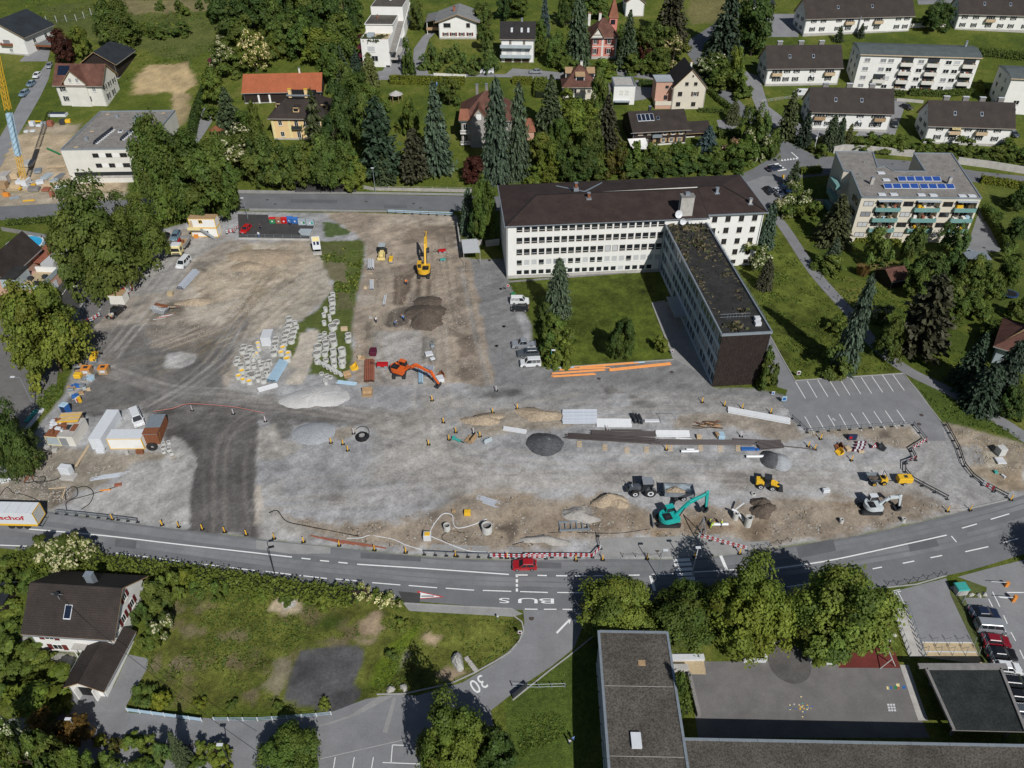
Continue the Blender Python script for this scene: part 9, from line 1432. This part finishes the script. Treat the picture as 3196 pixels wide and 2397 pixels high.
# chains between short posts along the pavements
def chain(label,t,pts,n):
    P=[Vector((q.x,q.y,0)) for q in sml(W2(t,pts),8)];seg=[P[round(i*(len(P)-1)/n)] for i in range(n+1)];o=thing('chain_fence',label,'chain fence',gz(seg[0].x,seg[0].y));z0=zt(seg[0].y)
    for i,s in enumerate(seg):
        q=s-seg[0];z=zt(s.y)-z0;br('post',o,(q.x,q.y,z),(q.x,q.y,z+1),.05,'dmetal',6)
        if i<n:
            e=seg[i+1]-seg[0];b=MB();b.tube([(q.x+(e.x-q.x)*k/6,q.y+(e.y-q.y)*k/6,z+.9-.3*sin(PI*k/6)) for k in range(7)],.025,'dmetal',4);b.bd('chain',o)
chain('chain fence with low posts along the pavement by the works','C2',P_(950,1490,1270,1490),3);chain('chain fence along the lower road edge by the school','D3',P_(1035,80,1170,75,1290,50,1420,20,1530,0),6);chain('chain fence at the eastern road edge','C2',P_(2080,1420,2212,1400,2400,1360),4)
# fences and walls
def wfe(label,t,pts,n,h,m='galv',rails=3,panel=None,pm='galv'):
    P=W2(t,pts);o=thing('fence',label,'fence',P[0]);L0=P[0];seg=[]
    tot=[(b_-a).length for a,b_ in zip(P,P[1:])];T_=sum(tot)
    for i in range(n+1):
        s=T_*i/n;k=0
        while k<len(tot)-1 and s>tot[k]:s-=tot[k];k+=1
        q=P[k].lerp(P[k+1],min(1,s/tot[k]));seg.append(gz(q.x,q.y)-L0)
    for q in seg:bx('post',o,q.x-.06,q.y-.06,q.z-.3,q.x+.06,q.y+.06,q.z+h,pm)
    for a,b_ in zip(seg,seg[1:]):
        if panel:
            bm_('panel',o,a+ZV(h*.55),b_+ZV(h*.55),.04,h*.8,panel)
        else:
            for r in range(rails):z=h*(.25+.7*r/max(1,rails-1));br('rail',o,a+ZV(z),b_+ZV(z),.025,m,4)
    return o
wfe('low white panel fence along the lower street','D0',P_(1105,1172,1500,1225,1745,1258),6,1.0,'galv',3,'lightblue','lwhite');wfe('low pale blue rail fence continuing along the lower street','D0',P_(1850,1250,2212,1252,2400,1240,2730,1215,2860,1200),8,.9,'lightblue',3,None,'lwhite');wfe('rail fence along the villa park wall','A1',P_(1020,1640,1310,1640,1900,1650),7,1.1,'conc',3,None,'conc');wfe('row of white posts across the meadow','A0',P_(408,195,540,190,680,180,850,100),6,2.4,'galv',1,None,'lwhite');wfe('tall fence between school yard and car park','D3',P_(1640,165,1790,430,1930,775),9,1.6,'galv',4);wfe('left railing of the school ramp','D3',P_(1075,285,1220,695),8,1.1,'metal',2);wfe('right railing of the school ramp','D3',P_(1200,280,1345,700),8,1.1,'metal',2);wfe('wire fence beside the school lawn','D2',P_(0,960,150,970,450,960),4,1.0,'galv',2);wfe('wooden garden fence by the red hut','B3',P_(875,1180,1060,1155),4,1.6,'wood',2,None,'wood');wfe('white wooden rail at the estate bend','A3',P_(-60,890,60,870,190,852,330,850),6,1.0,'lwhite',3,None,'wood');wfe('dark garden fence left of the lane','B0',P_(0,1010,90,1005),2,1.6,'dmetal',3,'bluegrey');wfe('dark rail beside the kerb of the west lane','B0',P_(715,1060,745,975),3,1.1,'dmetal',3)
o=wfe('dark picket fence curving round the bottom garden','D0',P_(600,1400,880,1425,1080,1460,1450,1475,1800,1500,1900,1560,1985,1659),14,1.1,'darkwood',2,None,'darkwood')
P=sml(W2('D0',P_(600,1400,880,1425,1080,1460,1450,1475,1800,1500,1900,1560,1985,1659)),14)
for q in P[::1]:b=MB();b.box(-.05,-.02,.1,.05,.02,1.1,'darkwood');s=b.bd('picket',o);s.location=gz(q.x,q.y)-o.location
def wall(label,t,pts,w,h,m):
    P=W2(t,pts);b=MB()
    for p,q in zip(P,P[1:]):b.beam(gz(p.x,p.y,h/2-.2)-P[0],gz(q.x,q.y,h/2-.2)-P[0],w,h+.4,m)
    tag(b.bd('retaining_wall',None,P[0]),label,'wall')
wall('long concrete retaining wall above the eastern road','B3',P_(560,160,650,140,930,160,1250,190),.5,2.0,'conc');wall('concrete retaining wall right of the green balcony house','B3',P_(1630,250,1900,285,2300,350),.5,2.0,'conc');wall('curved pale wall at the junction hedge','A2',P_(1830,1445,2000,1415,2120,1380,2155,1330),.4,1.2,'conc');wall('stone wall along the villa park','A1',P_(330,1590,480,1560,700,1600,880,1615,1000,1640,1900,1659),.4,.8,'stone');wall('dark garden wall casting a long shadow by the pool','B0',P_(20,330,520,415),.3,1.0,'conc_dark');wall('white garden wall right of the concrete path','A1',P_(1530,650,1810,665),.3,.8,'ofwhite');wall('white wall below the topmost estate house','A3',P_(1200,240,1530,230),.3,1.4,'ofwhite');wall('low pale wall at the black car drive','A3',P_(1110,870,1340,890),.3,.9,'conc');wall('stone foundation strip along the courtyard facade','M',P_(190,886,1150,810),.5,.2,'conc_dark');wall('garage drive wall beside the spruce','B3',P_(400,590,520,600),.3,1.2,'conc');wall('white slab bench wall behind the playground','D2',P_(1355,715,1650,712),.9,.5,'pwhite');wall('curved white seat wall round the playground tree','D2',P_(1990,740,2180,740,2185,640,2220,590),.4,.5,'pwhite');wall('white seat wall left of the red surface','D3',P_(330,640,378,755,578,757),.4,.5,'pwhite');wall('curved kerb of the round sand area','D3',P_(0,610,60,570,140,555),.4,.4,'pwhite');wall('light well wall beside the school','D2',P_(1520,860,1560,1040,1605,1220),.5,.8,'conc_dark');wall('rail wall above the school lawn','D2',P_(0,1060,125,955),.3,1.0,'dmetal');wall('front wall of the light well','D2',P_(1370,810,1510,810),.8,.9,'conc')
for i in range(3):y=440+55*i;wall(['upper','middle','lower'][i]+' pale concrete seating step at the red surface','D3',[(862,y),(1000+20*i,y+2)],.6,.5,'pwhite')
sh_('sand_circle',[at('D3',190,760).xy+Vector((cos(a)*3.1,sin(a)*3.1)) for a in [2*PI*i/28 for i in range(28)]],mat('asphalt_ring',(.1,.094,.088),.95,.3,.4,.2,6,world=True),.032)
# seesaw swing frame on the red surface, bicycle stands, kiosk
A=at('D3',935,540);B=at('D3',1035,790);t=thing('swing_frame','long leaning swing frame on the red play surface','swing',A);
for z,e0,e1 in ((2.2,A,B),):br('beam',t,ZV(z),B-A+ZV(z),.1,'conc',8)
for q in (A,B):
    for s in (-1,1):b=MB();b.bar(q-A+ZV(2.2),q-A+Vector((s*1.2,.2*s,0)),.08,'conc',6);b.bd('leg',t)
for k in (.35,.6):q=(B-A)*k;b=MB();b.bar(q+Vector((-.2,0,2.2)),q+Vector((-.2,0,.6)),.015,'dmetal',4);b.bar(q+Vector((.2,0,2.2)),q+Vector((.2,0,.6)),.015,'dmetal',4);b.box(q.x-.3,q.y-.15,q.z+.55,q.x+.3,q.y+.15,q.z+.62,'black');b.bd('seat',t)
for k,(a,c_) in enumerate((((1330,575),(1765,578)),((1360,655),(1805,660)))):
    A=at('D3',*a);B=at('D3',*c_);t=thing('bicycle_stand',('upper' if k==0 else 'lower')+' row of the metal bicycle stands by the school ramp','bicycle stand',A);bm_('rail',t,ZV(.06),B-A+ZV(.06),.15,.1,'pwhite')
    for i in range(5):q=(B-A)*(i/4);b=MB();b.bar(q+Vector((0,-.6,0)),q+Vector((.2,0,1.4)),.035,'metal',5);b.bar(q+Vector((.2,0,1.4)),q+Vector((0,.6,0)),.035,'metal',5);b.bar(q+Vector((0,-.6,0)),q+Vector((0,.6,0)),.03,'metal',5);b.bd('hoop',t)
p=at('D3',1655,145);t=thing('kiosk','small cabinet with turquoise roof on the green island','cabinet',p,.1);bx('body',t,-.9,-.6,0,.9,.6,1.3,'conc');bx('roof',t,-1.0,-.7,1.3,1.0,1.0,1.5,'teal',None,.1)
sh_('green_island',W2('D3',P_(1565,100,1640,60,1720,50,1830,80,1895,185,1690,178,1700,260,1930,775,1870,775,1580,170)),mat('lawn_strip',(.075,.09,.025),.95,.3,.5,.3,5,.3,9,world=True),.05)
for x,y in Q_(2,1600,105,1755,165,1820,168,1870,160,1085,515,1045,545):p=at('D3',x,y);b=MB();heap(b,0,0,.5,.4,.5,'boulder',8,0,.2);o=b.bd('boulder',None,p);tag(o,'grey boulder set on the school green','boulder','boulders on the school green')
p=at('D1',1738,740);b=MB();heap(b,0,0,1,1.5,1.3,'boulder',14,0,.12,2.2);tag(b.bd('boulder',None,p,.2),'large pale boulder on the lower verge','boulder')
for x,y in ((1160,980),(1272,965)):p=at('D1',x,y);b=MB();heap(b,0,0,.6,.7,.6,'stone',9,0,.15,2);tag(b.bd('boulder',None,p),'dark boulder at the kerb of the lower street','boulder','dark boulders at the kerb')
for i in range(6):p=at('D1',1815+16*i,715+21*i);b=MB();b.box(-.35,-.25,0,.35,.25,.12,'conc');tag(b.bd('stepping_stone',None,p,.5),'stepping stone on the lower verge','stepping stone','stepping stones')
# street lamps, signs, posts
def lamp(label,t,x,y,h,m='galv',arm=1.2,rz=0,head='lwhite'):
    o=thing('street_lamp',label,'street lamp',at(t,x,y),rz);b=MB();b.bar((0,0,-.1),(0,0,h),.09,m,8,.06);b.bar((0,0,h),(arm,0,h+.2),.05,m,6);b.bd('pole',o);bx('lamp_head',o,arm-.1,-.18,h+.1,arm+.7,.18,h+.25,head)
lamp('white lamp post at the estate corner above the junction','A3',395,1318,8.5,'lwhite',.5);lamp('grey lamp post at the bend of the west lane','C0',300,200,7.5,'galv',-1.6);lamp('lamp post below the round bright tree on the west lane','B0',350,1640,7.5,'dmetal',-2.2,0,'lwhite');lamp('lamp post with white head beside the dark hut lane','B0',742,1010,6,'galv',-.6);lamp('green lamp in the courtyard hedge row','M',485,1480,4.5,'teal',.1);lamp('lamp post at the zebra crossing in the trees','C2',1545,1655,7,'lwhite',-.3);lamp('dark lamp post on the lower road edge','C1',160,1640,6.5,'dmetal',.4,.3,'black');lamp('lamp post at the villa wall on the rear road','A1',1028,1655,7,'galv',-.4);lamp('lamp post with white head by the lower left street','D0',712,1400,5,'galv',-.5);lamp('dark lamp post at the bottom picket fence','D0',1985,1620,5,'dmetal',-.5);lamp('lamp post at the site entrance beside the red car','B0',2140,230,6,'galv',-.6);lamp('lamp post beside the central pavement','C2',1250,1660,6.5,'galv',.2) ;lamp('short lamp post at the eastern wall','A3',1490,1310,6,'galv',.2)
for i,(x,y) in enumerate(Q_(2,315,1100,385,1175,455,1255,525,1345,600,1425,680,1500)):o=thing('path_light','low dark path light beside the footpath','path light',at('B3',x,y),0,'path lights beside the footpath');br('post',o,(0,0,0),(0,0,1.1),.05,'dmetal',6);bx('lamp_head',o,-.25,-.12,1.05,.1,.12,1.15,'dmetal')
def sign(label,t,x,y,h,m,shape='rect',s=.6,back='lwhite'):
    o=thing('road_sign',label,'sign',at(t,x,y));br('post',o,(0,.05,0),(0,.05,h),.04,'galv',6);b=MB()
    if shape=='rect':b.box(-s/2,-.02,h-s*1.3,s/2,.02,h,back);q=MB();q.box(-s*.35,-.03,h-s*1.1,s*.35,-.021,h-s*.3,m)
    else:b.bar((0,-.02,h),(0,.03,h),s/2,back,16);q=MB();q.bar((0,-.03,h),(0,-.021,h),s*.38,m,16)
    b.bd('panel',o);q.bd('symbol',o)
sign('white blue sign at the kerb tip of the lower street','D2',62,540,2,'plum');sign('purple and white sign on the eastern lawn','C3',258,490,1.6,'plum','rect',.7);sign('blue and white sign post at the parking lot entrance','C3',135,710,1.6,'blue','rect',.9,'lightblue');sign('blue small sign on the dark grass corner','C3',45,640,.8,'blue','rect',.6);sign('red and white round sign at the courtyard corner','M',190,960,2,'red','round',.7);sign('purple sign on the courtyard kerb','M',1320,1385,1.2,'plum','rect',.5);sign('white cross shaped sign at the junction','A3',410,1250,2.5,'lwhite','rect',.5);sign('yellow post box at the junction','B3',128,385,1.3,'yellow','rect',.7,'yellow');sign('white post on the lower verge','D1',2083,380,1.1,'lwhite','rect',.3);sign('green waste bin beside the courtyard corner','M',225,985,1.2,'green','rect',.9,'green');sign('orange construction sign on the estate bank','A2',2020,835,1,'orange','rect',1.4,'orange')
t=thing('billboard','dark roadside board in the flowering bush at the lower road','board',at('D1',740,190));bx('panel',t,0,-.05,.5,4.2,.05,1.9,'darkwood');b=MB();b.bar((.2,.1,0),(.2,.1,2),.06,'rust');b.bar((4,.1,0),(4,.1,2),.06,'rust');b.bd('post',t)
for x,y,h,m in ((2055,90,1.0,'orange'),(2115,220,1.4,'orange')):p=at('D3',x,y);t=thing('barrier_gate','orange car park barrier machine '+('behind the pay post' if y<100 else 'with white boom'),'barrier',p);bx('housing',t,-.25,-.2,0,.25,.2,h,m);br('boom',t,(-.2,0,.95),(-2.6,.2,.95),.05,'lwhite',6)
# trampoline, garden bits
p=at('B3',2080,1395);t=thing('trampoline','round trampoline with purple blue rim and net','trampoline',p);b=MB();b.lathe(P_(0,.8,1.5,.8),'black',20);b.bd('mat',t);b.lathe(P_(1.5,.84,1.9,.84,1.9,.7),'carpaint_blue' if 'carpaint_blue' in MATS else 'blue',20);b.bd('rim',t)
for i in range(6):a=i*PI/3;b=MB();b.bar((1.85*cos(a),1.85*sin(a),0),(1.85*cos(a),1.85*sin(a),2.6),.04,'dmetal',5);b.bd('pole',t)
p=at('C3',1945,110);t=thing('laundry_dryer','white rotary laundry line on the right lawn','dryer',p);br('pole',t,(0,0,0),(0,0,1.8),.04,'lwhite')
for a in (0,1.57,3.14,4.71):b=MB();b.bar((0,0,1.7),(1.6*cos(a),1.6*sin(a),2.1),.03,'lwhite',5);b.bd('arm',t)
goods('plastic garden toy beside the pool shed','garden toys by the pool','B0',[(295,540,1,.8,1,'yellow',.3),(250,570,.9,.7,.6,'teal',.2),(288,580,.7,.7,.7,'lightblue',.5),(385,450,.6,1.8,.5,'galv',.2)],'garden_toy','toy');goods('white beehive like box on the villa lawn','white boxes on the villa lawn','A1',[(1540,800,1.2,.8,.8,'lwhite',0),(1210,720,1.1,.9,.9,'bluegrey',0)],'box','box')
# overhead cables above the lower street
for a,za,b_,zb_ in (((480,150),9,(1060,650),4.5),((1060,650),4,(2212,1510),5)):A=at('D0',*a,za);B=at('D0',*b_,zb_);m=MB();m.tube([A.lerp(B,k/10)+Vector((0,0,-.8*sin(PI*k/10))) for k in range(11)],.03,'black',4);tag(m.bd('overhead_cable'),'overhead cable '+('from the roof mast to the garage' if a[0]<500 else 'crossing the lower street'),'cable')
# people
def person(label,t,x,y,shirt,pants,face,bend=0.,arms=.25,helmet=None,h=1.75,t2=None):
    o=thing('person',label,'person',at(t,x,y),face);s=h/1.75;cb,sb=cos(bend),sin(bend)
    def up(px,py,pz):z=pz-.95;return (px*s+sb*z*s,py*s,(.95+cb*z)*s)
    V=[(0,0,.95*s),up(0,0,1.15),up(0,0,1.38),up(0,0,1.5),up(0,0,1.56),(0,.1*s,.9*s),(.04*s,.12*s,.5*s),(0,.13*s,.06*s),(.14*s,.14*s,.04*s),(0,-.1*s,.9*s),(-.04*s,-.12*s,.5*s),(-.08*s,-.13*s,.06*s),(.08*s,-.14*s,.04*s),up(0,.2,1.4),up(arms*.3,.28,1.12),up(arms,.26,.88),up(0,-.2,1.4),up(arms*.3,-.28,1.12),up(arms,-.26,.88)]
    E=P_(0,1,1,2,2,3,3,4,0,5,5,6,6,7,7,8,0,9,9,10,10,11,11,12,2,13,13,14,14,15,2,16,16,17,17,18);rr=[.14,.14,.17,.08,.06,.1,.075,.05,.045,.1,.075,.05,.045,.075,.055,.04,.075,.055,.04]
    me=bpy.data.meshes.new('body');me.from_pydata(V,E,[]);ob=bpy.data.objects.new('tmp',me);C.objects.link(ob);sk_=ob.modifiers.new('s','SKIN');ob.modifiers.new('u','SUBSURF').levels=1
    for d_,r_ in zip(me.skin_vertices[0].data,rr):d_.radius=(r_*s,r_*s)
    me.skin_vertices[0].data[0].use_root=True
    m2=bpy.data.meshes.new_from_object(ob.evaluated_get(bpy.context.evaluated_depsgraph_get()));bpy.data.objects.remove(ob);m2.name='body';m2.materials.clear();[m2.materials.append(MATS[k]) for k in (pants,shirt,'skin','black')]
    for f in m2.polygons:
        c=f.center;z=(c.z/s-.95)/max(.3,cb)+.95 if c.z>.95*s else c.z/s;f.material_index=3 if z<.1 else (0 if z<.97 else (2 if z>1.5 or (abs(c.y)>.2*s and z<1.15) else 1))
    link('body',m2,o);hd=up(.02,0,1.66);b=MB();b.lathe(P_(0,-.12,.06,-.11,.085,-.04,.09,.02,.08,.08,.04,.115,0,.12),'skin',12,hd);b.bar((hd[0]+.08,hd[1],hd[2]),(hd[0]+.11,hd[1],hd[2]-.02),.015,'skin',5);b.bd('head',o);b.lathe(P_(.095,.0,.1,.05,.07,.12,0,.135),helmet or 'hair',12,(hd[0]-.015,hd[1],hd[2]));b.bd('helmet' if helmet else 'hair',o)
person('person in dark clothes and white shirt walking on the dirt','B1',1037,1128,'shirt','navy',-.5);person('worker in blue bending over the trench','B1',1195,1155,'shirt_blue','navy',.3,.9,.5,'pwhite');person('second worker in blue bent low in the trench','B1',1275,1110,'shirt_blue','navy',2.5,.9,.5,'orange');person('worker with plate compactor and yellow vest on the trench strip','B1',1295,800,'hivis_orange','navy',-1.2,.3,.4,'pwhite');person('person in black standing on the collection yard','B1',38,322,'black','navy',-1.2);person('person in grey jeans walking on the collection yard','B1',25,390,'shirt','shirt_blue',-1.5);person('person in front of the blue bottle container','B1',292,290,'shirt_blue','navy',1.5)
person('worker in yellow vest and blue trousers left of the trench pipe','C2',1690,1200,'hivis','navy',-.6,.5,.4,'blue');person('worker in yellow vest crouching at the trench pipe','C2',1708,1240,'hivis','hivis',.2,.8,.5,'yellow');person('worker in yellow vest standing on the trench pipe','C2',1800,1225,'hivis','navy',2.8,.2,.4,'lwhite');person('person in blue walking beside the largest plane tree','D3',998,148,'shirt_blue','navy',1.5);person('person in blue on the villa lawn','A1',1558,748,'shirt_blue','shirt_blue',-1)
person('person in white shirt in the school shade','D2',488,1455,'shirt','navy',1,0,.3,None,1.5);person('person in dark trousers in the school shade','D2',520,1430,'shirt_blue','navy',2,0,.3,None,1.5)
person('orange clothed person bending at the roadside tripod','C2',1630,1290,'black','navy',.5,.3)
# -- labels: tell look-alikes apart by what they stand next to
LM=[('the dense wood',610,50),('the mown meadow',250,60),('the orange barn',610,170),('the yellow villa',650,240),('the villa park pines',880,330),('the stone villa',1040,250),('the pink villa',1300,80),('the white chalet',975,60),('the two garage house',1110,90),('the cottage with dormers',1250,170),('the steep gable house',1470,180),('the timber chalet',1420,260),('the office roof',1350,400),('the road junction',1690,345),('the hill street',1540,150),('the cypress house',1830,240),('the six chimney house',2090,260),('the green balcony house',1960,430),('the red roofed hut',1900,590),('the trampoline',2150,640),('the footpath',1780,600),('the shaggy spruce',1850,720),('the parking bays',1140,730),('the lower left house',150,1300),('the lower left garage',200,1420),('the bottom picket fence',350,1560),('the old asphalt pad',700,1450),('the lower road edge',700,1270),('the pool house',20,560),('the villa barn',230,110),('the stepped house',820,80),('the site office',440,490),('the tractor',1390,1045),('the teal excavator',1460,1100),('the white excavator',1880,1100),('the parking lot',1840,830),('the cable coil',780,940),('the red car',1130,1220),('the dark asphalt strip',480,1040),('the zebra crossing',1475,1215),('the box trailer',50,1110),('the long dark pipes',1450,945),('the zigzag barrier',1960,1000)]
def vpos(o):
    q=o.location;d=q.y*cos(PIT)-(q.z-H)*sin(PIT);u=q.y*sin(PIT)+(q.z-H)*cos(PIT);return (1598+F*q.x/d)/1.4448,(1198.5-F*u/d)/1.4448
ORD=['first','second','third','fourth','fifth','sixth','seventh','eighth','ninth','tenth','eleventh','twelfth']
def relabel(gr,noun):
    ms=[o for o in C.objects if o.get('group')==gr and o.parent is None];by={}
    for o in ms:
        x,y=vpos(o);n,lx,ly=min(LM,key=lambda l:(l[1]-x)**2+1.6*(l[2]-y)**2);dx,dy=x-lx,y-ly
        rel=('left of ' if dx<0 else 'right of ') if abs(dx)>abs(dy)*1.2 else ('behind ' if dy<0 else 'in front of ');by.setdefault((rel+n),[]).append((x,o))
    for k,l in by.items():
        l.sort(key=lambda a:a[0])
        for i,(x,o) in enumerate(l):o['label']=f'{noun} {k}' if len(l)==1 else (f'leftmost {noun} {k}' if i==0 else (f'rightmost {noun} {k}' if i==len(l)-1 else f'{noun} {k}, {ORD[min(i,11)]} from the left'))
for gr,noun in ((GH,'garden tree'),(G1,'broadleaf tree'),(GV,'broadleaf tree'),('meadow bushes','low meadow bush'),('chalet garden shrubs','small garden shrub'),('bushes beside the hill street','bank bush'),('bushes behind the office roof','overgrown bush'),('bushes above the retaining wall','rounded garden bush'),('garden trees right of the footpath','orchard tree'),('shrubs beside the parking bays','tall hedge shrub'),('bushes around the lower left house','garden bush'),('shrubs behind the picket fence','small garden shrub'),('wild bushes beside the rough lot','wild bush'),('white elders at the lower road edge','white flowering elder'),('low shrubs in the rough lot','low wild shrub'),('yellow delineator posts','yellow delineator post'),('red and white delineator posts','red and white delineator post'),('path lights beside the footpath','low dark path light'),('pavilion bushes','small bush by the pavilion')):relabel(gr,noun)
